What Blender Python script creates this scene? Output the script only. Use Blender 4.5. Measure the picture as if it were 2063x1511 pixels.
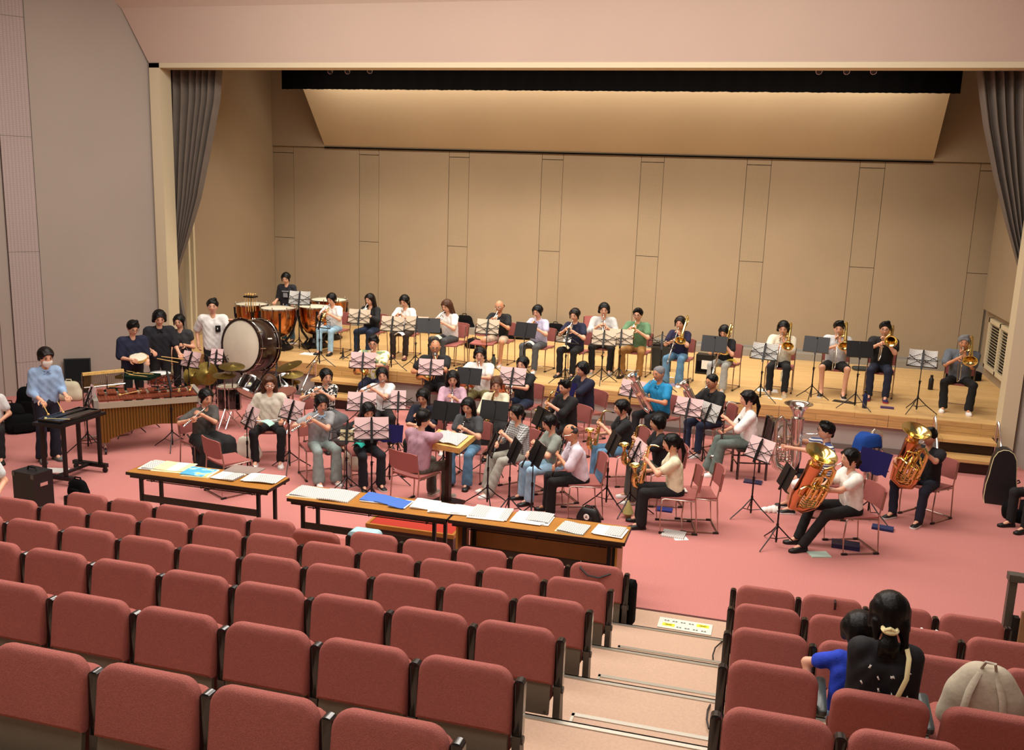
import bpy, math, random
import numpy as np
from mathutils import Matrix, Vector
random.seed(7)
for o in list(bpy.data.objects): bpy.data.objects.remove(o, do_unlink=True)
SC = bpy.context.scene
COL = SC.collection
# ---------------------------------------------------------------- camera
def setup_camera():
    cd = bpy.data.cameras.new('camera'); cam = bpy.data.objects.new('camera', cd); COL.objects.link(cam)
    yaw, pitch, roll = 0.2646853, 0.1989527, 0.0343837
    cy, sy, cp, sp = math.cos(yaw), math.sin(yaw), math.cos(pitch), math.sin(pitch)
    f = Vector((-sy*cp, cy*cp, -sp)); r = Vector((cy, sy, 0)); u = r.cross(f)
    r2 = r*math.cos(roll) + u*math.sin(roll); u2 = -r*math.sin(roll) + u*math.cos(roll)
    m = Matrix((r2, u2, -f)).transposed().to_4x4(); m.translation = (0, 0, 3.85)
    cam.matrix_world = m
    cd.sensor_width = 36; cd.sensor_fit = 'HORIZONTAL'; cd.lens = 1873.562/2063*36
    cd.clip_end = 200
    SC.camera = cam
setup_camera()
# ---------------------------------------------------------------- light
SC.view_settings.view_transform = 'Standard'; SC.view_settings.look = 'None'
SC.view_settings.gamma = 1; SC.view_settings.use_curve_mapping = False
SC.view_settings.exposure = 0.0
W = bpy.data.worlds.new('world'); SC.world = W; W.use_nodes = True
W.node_tree.nodes['Background'].inputs[0].default_value = (1.0, .90, .82, 1)
W.node_tree.nodes['Background'].inputs[1].default_value = 0.11
def area(name, loc, rot, sx, sy, power, col=(1, .9, .8), spread=180):
    l = bpy.data.lights.new(name, 'AREA'); l.shape = 'RECTANGLE'; l.size = sx; l.size_y = sy; l.energy = power; l.color = col
    l.spread = math.radians(spread)
    o = bpy.data.objects.new(name, l); COL.objects.link(o); o.location = loc; o.rotation_euler = rot; return o
# hall ceiling light banks, overhead of the flat floor and of the seats
area('hall_light_front', (-3.6, 11.2, 7.6), (0, 0, 0), 11, 2.2, 860, (1, .93, .85))
area('hall_light_mid', (-3.6, 6.4, 7.8), (0, 0, 0), 11, 2.0, 590, (1, .93, .86))
area('hall_light_rear', (-3.2, 1.2, 8.0), (0, 0, 0), 11, 1.6, 300, (1, .93, .86))
# stage border lights: one bank behind the proscenium, one behind the black border
area('stage_light_front', (-3.6, 16.7, 6.9), (math.radians(8), 0, 0), 11.0, .7, 400, (1, .90, .76), 110)
area('stage_light_back', (-3.6, 18.15, 5.95), (math.radians(62), 0, 0), 12.0, .25, 125, (1, .88, .72))
# ---------------------------------------------------------------- materials
def lin(c):
    if isinstance(c, str): c = [int(c[i:i+2], 16)/255 for i in (0, 2, 4)]
    return tuple((x/12.92 if x <= .04045 else ((x+.055)/1.055)**2.4) for x in c) + (1,)
MATS = {}
def pm(name, col, rough=.6, metal=0, var=0, vscale=30, bump=0, bscale=200, col2=None, trans=0, coat=0):
    if name in MATS: return MATS[name]
    m = bpy.data.materials.new(name); m.use_nodes = True; nt = m.node_tree; b = nt.nodes['Principled BSDF']
    b.inputs['Base Color'].default_value = lin(col); b.inputs['Roughness'].default_value = rough
    b.inputs['Metallic'].default_value = metal
    if name.startswith('hair'): b.inputs['Specular IOR Level'].default_value = .22
    if rough > .88: b.inputs['Specular IOR Level'].default_value = .08
    if coat: b.inputs['Coat Weight'].default_value = coat; b.inputs['Coat Roughness'].default_value = .12
    if trans: b.inputs['Transmission Weight'].default_value = trans
    if var or bump or col2:
        tc = nt.nodes.new('ShaderNodeTexCoord')
        if var or col2:
            n = nt.nodes.new('ShaderNodeTexNoise'); n.inputs['Scale'].default_value = vscale; n.inputs['Detail'].default_value = 4
            nt.links.new(tc.outputs['Object'], n.inputs['Vector'])
            r = nt.nodes.new('ShaderNodeValToRGB'); c = lin(col)
            if col2: ca, cb = c, lin(col2)
            else:
                ca = tuple(x*(1-var) for x in c[:3])+(1,); cb = tuple(min(1, x*(1+var)) for x in c[:3])+(1,)
            r.color_ramp.elements[0].position = .36; r.color_ramp.elements[0].color = ca
            r.color_ramp.elements[1].position = .64; r.color_ramp.elements[1].color = cb
            nt.links.new(n.outputs['Fac'], r.inputs['Fac']); nt.links.new(r.outputs['Color'], b.inputs['Base Color'])
        if bump:
            n2 = nt.nodes.new('ShaderNodeTexNoise'); n2.inputs['Scale'].default_value = bscale; n2.inputs['Detail'].default_value = 3
            nt.links.new(tc.outputs['Object'], n2.inputs['Vector'])
            bp = nt.nodes.new('ShaderNodeBump'); bp.inputs['Strength'].default_value = bump; bp.inputs['Distance'].default_value = .01
            nt.links.new(n2.outputs['Fac'], bp.inputs['Height']); nt.links.new(bp.outputs['Normal'], b.inputs['Normal'])
    MATS[name] = m; return m
def texmat(name, kind, c1, c2, scale=20, c3=None, rough=.8):
    if name in MATS: return MATS[name]
    m = bpy.data.materials.new(name); m.use_nodes = True; nt = m.node_tree; b = nt.nodes['Principled BSDF']; b.inputs['Roughness'].default_value = rough
    L = nt.links.new; N = nt.nodes.new
    tc = N('ShaderNodeTexCoord')
    ramp = N('ShaderNodeValToRGB'); ramp.color_ramp.elements[0].color = lin(c1); ramp.color_ramp.elements[1].color = lin(c2)
    if kind == 'stripe':
        w = N('ShaderNodeTexWave'); w.bands_direction = 'Z'; w.inputs['Scale'].default_value = scale
        L(tc.outputs['Object'], w.inputs['Vector']); L(w.outputs['Fac'], ramp.inputs['Fac'])
        ramp.color_ramp.interpolation = 'CONSTANT'; ramp.color_ramp.elements[1].position = .5
    elif kind == 'blotch':
        w = N('ShaderNodeTexNoise'); w.inputs['Scale'].default_value = scale; w.inputs['Detail'].default_value = 1
        L(tc.outputs['Object'], w.inputs['Vector']); L(w.outputs['Fac'], ramp.inputs['Fac'])
        ramp.color_ramp.interpolation = 'CONSTANT'; ramp.color_ramp.elements[1].position = .54
        if c3: e = ramp.color_ramp.elements.new(.62); e.color = lin(c3)
    elif kind == 'plaid':
        w1 = N('ShaderNodeTexWave'); w1.bands_direction = 'Z'; w1.inputs['Scale'].default_value = scale
        w2 = N('ShaderNodeTexWave'); w2.bands_direction = 'X'; w2.inputs['Scale'].default_value = scale
        L(tc.outputs['Object'], w1.inputs['Vector']); L(tc.outputs['Object'], w2.inputs['Vector'])
        a = N('ShaderNodeMath'); a.operation = 'ADD'; L(w1.outputs['Fac'], a.inputs[0]); L(w2.outputs['Fac'], a.inputs[1])
        h = N('ShaderNodeMath'); h.operation = 'MULTIPLY'; h.inputs[1].default_value = .5; L(a.outputs[0], h.inputs[0]); L(h.outputs[0], ramp.inputs['Fac'])
    elif kind in ('score', 'score_v'):   # printed staves on paper
        w = N('ShaderNodeTexBrick'); w.inputs['Scale'].default_value = 1; w.inputs['Color1'].default_value = lin(c1); w.inputs['Color2'].default_value = lin(c1); w.inputs['Mortar'].default_value = lin(c2)
        w.inputs['Brick Width'].default_value = .023; w.inputs['Row Height'].default_value = .019; w.inputs['Mortar Size'].default_value = .0035; w.offset = .4
        mp = N('ShaderNodeMapping'); mp.inputs['Rotation'].default_value = (math.pi/2 if kind == 'score_v' else 0, 0, 0)
        L(tc.outputs['Object'], mp.inputs['Vector']); L(mp.outputs['Vector'], w.inputs['Vector']); L(w.outputs['Color'], b.inputs['Base Color']); MATS[name] = m; return m
    L(ramp.outputs['Color'], b.inputs['Base Color']); MATS[name] = m; return m
def panelmat(name, col, var=.05, dots=True):
    m = bpy.data.materials.new(name); m.use_nodes = True; nt = m.node_tree; b = nt.nodes['Principled BSDF']; b.inputs['Roughness'].default_value = .85
    L = nt.links.new; N = nt.nodes.new; tc = N('ShaderNodeTexCoord')
    n = N('ShaderNodeTexNoise'); n.inputs['Scale'].default_value = .8; n.inputs['Detail'].default_value = 3; L(tc.outputs['Object'], n.inputs['Vector'])
    r = N('ShaderNodeValToRGB'); c = lin(col); r.color_ramp.elements[0].position = .3; r.color_ramp.elements[1].position = .7
    r.color_ramp.elements[0].color = tuple(x*(1-var) for x in c[:3])+(1,); r.color_ramp.elements[1].color = tuple(x*(1+var) for x in c[:3])+(1,)
    L(n.outputs['Fac'], r.inputs['Fac'])
    if dots:   # rows of small perforations
        br = N('ShaderNodeTexBrick'); br.offset = 0; br.inputs['Scale'].default_value = 1; br.inputs['Brick Width'].default_value = .03; br.inputs['Row Height'].default_value = .03; br.inputs['Mortar Size'].default_value = .006
        mp = N('ShaderNodeMapping'); mp.inputs['Rotation'].default_value = (math.pi/2, 0, 0)
        L(tc.outputs['Object'], mp.inputs['Vector']); L(mp.outputs['Vector'], br.inputs['Vector'])
        mx = N('ShaderNodeMixRGB'); mx.blend_type = 'MULTIPLY'; mx.inputs[2].default_value = (.8, .8, .8, 1)
        L(br.outputs['Fac'], mx.inputs[0]); L(r.outputs['Color'], mx.inputs[1]); L(mx.outputs[0], b.inputs['Base Color'])
    else: L(r.outputs['Color'], b.inputs['Base Color'])
    n2 = N('ShaderNodeTexNoise'); n2.inputs['Scale'].default_value = 120; L(tc.outputs['Object'], n2.inputs['Vector'])
    bp = N('ShaderNodeBump'); bp.inputs['Strength'].default_value = .25; bp.inputs['Distance'].default_value = .004
    L(n2.outputs['Fac'], bp.inputs['Height']); L(bp.outputs['Normal'], b.inputs['Normal'])
    MATS[name] = m; return m
def woodmat(name, ca, cb, plank=.11, rough=.35, axis='X', length=1.6):
    m = bpy.data.materials.new(name); m.use_nodes = True; nt = m.node_tree; b = nt.nodes['Principled BSDF']; b.inputs['Roughness'].default_value = rough
    L = nt.links.new; N = nt.nodes.new; tc = N('ShaderNodeTexCoord')
    br = N('ShaderNodeTexBrick'); br.inputs['Scale'].default_value = 1; br.inputs['Brick Width'].default_value = length; br.inputs['Row Height'].default_value = plank
    br.inputs['Mortar Size'].default_value = .003; br.inputs['Color1'].default_value = lin(ca); br.inputs['Color2'].default_value = lin(cb)
    br.inputs['Mortar'].default_value = tuple(x*.55 for x in lin(ca)[:3])+(1,); br.offset = .37
    mp = N('ShaderNodeMapping')
    if axis == 'Z': mp.inputs['Rotation'].default_value = (-math.pi/2, 0, 0)
    L(tc.outputs['Object'], mp.inputs['Vector']); L(mp.outputs['Vector'], br.inputs['Vector'])
    n = N('ShaderNodeTexNoise'); n.inputs['Scale'].default_value = 6; n.inputs['Detail'].default_value = 6
    mp2 = N('ShaderNodeMapping'); mp2.inputs['Scale'].default_value = (.6, 9, 9); L(tc.outputs['Object'], mp2.inputs['Vector']); L(mp2.outputs['Vector'], n.inputs['Vector'])
    r = N('ShaderNodeValToRGB'); r.color_ramp.elements[0].position = .3; r.color_ramp.elements[0].color = (.78, .76, .72, 1); r.color_ramp.elements[1].position = .7; r.color_ramp.elements[1].color = (1.08, 1.05, 1.0, 1)
    L(n.outputs['Fac'], r.inputs['Fac'])
    mx = N('ShaderNodeMixRGB'); mx.blend_type = 'MULTIPLY'; mx.inputs[0].default_value = 1; L(br.outputs['Color'], mx.inputs[1]); L(r.outputs['Color'], mx.inputs[2]); L(mx.outputs[0], b.inputs['Base Color'])
    MATS[name] = m; return m
def M(k):
    if k in MATS: return MATS[k]
    return pm('cloth_'+k, k, rough=.85, var=.10, vscale=14, bump=.25, bscale=60)
# common materials
pm('brass', 'E6C880', .2, 1); pm('gold', 'EED68C', .18, 1); pm('silver', 'D5D2CC', .16, 1); pm('chrome', 'D8D4D0', .15, 1); pm('copper', 'CC8450', .2, 1)
pm('rosebrass', 'DCA070', .2, 1)
pm('black_metal', '141213', .4, .3); pm('black', '0C0B0C', .5); pm('black_gloss', '0B0B0C', .12, 0, coat=1); pm('black_cloth', '101012', .9, bump=.3, bscale=40)
pm('white_plastic', 'F0EFE6', .3); pm('paper', 'F2F0EA', .8); pm('cream_paper', 'EBDDA6', .8); pm('dark_wood', '2A140C', .35); pm('rosewood', '6E2E18', .4, var=.3, vscale=9)
pm('ebony', '120D0C', .25); pm('light_wood', 'D9B066', .5, var=.15); pm('drum_head', 'DDD6C0', .6, var=.06, vscale=3); pm('white_head', 'E9EEEC', .5)
pm('chair_pink', 'A05C56', .55, bump=.1); pm('chair_steel', 'B9A79C', .25, 1); pm('glide', '151313', .5)
pm('seat_red', 'A5625A', .9, var=.10, vscale=160, bump=.5, bscale=240); pm('seat_shell', '6B6253', .5, bump=.05); pm('arm_black', '0E0D0D', .22, coat=.4); pm('grey_iron', '5B564E', .45, .4)
pm('skin', 'E0A98A', .55, var=.04, vscale=12); pm('skin_tan', 'C98D68', .55, var=.04, vscale=12); pm('eye', '241815', .3); pm('lip', 'B5625A', .5); pm('eye_white', 'E8E0D8', .4)
pm('hair_black', '070606', .42, bump=.3, bscale=60); pm('hair_brown', '4A2E1E', .38, bump=.6, bscale=70); pm('hair_grey', '77777A', .5, bump=.6, bscale=80); pm('hair_iron', '35302E', .5, bump=.3, bscale=60); pm('hair_dark', '140C0A', .42, bump=.3, bscale=60)
texmat('floral', 'blotch', 'E9E4D2', 'CDBB4E', 11, '7E9A7A'); texmat('bw_floral', 'blotch', '151515', 'E9E4DE', 26); texmat('plaid', 'plaid', '17171A', 'D8DAD8', 10)
texmat('navy_stripe', 'stripe', 'EEEEEA', '3A4A7C', 9); texmat('score', 'score', 'EFEDE6', '8C8A86'); texmat('white_motif', 'blotch', '0B0B10', '0B0B10', 10)
pm('red_panel', 'A8222A', .8); pm('jeans', '5C86A6', .85, var=.2, vscale=9, bump=.2); pm('jeans_dark', '1C2B45', .85, var=.2, vscale=9); pm('jeans_light', '9CC3DC', .85, var=.15, vscale=8)
# ---------------------------------------------------------------- mesh builder
def V3(p): return np.asarray(p, float)
def nrm(v): v = V3(v); n = np.linalg.norm(v); return v/n if n > 1e-9 else v
def frames(P):
    P = [V3(p) for p in P]; T = []
    for i in range(len(P)):
        a = P[max(i-1, 0)]; b = P[min(i+1, len(P)-1)]; T.append(nrm(b-a))
    n = np.cross(T[0], (0, 0, 1.0))
    if np.linalg.norm(n) < .1: n = np.cross(T[0], (1.0, 0, 0))
    n = nrm(n); out = []
    for t in T:
        n = nrm(n - t*(n@t)); out.append((n, np.cross(t, n)))
    return P, T, out
class MB:
    def __init__(s): s.v = []; s.f = []; s.m = []; s.n = 0
    def add(s, v, f, mi=0):
        v = np.asarray(v, float).reshape(-1, 3); s.v.append(v); o = s.n; s.n += len(v)
        s.f += [tuple(i+o for i in q) for q in f]; s.m += [mi]*len(f); return s
    def xf(s, other, mat, mi=None):
        A = np.array(mat); 
        for v in [np.vstack(other.v)]:
            s.v.append(v@A[:3, :3].T + A[:3, 3])
        o = s.n; s.n += len(v); s.f += [tuple(i+o for i in q) for q in other.f]; s.m += (other.m if mi is None else [mi]*len(other.f)); return s
    def box(s, c, d, mi=0, R=None):
        c = V3(c); d = V3(d)/2
        v = np.array([[x, y, z] for x in (-1, 1) for y in (-1, 1) for z in (-1, 1)])*d
        if R is not None: v = v@np.array(R).T
        return s.add(v+c, [(0, 1, 3, 2), (4, 6, 7, 5), (0, 4, 5, 1), (2, 3, 7, 6), (0, 2, 6, 4), (1, 5, 7, 3)], mi)
    def bx(s, a, b, mi=0):
        a, b = V3(a), V3(b); return s.box((a+b)/2, np.abs(b-a), mi)
    def tube(s, P, r, n=8, mi=0, caps=True, sq=1.0):
        P, T, F = frames(P); r = r if hasattr(r, '__len__') else [r]*len(P)
        ang = np.arange(n)*2*math.pi/n; vs = []
        for p, (a, b), rr in zip(P, F, r): vs.append(p + rr*(np.cos(ang)[:, None]*a + sq*np.sin(ang)[:, None]*b))
        f = [(i*n+j, i*n+(j+1) % n, (i+1)*n+(j+1) % n, (i+1)*n+j) for i in range(len(P)-1) for j in range(n)]
        if caps: f += [tuple(range(n))[::-1], tuple((len(P)-1)*n+j for j in range(n))]
        return s.add(np.vstack(vs), f, mi)
    def lathe(s, prof, c=(0, 0, 0), axis=(0, 0, 1), n=16, mi=0, caps=False):
        ax = nrm(axis); a = np.cross(ax, (0, 0, 1.0)); a = nrm(a) if np.linalg.norm(a) > .01 else np.array((1.0, 0, 0)); b = np.cross(ax, a)
        ang = np.arange(n)*2*math.pi/n; vs = [V3(c)+ax*z+r*(np.cos(ang)[:, None]*a+np.sin(ang)[:, None]*b) for r, z in prof]
        f = [(i*n+j, i*n+(j+1) % n, (i+1)*n+(j+1) % n, (i+1)*n+j) for i in range(len(prof)-1) for j in range(n)]
        if caps: f += [tuple(range(n))[::-1], tuple((len(prof)-1)*n+j for j in range(n))]
        return s.add(np.vstack(vs), f, mi)
    def ell(s, c, r, nu=12, nv=8, mi=0, R=None):
        v = []; 
        for i in range(nv+1):
            t = math.pi*i/nv
            for j in range(nu):
                p = 2*math.pi*j/nu; v.append((math.sin(t)*math.cos(p)*r[0], math.sin(t)*math.sin(p)*r[1], math.cos(t)*r[2]))
        v = np.array(v)
        if R is not None: v = v@np.array(R).T
        f = [(i*nu+j, (i+1)*nu+j, (i+1)*nu+(j+1) % nu, i*nu+(j+1) % nu) for i in range(nv) for j in range(nu)]
        return s.add(v+V3(c), f, mi)
    def torus(s, c, R, r, axis=(0, 0, 1), n=20, k=6, mi=0, a0=0, a1=2*math.pi):
        ax = nrm(axis); a = np.cross(ax, (0, 0, 1.0)); a = nrm(a) if np.linalg.norm(a) > .01 else np.array((1.0, 0, 0)); b = np.cross(ax, a)
        full = abs(a1-a0-2*math.pi) < 1e-6
        P = [V3(c)+R*(math.cos(t)*a+math.sin(t)*b) for t in np.linspace(a0, a1, n+1)]
        return s.tube(P, r, k, mi, caps=not full)
    def loft(s, rings, mi=0, caps=True):
        n = len(rings[0]); f = [(i*n+j, i*n+(j+1) % n, (i+1)*n+(j+1) % n, (i+1)*n+j) for i in range(len(rings)-1) for j in range(n)]
        if caps: f += [tuple(range(n))[::-1], tuple((len(rings)-1)*n+j for j in range(n))]
        return s.add(np.vstack([V3(r) for r in rings]), f, mi)
    def mesh(s, name, mats, smooth=True):
        me = bpy.data.meshes.new(name); vs = np.vstack(s.v); nf = len(s.f)
        me.vertices.add(len(vs)); me.vertices.foreach_set('co', vs.astype(np.float32).ravel())
        ln = np.array([len(q) for q in s.f], np.int32); idx = np.array([i for q in s.f for i in q], np.int32)
        me.loops.add(len(idx)); me.loops.foreach_set('vertex_index', idx)
        me.polygons.add(nf); me.polygons.foreach_set('loop_start', np.concatenate([[0], np.cumsum(ln)[:-1]]).astype(np.int32))
        if not isinstance(mats, (list, tuple)): mats = [mats]
        for m in mats: me.materials.append(MATS[m] if isinstance(m, str) and m in MATS else (M(m) if isinstance(m, str) else m))
        me.polygons.foreach_set('material_index', np.array(s.m, np.int32))
        me.update(calc_edges=True); me.validate()
        if not smooth: me.shade_flat()
        if smooth == True:
            me.polygons.foreach_set('use_smooth', [True]*nf)
            try: me.set_sharp_from_angle(angle=math.radians(42))
            except Exception: pass
        return me
def obj(name, me, parent=None, mat=None):
    if isinstance(me, tuple): me = me[0].mesh(name, me[1])
    o = bpy.data.objects.new(name, me); COL.objects.link(o)
    if parent is not None: o.parent = parent
    if mat is not None:
        if parent is None: o.matrix_world = mat
        else: o.matrix_local = mat
    return o
def part(name, mb, mats, parent, mat=None, label=None, smooth=True):
    o = obj(name, mb.mesh(name, mats, smooth), parent, mat)
    if label: o['label'] = label
    return o
def thing(name, label, cat, loc=(0, 0, 0), rz=0, group=None, mat=None):
    o = bpy.data.objects.new(name, None); COL.objects.link(o); o.empty_display_size = .1
    if mat is not None: o.matrix_world = mat
    else: o.location = loc; o.rotation_euler = (0, 0, rz)
    o['label'] = label; o['category'] = cat
    if group: o['group'] = group
    return o
def solo(name, mb, mats, label, cat, loc=(0, 0, 0), rz=0, group=None, smooth=True):
    o = obj(name, mb.mesh(name, mats, smooth)); o.location = loc; o.rotation_euler = (0, 0, rz); o['label'] = label; o['category'] = cat
    if group: o['group'] = group
    return o
def struct(name, mb, mats, parent=None, smooth=True):
    o = obj(name, mb.mesh(name, mats, smooth), parent)
    if parent is None: o['kind'] = 'structure'
    return o
def dup(root, loc=None, rz=None, label=None, mat=None, group=None):
    r = root.copy(); COL.objects.link(r)
    if mat is not None: r.matrix_world = mat
    else: r.location = loc; r.rotation_euler = (0, 0, rz)
    if label: r['label'] = label
    if group: r['group'] = group
    for ch in list(root.children):
        c = ch.copy(); COL.objects.link(c); c.parent = r
        for g in ch.children:
            d = g.copy(); COL.objects.link(d); d.parent = c
    return r
def rrect(w, h, r, n=5):
    """rounded rectangle outline in (x, z), centred"""
    out = []
    for cx, cz, a0 in ((w/2-r, h/2-r, 0), (-w/2+r, h/2-r, 90), (-w/2+r, -h/2+r, 180), (w/2-r, -h/2+r, 270)):
        for k in range(n):
            a = math.radians(a0+90*k/(n-1)); out.append((cx+r*math.cos(a), cz+r*math.sin(a)))
    return out
def pad(mb, w, h, r, prof, Mx=None, mi=0, n=5):
    """pillow: rounded rectangle in xz lofted along y with insets; prof = [(y, inset)]"""
    rings = []
    for y, ins in prof:
        rings.append([(x, y, z) for x, z in rrect(w-2*ins, h-2*ins, max(r-ins, .004), n)])
    t = MB(); t.loft(rings, mi)
    if Mx is not None: mb.xf(t, Mx)
    else: mb.add(np.vstack(t.v), t.f, mi)
    return mb
def RX(a): return Matrix.Rotation(math.radians(a), 4, 'X')
def RY(a): return Matrix.Rotation(math.radians(a), 4, 'Y')
def RZ(a): return Matrix.Rotation(math.radians(a), 4, 'Z')
def TR(x, y, z): return Matrix.Translation((x, y, z))

# ================================================================ the hall
SZ = .61            # stage floor height
pm('carpet', 'C2807A', .95, var=.2, vscale=150, bump=.4, bscale=300)
pm('aisle_lino', 'BFA088', .75, var=.05, vscale=70)
pm('tier_dark', '5A3A36', .9)
pm('alu', 'B9B5A8', .35, .8)
panelmat('hall_wall', 'A0958A', .03, False); panelmat('hall_wall_pink', 'AFA09A', .03, True); panelmat('soffit', 'C8B3A3', .02, False)
panelmat('stage_wall', 'A08C72', .04, False); panelmat('stage_strip', 'A89478', .04, True); panelmat('reflector', 'C0AC8E', .03, False)
pm('trim_cream', 'CFC2A2', .6); pm('stage_plinth', 'A29C94', .8, var=.04, vscale=3); pm('skirt_grey', '6A625C', .7); pm('step_grey', '8B857B', .7)
woodmat('stage_wood', 'D2AC74', 'DCB880', .075, .38); woodmat('fascia_wood', 'C29A62', 'CFA86E', .09, .4, 'Z', .9)
pm('curtain', '6E655C', .95, var=.05, vscale=4); pm('black_border', '050404', .95)
# flat carpeted floor in front of the stage
mb = MB(); mb.bx((-16, 8.22, -.2), (9, 15.2, 0)); struct('floor', mb, 'carpet', smooth=False)
# seating tiers (telescopic platform): solid steps, carpet-coloured lino
NT = 11
fl = bpy.data.objects.new('floor_tiers', None); COL.objects.link(fl); fl['kind'] = 'structure'
mb = MB(); mb.bx((-14, 7.34, -.2), (8, 8.22, .002)); o = part('tier', mb, 'aisle_lino', fl, smooth=False)
for r in range(1, NT):
    y1 = 7.34-(r-1)*.925; z = .245*r
    mb = MB(); mb.bx((-14, y1-.925, z-.245), (8, y1, z)); part('tier', mb, 'aisle_lino', fl, smooth=False)
    mb = MB(); mb.bx((-14, y1-.03, z), (8, y1+.012, z+.006)); mb.bx((-14, y1, z-.03), (8, y1+.012, z+.006)); part('nosing', mb, 'alu', fl, smooth=False)
mb = MB(); mb.bx((-14, 8.2, 0), (8, 8.235, .004)); part('nosing', mb, 'tier_dark', fl, smooth=False)
# half steps in the aisle
for r in range(2, NT):
    y1 = 7.34-(r-1)*.925; z = .245*r-.122
    t = thing('aisle_step', '', 'step', (0, 0, 0)); t['kind'] = 'structure'; del t['label']; del t['category']
    mb = MB(); mb.bx((-.88, y1+.012, z-.12), (-.06, y1+.30, z)); part('tread', mb, 'aisle_lino', t, smooth=False)
    mb = MB(); mb.bx((-.885, y1+.27, z-.02), (-.055, y1+.305, z+.005)); mb.bx((-.885, y1+.012, z-.004), (-.868, y1+.3, z+.005)); mb.bx((-.072, y1+.012, z-.004), (-.055, y1+.3, z+.005)); part('nosing', mb, 'alu', t, smooth=False)
# stage platform
st = bpy.data.objects.new('floor_stage', None); COL.objects.link(st); st['kind'] = 'structure'
mb = MB(); mb.bx((-11.4, 15.0, SZ-.05), (4.2, 19.52, SZ)); part('stage_boards', mb, 'stage_wood', st, smooth=False)
for k in range(9):
    x0 = -11.0+k*1.62; mb = MB(); mb.bx((x0+.003, 14.93, SZ-.19), (min(x0+1.617, 3.55), 15.0, SZ+.001)); part('fascia_board', mb, 'fascia_wood', st, smooth=False)
mb = MB(); mb.bx((-11.1, 15.0, 0), (3.7, 15.1, SZ-.15)); part('riser', mb, 'stage_plinth', st, smooth=False)
mb = MB(); mb.bx((-11.1, 14.985, 0), (3.7, 15.0, .085)); part('skirting', mb, 'skirt_grey', st, smooth=False)
mb = MB(); mb.bx((-11.4, 19.5, SZ-.05), (4.2, 19.9, SZ+.13)); mb.bx((-11.4, 19.82, SZ+.13), (4.2, 19.9, SZ+.17)); part('rear_duct', mb, 'step_grey', st, smooth=False)
# back wall of the stage: seven narrow perforated strips between plain panels
bw = bpy.data.objects.new('wall_back', None); COL.objects.link(bw); bw['kind'] = 'structure'
mb = MB(); mb.bx((-11.5, 19.93, .5), (4.3, 20.1, 7.6)); part('backing', mb, 'seat_shell', bw, smooth=False)
S = [(-11.33, -10.80), (-9.15, -8.67), (-7.0, -6.53), (-4.89, -4.42), (-2.76, -2.28), (-.61, -.13), (1.55, 2.02), (3.72, 4.12)]
g = .006; ZB = .74
for i, (a, b) in enumerate(S):
    for z0, z1 in ((ZB, 2.515), (2.52, 4.46)):
        mb = MB(); mb.bx((a+g, 19.907, z0), (b-g, 19.95, z1-g)); part('strip_panel', mb, 'stage_strip', bw, smooth=False)
    mb = MB(); mb.bx((a+g, 19.9, 4.468), (b-g, 19.95, 4.6)); part('panel', mb, 'stage_wall', bw, smooth=False)
    if i < len(S)-1:
        mb = MB(); mb.bx((b+g*.5, 19.9, ZB), (S[i+1][0]-g*.5, 19.95, 4.6)); part('panel', mb, 'stage_wall', bw, smooth=False)
# sloping reflector ceiling of the stage and the side slopes
mb = MB(); X0, X1 = -10.0, 2.87
mb.add([(X0, 19.9, 4.61), (X1, 19.9, 4.61), (X1, 18.2, 6.55), (X0, 18.2, 6.55), (X0, 19.98, 4.68), (X1, 19.98, 4.68), (X1, 18.28, 6.62), (X0, 18.28, 6.62)], [(0, 1, 2, 3), (7, 6, 5, 4), (0, 3, 7, 4), (1, 5, 6, 2), (0, 4, 5, 1), (3, 2, 6, 7)])
struct('ceiling_reflector', mb, 'reflector', smooth=False)
mb = MB(); mb.bx((-11.5, 19.86, 4.61), (X0-.0, 19.93, 7.6)); mb.bx((X1, 19.86, 4.61), (4.3, 19.93, 7.6)); struct('wall_back_upper', mb, 'stage_wall', smooth=False)
mb = MB(); mb.bx((X0, 19.86, 4.585), (X1, 19.9, 4.612)); struct('trim_1', mb, 'black_border', smooth=False)
# stage side walls
lw = bpy.data.objects.new('wall_stage_left', None); COL.objects.link(lw); lw['kind'] = 'structure'
mb = MB(); mb.bx((-11.5, 16.72, SZ), (-11.33, 19.93, 7.6)); part('panel', mb, 'stage_wall', lw, smooth=False)
mb = MB(); mb.bx((-11.6, 15.2, 0), (-11.42, 16.0, 7.6)); mb.bx((-11.5, 15.95, SZ), (-11.4, 16.45, 7.6)); part('panel', mb, 'stage_strip', lw, smooth=False)
for y in (16.45, 16.62): 
    mb = MB(); mb.bx((-11.5, y, SZ), (-11.30, y+.06, 3.4)); part('door_frame', mb, 'trim_cream', lw, smooth=False)
mb = MB(); mb.bx((-11.5, 16.5, SZ), (-11.38, 16.72, 7.6)); part('panel', mb, 'stage_wall', lw, smooth=False)
rw = bpy.data.objects.new('wall_stage_right', None); COL.objects.link(rw); rw['kind'] = 'structure'
mb = MB(); mb.bx((4.16, 15.2, SZ-.1), (4.3, 19.93, 7.6)); part('panel', mb, 'stage_wall', rw, smooth=False)
mb = MB(); mb.bx((4.05, 15.3, 1.86), (4.16, 19.68, 7.6)); part('upper_panel', mb, 'stage_strip', rw, smooth=False)
mb = MB()
for a, b in (((4.09, 19.18, .80), (4.16, 19.26, 1.74)), ((4.09, 17.38, .80), (4.16, 17.46, 1.74)), ((4.09, 17.38, .80), (4.16, 19.26, .87)), ((4.09, 17.38, 1.66), (4.16, 19.26, 1.74)), ((4.09, 18.28, .80), (4.16, 18.36, 1.74))): mb.bx(a, b)
part('vent_frame', mb, 'trim_cream', rw, smooth=False)
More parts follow.
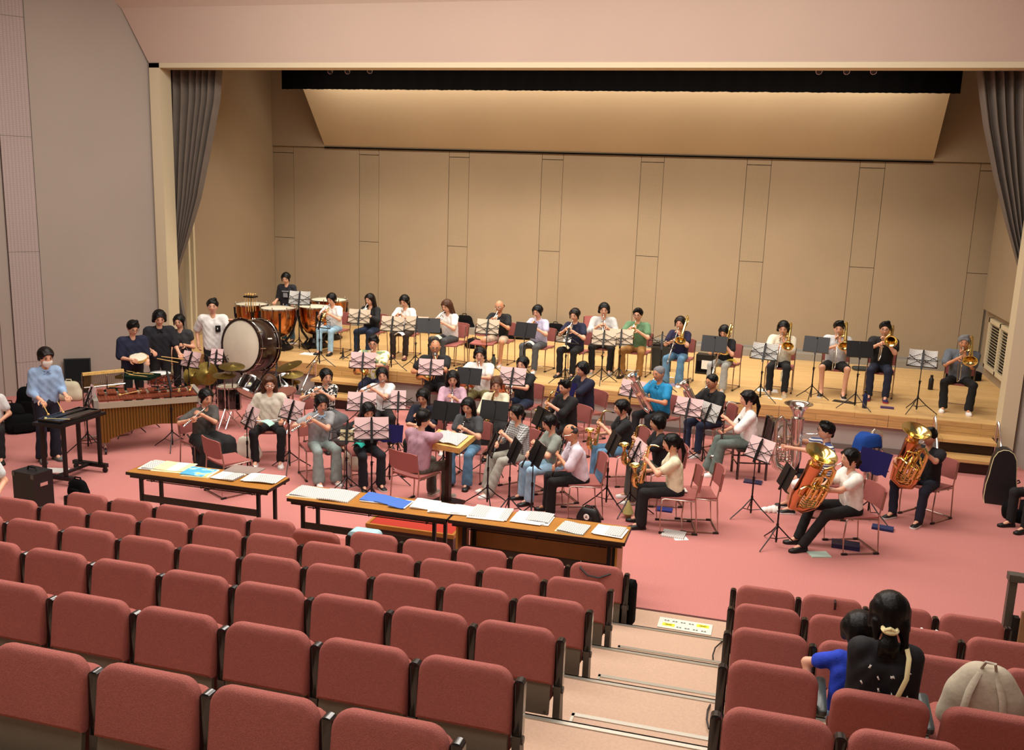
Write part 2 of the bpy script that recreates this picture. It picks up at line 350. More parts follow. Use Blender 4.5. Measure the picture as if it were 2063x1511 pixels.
mb = MB(); mb.bx((4.145, 17.4, .82), (4.165, 19.24, 1.72)); part('vent_back', mb, 'black', rw, smooth=False)
Rs = np.array(RY(38).to_3x3())
for y0, y1 in ((17.47, 18.27), (18.37, 19.17)):
    for k in range(15):
        mb = MB(); mb.box((4.12, (y0+y1)/2, .89+k*.053), (.034, y1-y0, .006), R=Rs); part('slat', mb, 'trim_cream', rw, smooth=False)
# proscenium: cream reveal round the opening
mb = MB()
mb.bx((-10.93, 14.92, 0), (-10.72, 15.25, 5.80)); mb.bx((3.52, 14.92, 0), (3.73, 15.25, 5.80)); mb.bx((-10.93, 14.92, 5.72), (3.73, 15.25, 5.80))
struct('trim_2', mb, 'trim_cream', smooth=False)
# big sloping soffit over the opening, then a second bend upward
def sheet(name, pts, mat, th=.06):
    pts = [V3(p) for p in pts]; n = nrm(np.cross(pts[1]-pts[0], pts[2]-pts[0])); k = len(pts)
    mb = MB(); mb.add(pts+[p-n*th for p in pts], [tuple(range(k)), tuple(range(2*k-1, k-1, -1))]+[(i, i+k, (i+1) % k+k, (i+1) % k) for i in range(k)])
    return struct(name, mb, mat, smooth=False)
sheet('ceiling_soffit', [(-10.93, 15.0, 5.80), (3.73, 15.0, 5.80), (4.15, 14.66, 6.70), (-11.21, 14.66, 6.70)][::-1], 'soffit')
sheet('ceiling_fascia', [(-11.21, 14.66, 6.70), (4.15, 14.66, 6.70), (4.4, 14.2, 7.3), (-11.7, 14.2, 7.3)][::-1], 'soffit')
sheet('ceiling', [(-16, 14.3, 8.4), (9, 14.3, 8.4), (9, -6, 8.8), (-16, -6, 8.8)], 'soffit')
# splayed side walls of the hall with seams
Wa = np.array((-10.93, 15.05)); Wd = nrm(np.array((-1.18, -1.70))); 
def wallseg(parent, s0, s1, z0, z1, mat, off=0.0, mir=False, name='panel'):
    nrmv = np.array((-Wd[1], Wd[0]))*-1   # toward the hall
    nrmv = np.array((Wd[1]*-1, Wd[0])); 
    if nrmv[0] < 0: nrmv = -nrmv
    c = [Wa+Wd*s0+nrmv*off, Wa+Wd*s1+nrmv*off, Wa+Wd*s1-nrmv*.12, Wa+Wd*s0-nrmv*.12]
    if mir: c = [np.array((-7.2-p[0], p[1])) for p in c]
    mb = MB(); mb.add([(p[0], p[1], z0) for p in c]+[(p[0], p[1], z1) for p in c], [(0, 1, 2, 3), (7, 6, 5, 4), (0, 4, 5, 1), (1, 5, 6, 2), (2, 6, 7, 3), (3, 7, 4, 0)])
    part(name, mb, mat, parent, smooth=False)
for mir, nm in ((False, 'wall_left'), (True, 'wall_right')):
    w = bpy.data.objects.new(nm, None); COL.objects.link(w); w['kind'] = 'structure'
    wallseg(w, 0, 2.07, 0, 8.4, 'hall_wall', 0, mir)
    for z0, z1 in ((0, .585), (.59, 2.49), (2.495, 4.405), (4.41, 6.31), (6.315, 8.4)): wallseg(w, 2.078, 2.55, z0, z1, 'hall_wall_pink', 0.0, mir)
    wallseg(w, 2.56, 2.75, 0, 8.4, 'hall_wall', -.05, mir)
    wallseg(w, 2.75, 6.5, 0, 2.44, 'hall_wall', -.08, mir); wallseg(w, 2.75, 6.5, 2.47, 4.3, 'hall_wall', -.08, mir); wallseg(w, 2.75, 6.5, 4.31, 8.4, 'hall_wall', -.08, mir)
    wallseg(w, 2.7, 6.5, 2.435, 2.475, 'trim_cream', -.04, mir, 'dado_rail')
# wing masking behind the proscenium
mb = MB(); mb.bx((-12.5, 15.14, 0), (-10.9, 15.24, 8)); mb.bx((3.71, 15.14, 0), (5.2, 15.24, 8)); struct('wall_proscenium', mb, 'stage_wall', smooth=False)
# grand drape, swept back at both sides
def drape(name, x_out, prof, y, mirror, label):
    """prof = [(z, inner x)]; folds gather toward x_out"""
    zs = np.linspace(prof[0][0], prof[-1][0], 40); pz = [p[0] for p in prof][::-1]; px = [p[1] for p in prof][::-1]
    nx = 90; vs = []
    for z in zs:
        xi = np.interp(z, pz, px); w = abs(xi-x_out)
        for k in range(nx+1):
            u = k/nx; x = x_out+(xi-x_out)*u
            d = .075*math.sin(u*2*math.pi*8+1.2*math.sin(u*9))*min(1, .35+w/1.3)
            vs.append((x, y+d, z))
    f = [(i*(nx+1)+k, i*(nx+1)+k+1, (i+1)*(nx+1)+k+1, (i+1)*(nx+1)+k) for i in range(len(zs)-1) for k in range(nx)]
    n = len(vs); vs2 = [(a, b+.012, c) for a, b, c in vs]; mb = MB(); mb.add(vs+vs2, f+[tuple(i+n for i in q[::-1]) for q in f])
    return solo(name, mb, 'curtain', label, 'curtain')
drape('stage_curtain', -10.98, [(6.2, -9.75), (5.76, -9.79), (5.22, -9.85), (4.35, -10.07), (3.45, -10.31), (2.71, -10.586), (2.2, -10.80), (1.95, -10.87), (1.6, -10.80), (1.2, -10.72), (SZ+.02, -10.66)], 15.42, False, 'grey stage curtain gathered against the left side of the proscenium')
drape('stage_curtain', 3.85, [(6.2, 2.55), (5.76, 2.66), (4.98, 2.85), (4.28, 3.07), (3.58, 3.32), (2.94, 3.57), (2.7, 3.66)], 15.42, True, 'grey stage curtain gathered against the right side of the proscenium')
# black border hanging above the stage
mb = MB(); n = 240; X = np.linspace(-10.02, 2.90, n+1); vs = []
for z in (7.2, 5.68):
    for k, x in enumerate(X): vs.append((x, 18.0+.02*math.sin(k*.9), z+(.012*((k*7) % 13)/13 if z < 6 else 0)))
mb.add(vs, [(k, k+1, n+2+k, n+1+k) for k in range(n)]); mb.add([(a, b+.02, c) for a, b, c in vs], [(k, n+1+k, n+2+k, k+1) for k in range(n)])
solo('stage_border', mb, 'black_border', 'long black cloth border hanging above the stage', 'curtain')
# small spotlights showing under the proscenium
for i, (p, w) in enumerate((((-8.528, 17.200, 5.935), 'leftmost'), ((-8.160, 17.200, 5.935), 'second from left'), ((-7.693, 17.200, 5.945), 'third from left'), ((0.530, 17.200, 5.945), 'third from right'), ((0.975, 17.200, 5.945), 'second from right'), ((1.399, 17.200, 5.946), 'rightmost'))):
    t = thing('spotlight', 'small dark spotlight over the stage, %s in front of the black border' % w, 'spotlight', p)
    mb = MB(); mb.tube([(0, 0, 0), (0, .10, .06), (0, .16, .1)], [.05, .045, .03], 10); part('housing', mb, 'black_metal', t)
    mb = MB(); mb.torus((0, -.003, -.002), .05, .006, (0, 1, .5), 12, 4); part('lens_ring', mb, 'silver', t)
    mb = MB(); mb.tube([(.06, .08, .05), (.06, .08, .3), (0, .08, .34), (-.06, .08, .3), (-.06, .08, .05)], .006, 4); mb.tube([(0, .08, .34), (0, .08, .62)], .012, 5); part('yoke', mb, 'black_metal', t)
# stairs up to the stage, right and left
def stair(x0, x1, label):
    t = thing('stage_stairs', label, 'stairs', ((x0+x1)/2, 14.6, 0)); c = (x0+x1)/2; w = x1-x0
    for y0, y1, z in ((14.55, 14.93, .42), (14.22, 14.60, .22)):
        mb = MB(); mb.bx((-w/2, y0-14.6, z-.045), (w/2, y1-14.6, z)); part('tread', mb, 'fascia_wood', t, smooth=False)
    mb = MB(); mb.bx((-w/2+.04, 14.62-14.6, 0), (w/2-.04, 14.64-14.6, .38)); mb.bx((-w/2+.04, 14.3-14.6, 0), (w/2-.04, 14.32-14.6, .18)); mb.bx((-w/2+.02, -.28, 0), (-w/2+.05, .33, .18)); mb.bx((w/2-.05, -.28, 0), (w/2-.02, .33, .18)); part('riser', mb, 'dark_wood', t, smooth=False)
    for sx in (-w/2-.03, w/2+.03):
        mb = MB(); mb.tube([(sx, -.33, 0), (sx, -.33, .22), (sx, -.30, .3), (sx, .1, .66), (sx, .18, .7), (sx, .22, .66), (sx, .22, .1)], .017, 8); part('handrail', mb, 'chrome', t)
stair(2.62, 3.42, 'wooden stage stairs with steel handrails beside the right proscenium')
stair(-7.62, -6.65, 'wooden stage stairs with steel handrails behind the flute players')

# ================================================================ auditorium seats
PITCH = .52
def seat_parts():
    d = {}
    prof = [(-.035, .05), (-.033, .018), (-.022, .004), (.0, 0), (.02, .004), (.035, .03), (.037, .06)]
    rings = []
    for y_, ins in prof:   # square lower corners, rounded upper corners
        o_ = rrect(.466-2*ins, .62-2*ins, max(.085-ins, .01), 8); o_ = [(a, max(b, 0)) for a, b in o_]
        rings.append([(a, y_, b+(0 if b > 0 else min(ins, .02)))for a, b in o_])
    mb = MB(); mb.loft(rings); d['back'] = mb.mesh('back_cushion', 'seat_red')
    mb = MB(); mb.bx((-.222, -.012, -.20), (.222, .012, .03)); d['shell'] = mb.mesh('back_shell', 'seat_shell', False)
    mb = MB()
    mb.tube([(0, -.010, 0), (0, -.018, 0)], .007, 6)
    d['screw'] = mb.mesh('screw', 'grey_iron')
    mb = MB(); pad(mb, .436, .40, .08, [(-.05, .07), (-.045, .02), (-.02, 0), (.02, 0), (.045, .02), (.05, .06)], n=6); d['pan'] = mb.mesh('seat_pan', 'seat_red')
    mb = MB(); pad(mb, .05, .30, .02, [(-.032, .012), (-.026, 0), (.02, 0), (.03, .01)], n=4); d['arm'] = mb.mesh('armrest', 'arm_black')
    mb = MB(); mb.bx((-.02, -.03, 0), (.02, .10, .05)); mb.add([(x, y, z) for x in (-.02, .02) for y, z in ((-.02, 0), (.10, 0), (.07, .34), (-.0, .36))], [(0, 1, 2, 3), (7, 6, 5, 4), (0, 3, 7, 4), (1, 5, 6, 2), (3, 2, 6, 7)]); mb.tube([(-.03, .03, .33), (.03, .03, .33)], .022, 8); d['leg'] = mb.mesh('leg', 'grey_iron', False)
    mb = MB(); mb.tube([(-.24, .05, .26), (.24, .05, .26)], .02, 6); d['beam'] = mb.mesh('beam', 'black_metal')
    return d
SP = seat_parts()
def auditorium_seat(x, y, z, kind, label, group, endarm=False, slate=False):
    """x: centre, y: armrest line, z: tier; kind folded / open"""
    t = thing('auditorium_seat', label, 'seat', (x, y, z), 0, group)
    op = kind == 'open'
    tilt = 17 if op else -9
    y0 = -.06 if not op else -.09; z0 = .40 if op else .378
    # tilt > 0 leans the top toward the rear (-y)
    Mb = TR(0, y0, z0) @ RX(tilt)
    o = obj('back_cushion', SP['back'], t, Mb @ TR(0, .0, .0))
    o = obj('back_shell', SP['shell'], t, Mb @ TR(0, .004, .02)); 
    if y < 5:
        for sx_ in (-.2, .2):
            for sz_ in (-.02, -.18): obj('screw', SP['screw'], o, TR(sx_, 0, sz_))
    if op: obj('seat_pan', SP['pan'], t, TR(0, .20, .36) @ RX(-84))
    else: obj('seat_pan', SP['pan'], t, TR(.0, .068, .38) @ RX(-10))
    for sx, en in ((-PITCH/2, True), (PITCH/2, endarm)):
        if not en: continue
        if op: o = obj('armrest', SP['arm_open' if 'arm_open' in SP else 'arm'], t, TR(sx, .08, .50) @ RX(-82))
        else: o = obj('armrest', SP['arm'], t, TR(sx, -.01, .485) @ RX(-2))
        obj('leg', SP['leg'], t, TR(sx, -.05, 0))
    obj('beam', SP['beam'], t)
    return t
mb = MB(); pad(mb, .05, .30, .02, [(-.022, .01), (-.016, 0), (.012, 0), (.02, .01)], n=4); SP['arm_open'] = mb.mesh('armrest', pm('arm_slate', '3C4444', .35))
ORD = ['aisle-end', 'second', 'third', 'fourth', 'fifth', 'sixth', 'seventh', 'eighth', 'ninth', 'tenth', 'eleventh', 'twelfth', 'thirteenth', 'fourteenth', 'fifteenth']
ROWN = ['front', 'second', 'third', 'fourth', 'fifth', 'sixth']
def seatlabel(block, r, k, state=''):
    w = ORD[k]+' ' if k == 0 else ORD[k]+' from the aisle '
    if k == 0: return 'pink %sseat at the aisle end of the %s row, %s block' % (state, ROWN[r], block)
    return 'pink %sseat %s from the aisle in the %s row, %s block' % (state, ORD[k], ROWN[r], block)
NL = [11, 13, 13, 11, 9, 7]
for r in range(6):
    for k in range(NL[r]):
        x = -.9504-PITCH*(k+.5); y = 7.514-.916*r; z = .245*r
        op = (r == 0 and k == 5)
        auditorium_seat(x, y, z, 'open' if op else 'folded', seatlabel('left', r, k, 'folded-down ' if op else ''), 'left block seats', endarm=(k == 0))
NRr = [4, 5, 5, 5, 4, 3]
for r in range(6):
    for k in range(NRr[r]):
        x = -.057+PITCH*(k+.5); y = 7.514-.916*r; z = .245*r
        op = (r == 3 and k in (1, 2))
        auditorium_seat(x, y, z, 'open' if op else 'folded', seatlabel('right', r, k, 'folded-down ' if op else ''), 'right block seats', endarm=(k == NRr[r]-1))
# side rail with a wooden panel at the right end of the front row
t = thing('side_rail', 'grey steel guard rail with wooden panel at the right end of the front row', 'railing', (2.14, 8.0, 0))
mb = MB(); mb.bx((-.03, -.03, 0), (.03, .03, .86)); part('post', mb, 'grey_iron', t, smooth=False)
mb = MB(); mb.bx((-.03, -.05, .84), (1.6, .05, .89)); mb.bx((-.04, -.045, .835), (.05, .045, .895)); part('top_rail', mb, 'grey_iron', t, smooth=False)
mb = MB(); mb.add([(x, y, z) for y in (-.12, -.09) for x, z in ((.07, -.1), (1.6, -.1), (1.6, .0), (.14, .62), (.07, .62))], [(0, 1, 2, 3, 4), (9, 8, 7, 6, 5)]+[(i, i+5, (i+1) % 5+5, (i+1) % 5) for i in range(5)]); part('panel', mb, pm('rail_wood', '9C7250', .5, var=.08, vscale=6), t, smooth=False)
mb = MB(); mb.bx((.03, -.09, .15), (.07, -.03, .55)); part('bracket', mb, 'black_metal', t, smooth=False)
# floor notice taped on the front tier of the aisle
t = thing('floor_notice', 'white floor notice with yellow highlighted marks on the front aisle step', 'sign', (-0.459, 7.988, 0.006), math.radians(-1))
mb = MB(); mb.bx((-.24, -.105, 0), (.24, .105, .0025)); part('sheet', mb, pm('notice', 'DCE2D6', .3), t, smooth=False)
mb = MB(); mb.bx((.10, .015, .0025), (.21, .07, .0035)); mb.bx((-.20, -.06, .0025), (-.09, -.005, .0035)); part('yellow_mark', mb, pm('yellow_mark', 'F1E22C', .6), t, smooth=False)
mb = MB()
for x0, x1, y in ((-.19, .08, .045), (-.07, .2, -.06)):
    n = 11
    for i in range(n):
        if i in (2, 5, 8): continue
        x = x0+(x1-x0)*i/n; mb.bx((x, y-.011, .0035), (x+.004, y+.011, .004)); mb.bx((x, y-.002, .0035), (x+.016, y+.002, .004)); mb.bx((x+.012, y-.011, .0035), (x+.016, y+.006, .004)); mb.bx((x, y+.008, .0035), (x+.016, y+.011, .004))
for cx, cy in ((.155, .042), (-.145, -.032)):
    mb.box((cx, cy, .0045), (.07, .005, .001), R=np.array(RZ(25).to_3x3())); mb.box((cx, cy, .0045), (.07, .005, .001), R=np.array(RZ(-25).to_3x3()))
part('lettering', mb, 'black', t, smooth=False)

# ================================================================ furniture: chairs, stands, tables
K = .94
pm('desk_wood', 'A8702A', .4, var=.08, vscale=5); pm('dark_edge', '2A1A12', .45)
def stack_chair_parts():
    d = {}
    for nm, sx in (('L', -1), ('R', 1)):
        x = .235*sx; P = [(x, .245, .77), (x, .235, .66), (x, .20, .46), (x, .22, .25), (x, .24, .012), (x, -.20, .012), (x, -.215, .2), (x, -.20, .435), (x*.98, -.17, .445), (x*.98, .19, .425)]
        mb = MB(); mb.tube(P, .0095, 8); d['side'+nm] = mb.mesh('side_frame', 'chair_steel')
        mb = MB(); mb.bx((x-.014, -.035, 0), (x+.014, .035, .022)); d['glide'+nm] = mb.mesh('glide', 'glide', False)
    mb = MB(); mb.tube([(-.235, 0, 0), (.235, 0, 0)], .0085, 6); d['cross'] = mb.mesh('crossbar', 'chair_steel')
    rings = []
    for x in np.linspace(-.23, .23, 9):
        sag = .02*(1-(x/.23)**2); r = [(x, y, .452-sag*.6+.012*math.sin((y+.2)*3)) for y in np.linspace(-.21, .20, 6)]
        rings.append(r+[(a, b, c-.022) for a, b, c in r[::-1]])
    mb = MB(); mb.loft(rings); d['seat'] = mb.mesh('seat', 'chair_pink')
    rings = []
    for x in np.linspace(-.245, .245, 11):
        c = .045*(1-(x/.245)**2); e = .03*max(0, abs(x/.245)-.75)*4
        r = [(x, .215+c+(z-.52)*.14, z) for z in np.linspace(.53+e*.5, .785-e*.6, 6)]
        rings.append(r+[(a, b+.016, cc) for a, b, cc in r[::-1]])
    mb = MB(); mb.loft(rings); d['back'] = mb.mesh('backrest', 'chair_pink')
    return d
CP = stack_chair_parts()
def stack_chair(x, y, z, phi, label):
    t = thing('stacking_chair', label, 'chair', mat=TR(x, y, z) @ RZ(phi) @ Matrix.Scale(K, 4), group='pink stacking chairs')
    obj('seat', CP['seat'], t); obj('backrest', CP['back'], t); obj('side_frame', CP['sideL'], t); obj('side_frame', CP['sideR'], t)
    
    for yy, zz in ((.1, .418), (-.12, .425), (.235, .02)): obj('crossbar', CP['cross'], t, TR(0, yy, zz))
    
    for yy in (-.185, .215): obj('glide', CP['glideL'], t, TR(0, yy, 0)); obj('glide', CP['glideR'], t, TR(0, yy, 0))
    return t
# ---- folding music stands
def stand_meshes():
    d = {}
    mb = MB()
    w, h = .25, .24
    for P in ([(-w, 0, 0), (w, 0, 0)], [(-w*.98, 0, .12), (w*.98, 0, .12)], [(-w, 0, 0), (-w*.98, 0, .13), (-.01, 0, h), (w*.98, 0, .13), (w, 0, 0)], [(-.01, 0, .05), (-w*.9, 0, .2)], [(.01, 0, .05), (w*.9, 0, .2)], [(-w, 0, .0), (-.02, 0, .12)], [(w, 0, 0), (.02, 0, .12)]):
        mb.tube(P, .0055, 4)
    mb.tube([(-w, -.0, 0), (w, -.0, 0)], .007, 4); mb.tube([(-w, .04, .012), (w, .04, .012)], .005, 4); mb.bx((-w, -.002, -.004), (w, .04, .004)); d['lattice'] = mb.mesh('desk_frame', 'black_metal')
    mb = MB(); mb.bx((-.017, -.022, -.05), (.017, -.002, .26)); mb.tube([(0, -.01, .26), (0, -.01, .30)], .014, 6); d['spine'] = mb.mesh('spine', 'black_metal')
    mb = MB(); mb.bx((-.25, -.006, 0), (.25, 0, .32)); mb.bx((-.25, -.004, -.004), (.25, .05, .004)); d['solid'] = mb.mesh('desk_plate', 'black_metal', False)
    mb = MB()
    for k in range(3):
        a = math.radians(90+120*k); c, s = math.cos(a), math.sin(a)
        P = [(.01*c, .01*s, .24), (.13*c, .13*s, .13), (.30*c, .30*s, .008)]; mb2 = MB(); mb2.tube(P, [.008, .008, .007], 5); d['leg%d' % k] = mb2.mesh('leg', 'black_metal')
    mb = MB(); mb.tube([(0, 0, .22), (0, 0, .27)], .016, 6); d['knob'] = mb.mesh('knob', 'black_metal')
    mb = MB(); mb.tube([(0, 0, .07), (0, 0, .10)], .013, 6); 
    for k in range(3):
        a = math.radians(90+120*k); c, s = math.cos(a), math.sin(a); mb.tube([(0, 0, .09), (.13*c, .13*s, .13)], .005, 4)
    d['collar'] = mb.mesh('collar', 'black_metal'); return d
SM = stand_meshes()
def page_mesh(w=.23, h=.30, curl=.03, two=True, mat='paper'):
    mb = MB()
    for sx in ((-1, 1) if two else (1,)):
        rings = []
        for k in range(7):
            u = k/6; x = (u*w if two else (u-.5)*w)*sx; y = curl*math.sin(u*math.pi)*.6+.006+(.006*(1-u))
            rings.append([(x, y, .006), (x, y+.002*0, h), (x, y+.003, h), (x, y+.003, .006)])
        mb.loft(rings)
    return mb.mesh('sheet_music', mat)
pm('page_pink_bounce', 'E3C0BE', .85)  # white paper; pinkish light off the carpet put into the colour
PG = {'tan': page_mesh(mat=pm('page_tan_backlit', 'D9C6AC', .85)), 'pink': page_mesh(mat='page_pink_bounce'), 'open': page_mesh(mat=texmat('score_v', 'score_v', 'EFEDE6', '8C8A86'), curl=.05), 'cream': page_mesh(.2, .16, .01, False, pm('towel_cream', 'D9CBA2', .9)), 'small': page_mesh(.16, .11, .01, False, 'paper'), 'single': page_mesh(.24, .31, .01, False, 'page_pink_bounce')}  # tan copy for the stage: backlight through the paper put into the colour
NS = [0]
def music_stand(x, y, z, phi, h, who, paper='pink', desk='lattice', tilt=22, col=None, legrot=0):
    """phi: direction the back of the desk faces; h: height of the desk's lower edge"""
    t = thing('music_stand', 'black %smusic stand %s' % ({'lattice': 'folding ', 'solid': 'solid-desk ', 'cloth': 'cloth-covered '}[desk], who), 'music stand', mat=TR(x, y, z) @ RZ(phi), group='music stands')
    for k in range(3): obj('leg', SM['leg%d' % k], t, RZ(legrot))
    obj('collar', SM['collar'], t, RZ(legrot)); obj('knob', SM['knob'], t)
    mb = MB(); mb.tube([(0, 0, .05), (0, 0, .55*h+.1)], .0105, 7); mb.tube([(0, 0, .5*h), (0, 0, h+.02)], .007, 6); mb.tube([(0, 0, .55*h+.06), (0, 0, .55*h+.11)], .015, 7); mb.tube([(0, 0, .57*h+.085), (.03, 0, .57*h+.085)], .006, 5); part('pole', mb, 'black_metal', t)
    D = TR(0, 0, h) @ RX(-tilt) @ Matrix.Scale({'lattice': .88, 'solid': .80, 'cloth': .62 if 'folder' in who else .78}[desk], 4)
    if desk == 'lattice': obj('desk_frame', SM['lattice'], t, D); obj('spine', SM['spine'], t, D)
    elif desk == 'solid': obj('desk_plate', SM['solid'], t, D @ TR(0, 0, 0)); obj('spine', SM['spine'], t, D @ TR(0, 0, 0))
    else:
        obj('desk_frame', SM['lattice'], t, D); obj('spine', SM['spine'], t, D)
        mb = MB(); rings = []
        for k in range(9):
            x_ = -.27+.54*k/8; rings.append([(x_, -.028-.012*math.sin(k*1.3), -.10+.02*math.sin(k*2)), (x_, -.03, .12), (x_, -.03, .27), (x_, -.034, .27), (x_, -.034, .12), (x_, -.034-.012*math.sin(k*1.3), -.10+.02*math.sin(k*2))])
        mb.loft(rings); part('cloth_cover', mb, pm('purple_cloth', '1E1A44', .9), t, D)
    if paper:
        cat = 'towel' if paper == 'cream' else 'sheet music'
        lab = 'cream towel draped on the music stand ' if paper == 'cream' else {'pink': 'sheet music on the stand ', 'open': 'curled sheet music on the stand ', 'small': 'march card on the stand ', 'single': 'single sheet on the stand '}[paper]
        o = obj('towel' if paper == 'cream' else 'sheet_music', PG['tan' if paper in ('pink', 'single') and z > .3 else paper], None, TR(x, y, z) @ RZ(phi) @ D @ TR(0, .002, .008)); o['label'] = lab+who; o['category'] = cat; o['group'] = 'music on the stands'
    return t
# ---- tables in front of the first row
def folding_table(x0, x1, y0, y1, h, label, panel=False):
    cx, cy = (x0+x1)/2, (y0+y1)/2; w, d = x1-x0, y1-y0
    t = thing('folding_table', label, 'table', (cx, cy, 0))
    mb = MB(); mb.bx((-w/2+.006, -d/2+.006, h-.03), (w/2-.006, d/2-.006, h)); part('tabletop', mb, 'desk_wood', t, smooth=False)
    mb = MB(); mb.bx((-w/2, -d/2, h-.034), (w/2, -d/2+.008, h-.002)); mb.bx((-w/2, d/2-.008, h-.034), (w/2, d/2, h-.002)); mb.bx((-w/2, -d/2, h-.034), (-w/2+.008, d/2, h-.002)); mb.bx((w/2-.008, -d/2, h-.034), (w/2, d/2, h-.002)); mb.bx((-w/2+.03, -d/2+.03, h-.07), (w/2-.03, -d/2+.05, h-.03)); mb.bx((-w/2+.03, d/2-.05, h-.07), (w/2-.03, d/2-.03, h-.03)); part('apron', mb, 'dark_edge', t, smooth=False)
    for sx in (-1, 1):
        for sy in (-1, 1):
            mb = MB(); X_ = sx*(w/2-.15); Y_ = sy*(d/2-.06); mb.bx((X_-.017, Y_-.017, 0), (X_+.017, Y_+.017, h-.05)); part('leg', mb, 'black_metal', t, smooth=False)
        mb = MB(); mb.bx((sx*(w/2-.15)-.015, -d/2+.05, .02), (sx*(w/2-.15)+.015, d/2-.05, .05)); mb.bx((sx*(w/2-.15)-.015, -d/2+.05, h-.10), (sx*(w/2-.15)+.015, d/2-.05, h-.07)); part('foot_bar', mb, 'black_metal', t, smooth=False)
    mb = MB(); mb.bx((-w/2+.15, -d/2+.05, h-.33), (w/2-.15, -d/2+.075, h-.26)); part('stretcher', mb, 'dark_edge', t, smooth=False)
    mb = MB(); 
    for yy in (-.12, -.02, .1): mb.tube([(-w/2+.18, yy, h-.11), (w/2-.18, yy, h-.11)], .006, 5)
    for xx in (-w/2+.25, 0, w/2-.25): mb.tube([(xx, -.13, h-.03), (xx, -.13, h-.115), (xx, .12, h-.115)], .006, 5)
    part('shelf_rack', mb, 'black_metal', t)
    if panel:
        mb = MB(); mb.bx((-w/2+.10, d/2-.045, .22), (w/2-.10, d/2-.03, h-.05)); part('modesty_panel', mb, 'desk_wood', t, smooth=False)
        for sx in (-1, 1):
            mb = MB(); mb.bx((sx*(w/2-.08)-.01, -d/2+.04, .0), (sx*(w/2-.08)+.01, d/2-.03, h-.05)); part('side_panel', mb, 'desk_wood', t, smooth=False)
    return t
folding_table(-6.59, -4.85, 8.30, 8.76, .66, 'leftmost brown folding table with open black frame, covered in scores')
folding_table(-4.55, -2.815, 8.15, 8.60, .66, 'middle brown folding table with two open scores and blue booklets')
folding_table(-2.80, -1.07, 8.14, 8.59, .66, 'right-hand brown folding table with wooden side panels', True)
# red-topped podium
t = thing('podium', 'low red carpeted podium with wooden rim behind the middle table', 'podium', (-3.5, 9.0, 0))
mb = MB(); mb.bx((-.50, -.10, .0), (.50, .34, .16)); part('body', mb, 'dark_wood', t, smooth=False)
mb = MB(); mb.bx((-.51, -.11, .155), (.51, -.08, .20)); mb.bx((-.51, .32, .155), (.51, .35, .20)); mb.bx((-.51, -.08, .155), (-.48, .32, .20)); mb.bx((.48, -.08, .155), (.51, .32, .20)); part('rim', mb, 'desk_wood', t, smooth=False)
mb = MB(); mb.bx((-.48, -.08, .16), (.48, .32, .192)); part('carpet', mb, pm('podium_red', 'A93A2E', .9), t, smooth=False)
# papers on the tables
def paper_stack(p, w, d, rz, label, n=4, mat='score', th=.012, under=None, name='paper_stack', fan=.02):
    x, y, z = p; rnd = random.Random(hash(label) % 1000 if False else len(label)*7+int(w*1000))
    t = thing(name, label, 'papers', (x, y, .66), math.radians(rz))
    if under:
        mb = MB(); mb.bx((-w/2-.015, -d/2-.02, .0), (w/2+.005, d/2-.02, .006)); part('folder', mb, under, t, smooth=False)
    for k in range(n):
        a = (rnd.random()-.5)*fan*6; dx = (rnd.random()-.5)*fan*2; dy = (rnd.random()-.5)*fan*2; z0 = .006+th*k/n
        rings = []
        for i in range(6):
            u = -w/2+w*i/5; zz = z0+(.006*math.sin(i*.9+k))*(k == n-1); rings.append([(u, -d/2, zz), (u, d/2, zz), (u, d/2, zz+th/n+.001), (u, -d/2, zz+th/n+.001)])
        mb = MB(); mb.loft(rings); part('sheet', mb, mat if k == n-1 else 'paper', t, TR(dx, dy, 0) @ RZ(a), smooth=False)
    return t
paper_stack((-6.404, 8.580, 0.660), .25, .30, 8, 'pale score lying at the left end of the leftmost table', 2)
paper_stack((-6.187, 8.607, 0.660), .36, .30, 6, 'cream score on a yellow envelope on the leftmost table', 3, 'cream_paper', under='cream_paper')
paper_stack((-5.819, 8.556, 0.660), .31, .27, 6, 'yellow folder under a blue picture cover on the leftmost table', 2, texmat('blue_cover', 'blotch', '4FA8D8', '8CC8E4', 9, 'E8D27C'), under='cream_paper')
paper_stack((-5.475, 8.540, 0.660), .26, .24, -2, 'loose white sheets right of the blue cover on the leftmost table', 5)
paper_stack((-5.078, 8.584, 0.660), .34, .26, 4, 'spread white sheets at the right end of the leftmost table', 6, fan=.05)
paper_stack((-4.411, 8.381, 0.660), .34, .31, 3, 'printed score with torn yellow cover at the middle table left end', 2, under='cream_paper')
paper_stack((-4.079, 8.374, 0.660), .34, .33, 2, 'second printed score, lying flat on the middle table', 1)
paper_stack((-3.723, 8.445, 0.660), .20, .25, 2, 'leftmost of the three blue booklets on the middle table', 2, pm('booklet_blue', '3F6FC4', .5), fan=.01)
paper_stack((-3.556, 8.428, 0.660), .19, .22, -4, 'middle of the three blue booklets on the middle table', 2, 'booklet_blue', fan=.01)
paper_stack((-3.388, 8.379, 0.660), .17, .24, -2, 'rightmost of the three blue booklets on the middle table', 2, 'booklet_blue', fan=.01)
paper_stack((-3.154, 8.453, 0.660), .25, .28, 4, 'white booklet left of another at the middle table right end', 2, 'paper')
paper_stack((-2.945, 8.406, 0.660), .25, .28, 6, 'white booklet at the right end of the middle table', 2, 'paper')
paper_stack((-2.717, 8.415, 0.660), .25, .24, 4, 'white booklet at the left end of the right-hand table', 2, 'paper')
paper_stack((-2.460, 8.437, 0.660), .38, .33, 3, 'wide curled printed score on the right-hand table', 3)
paper_stack((-2.033, 8.463, 0.660), .31, .27, -1, 'fanned stack of printed sheets on the right-hand table', 6, fan=.05)
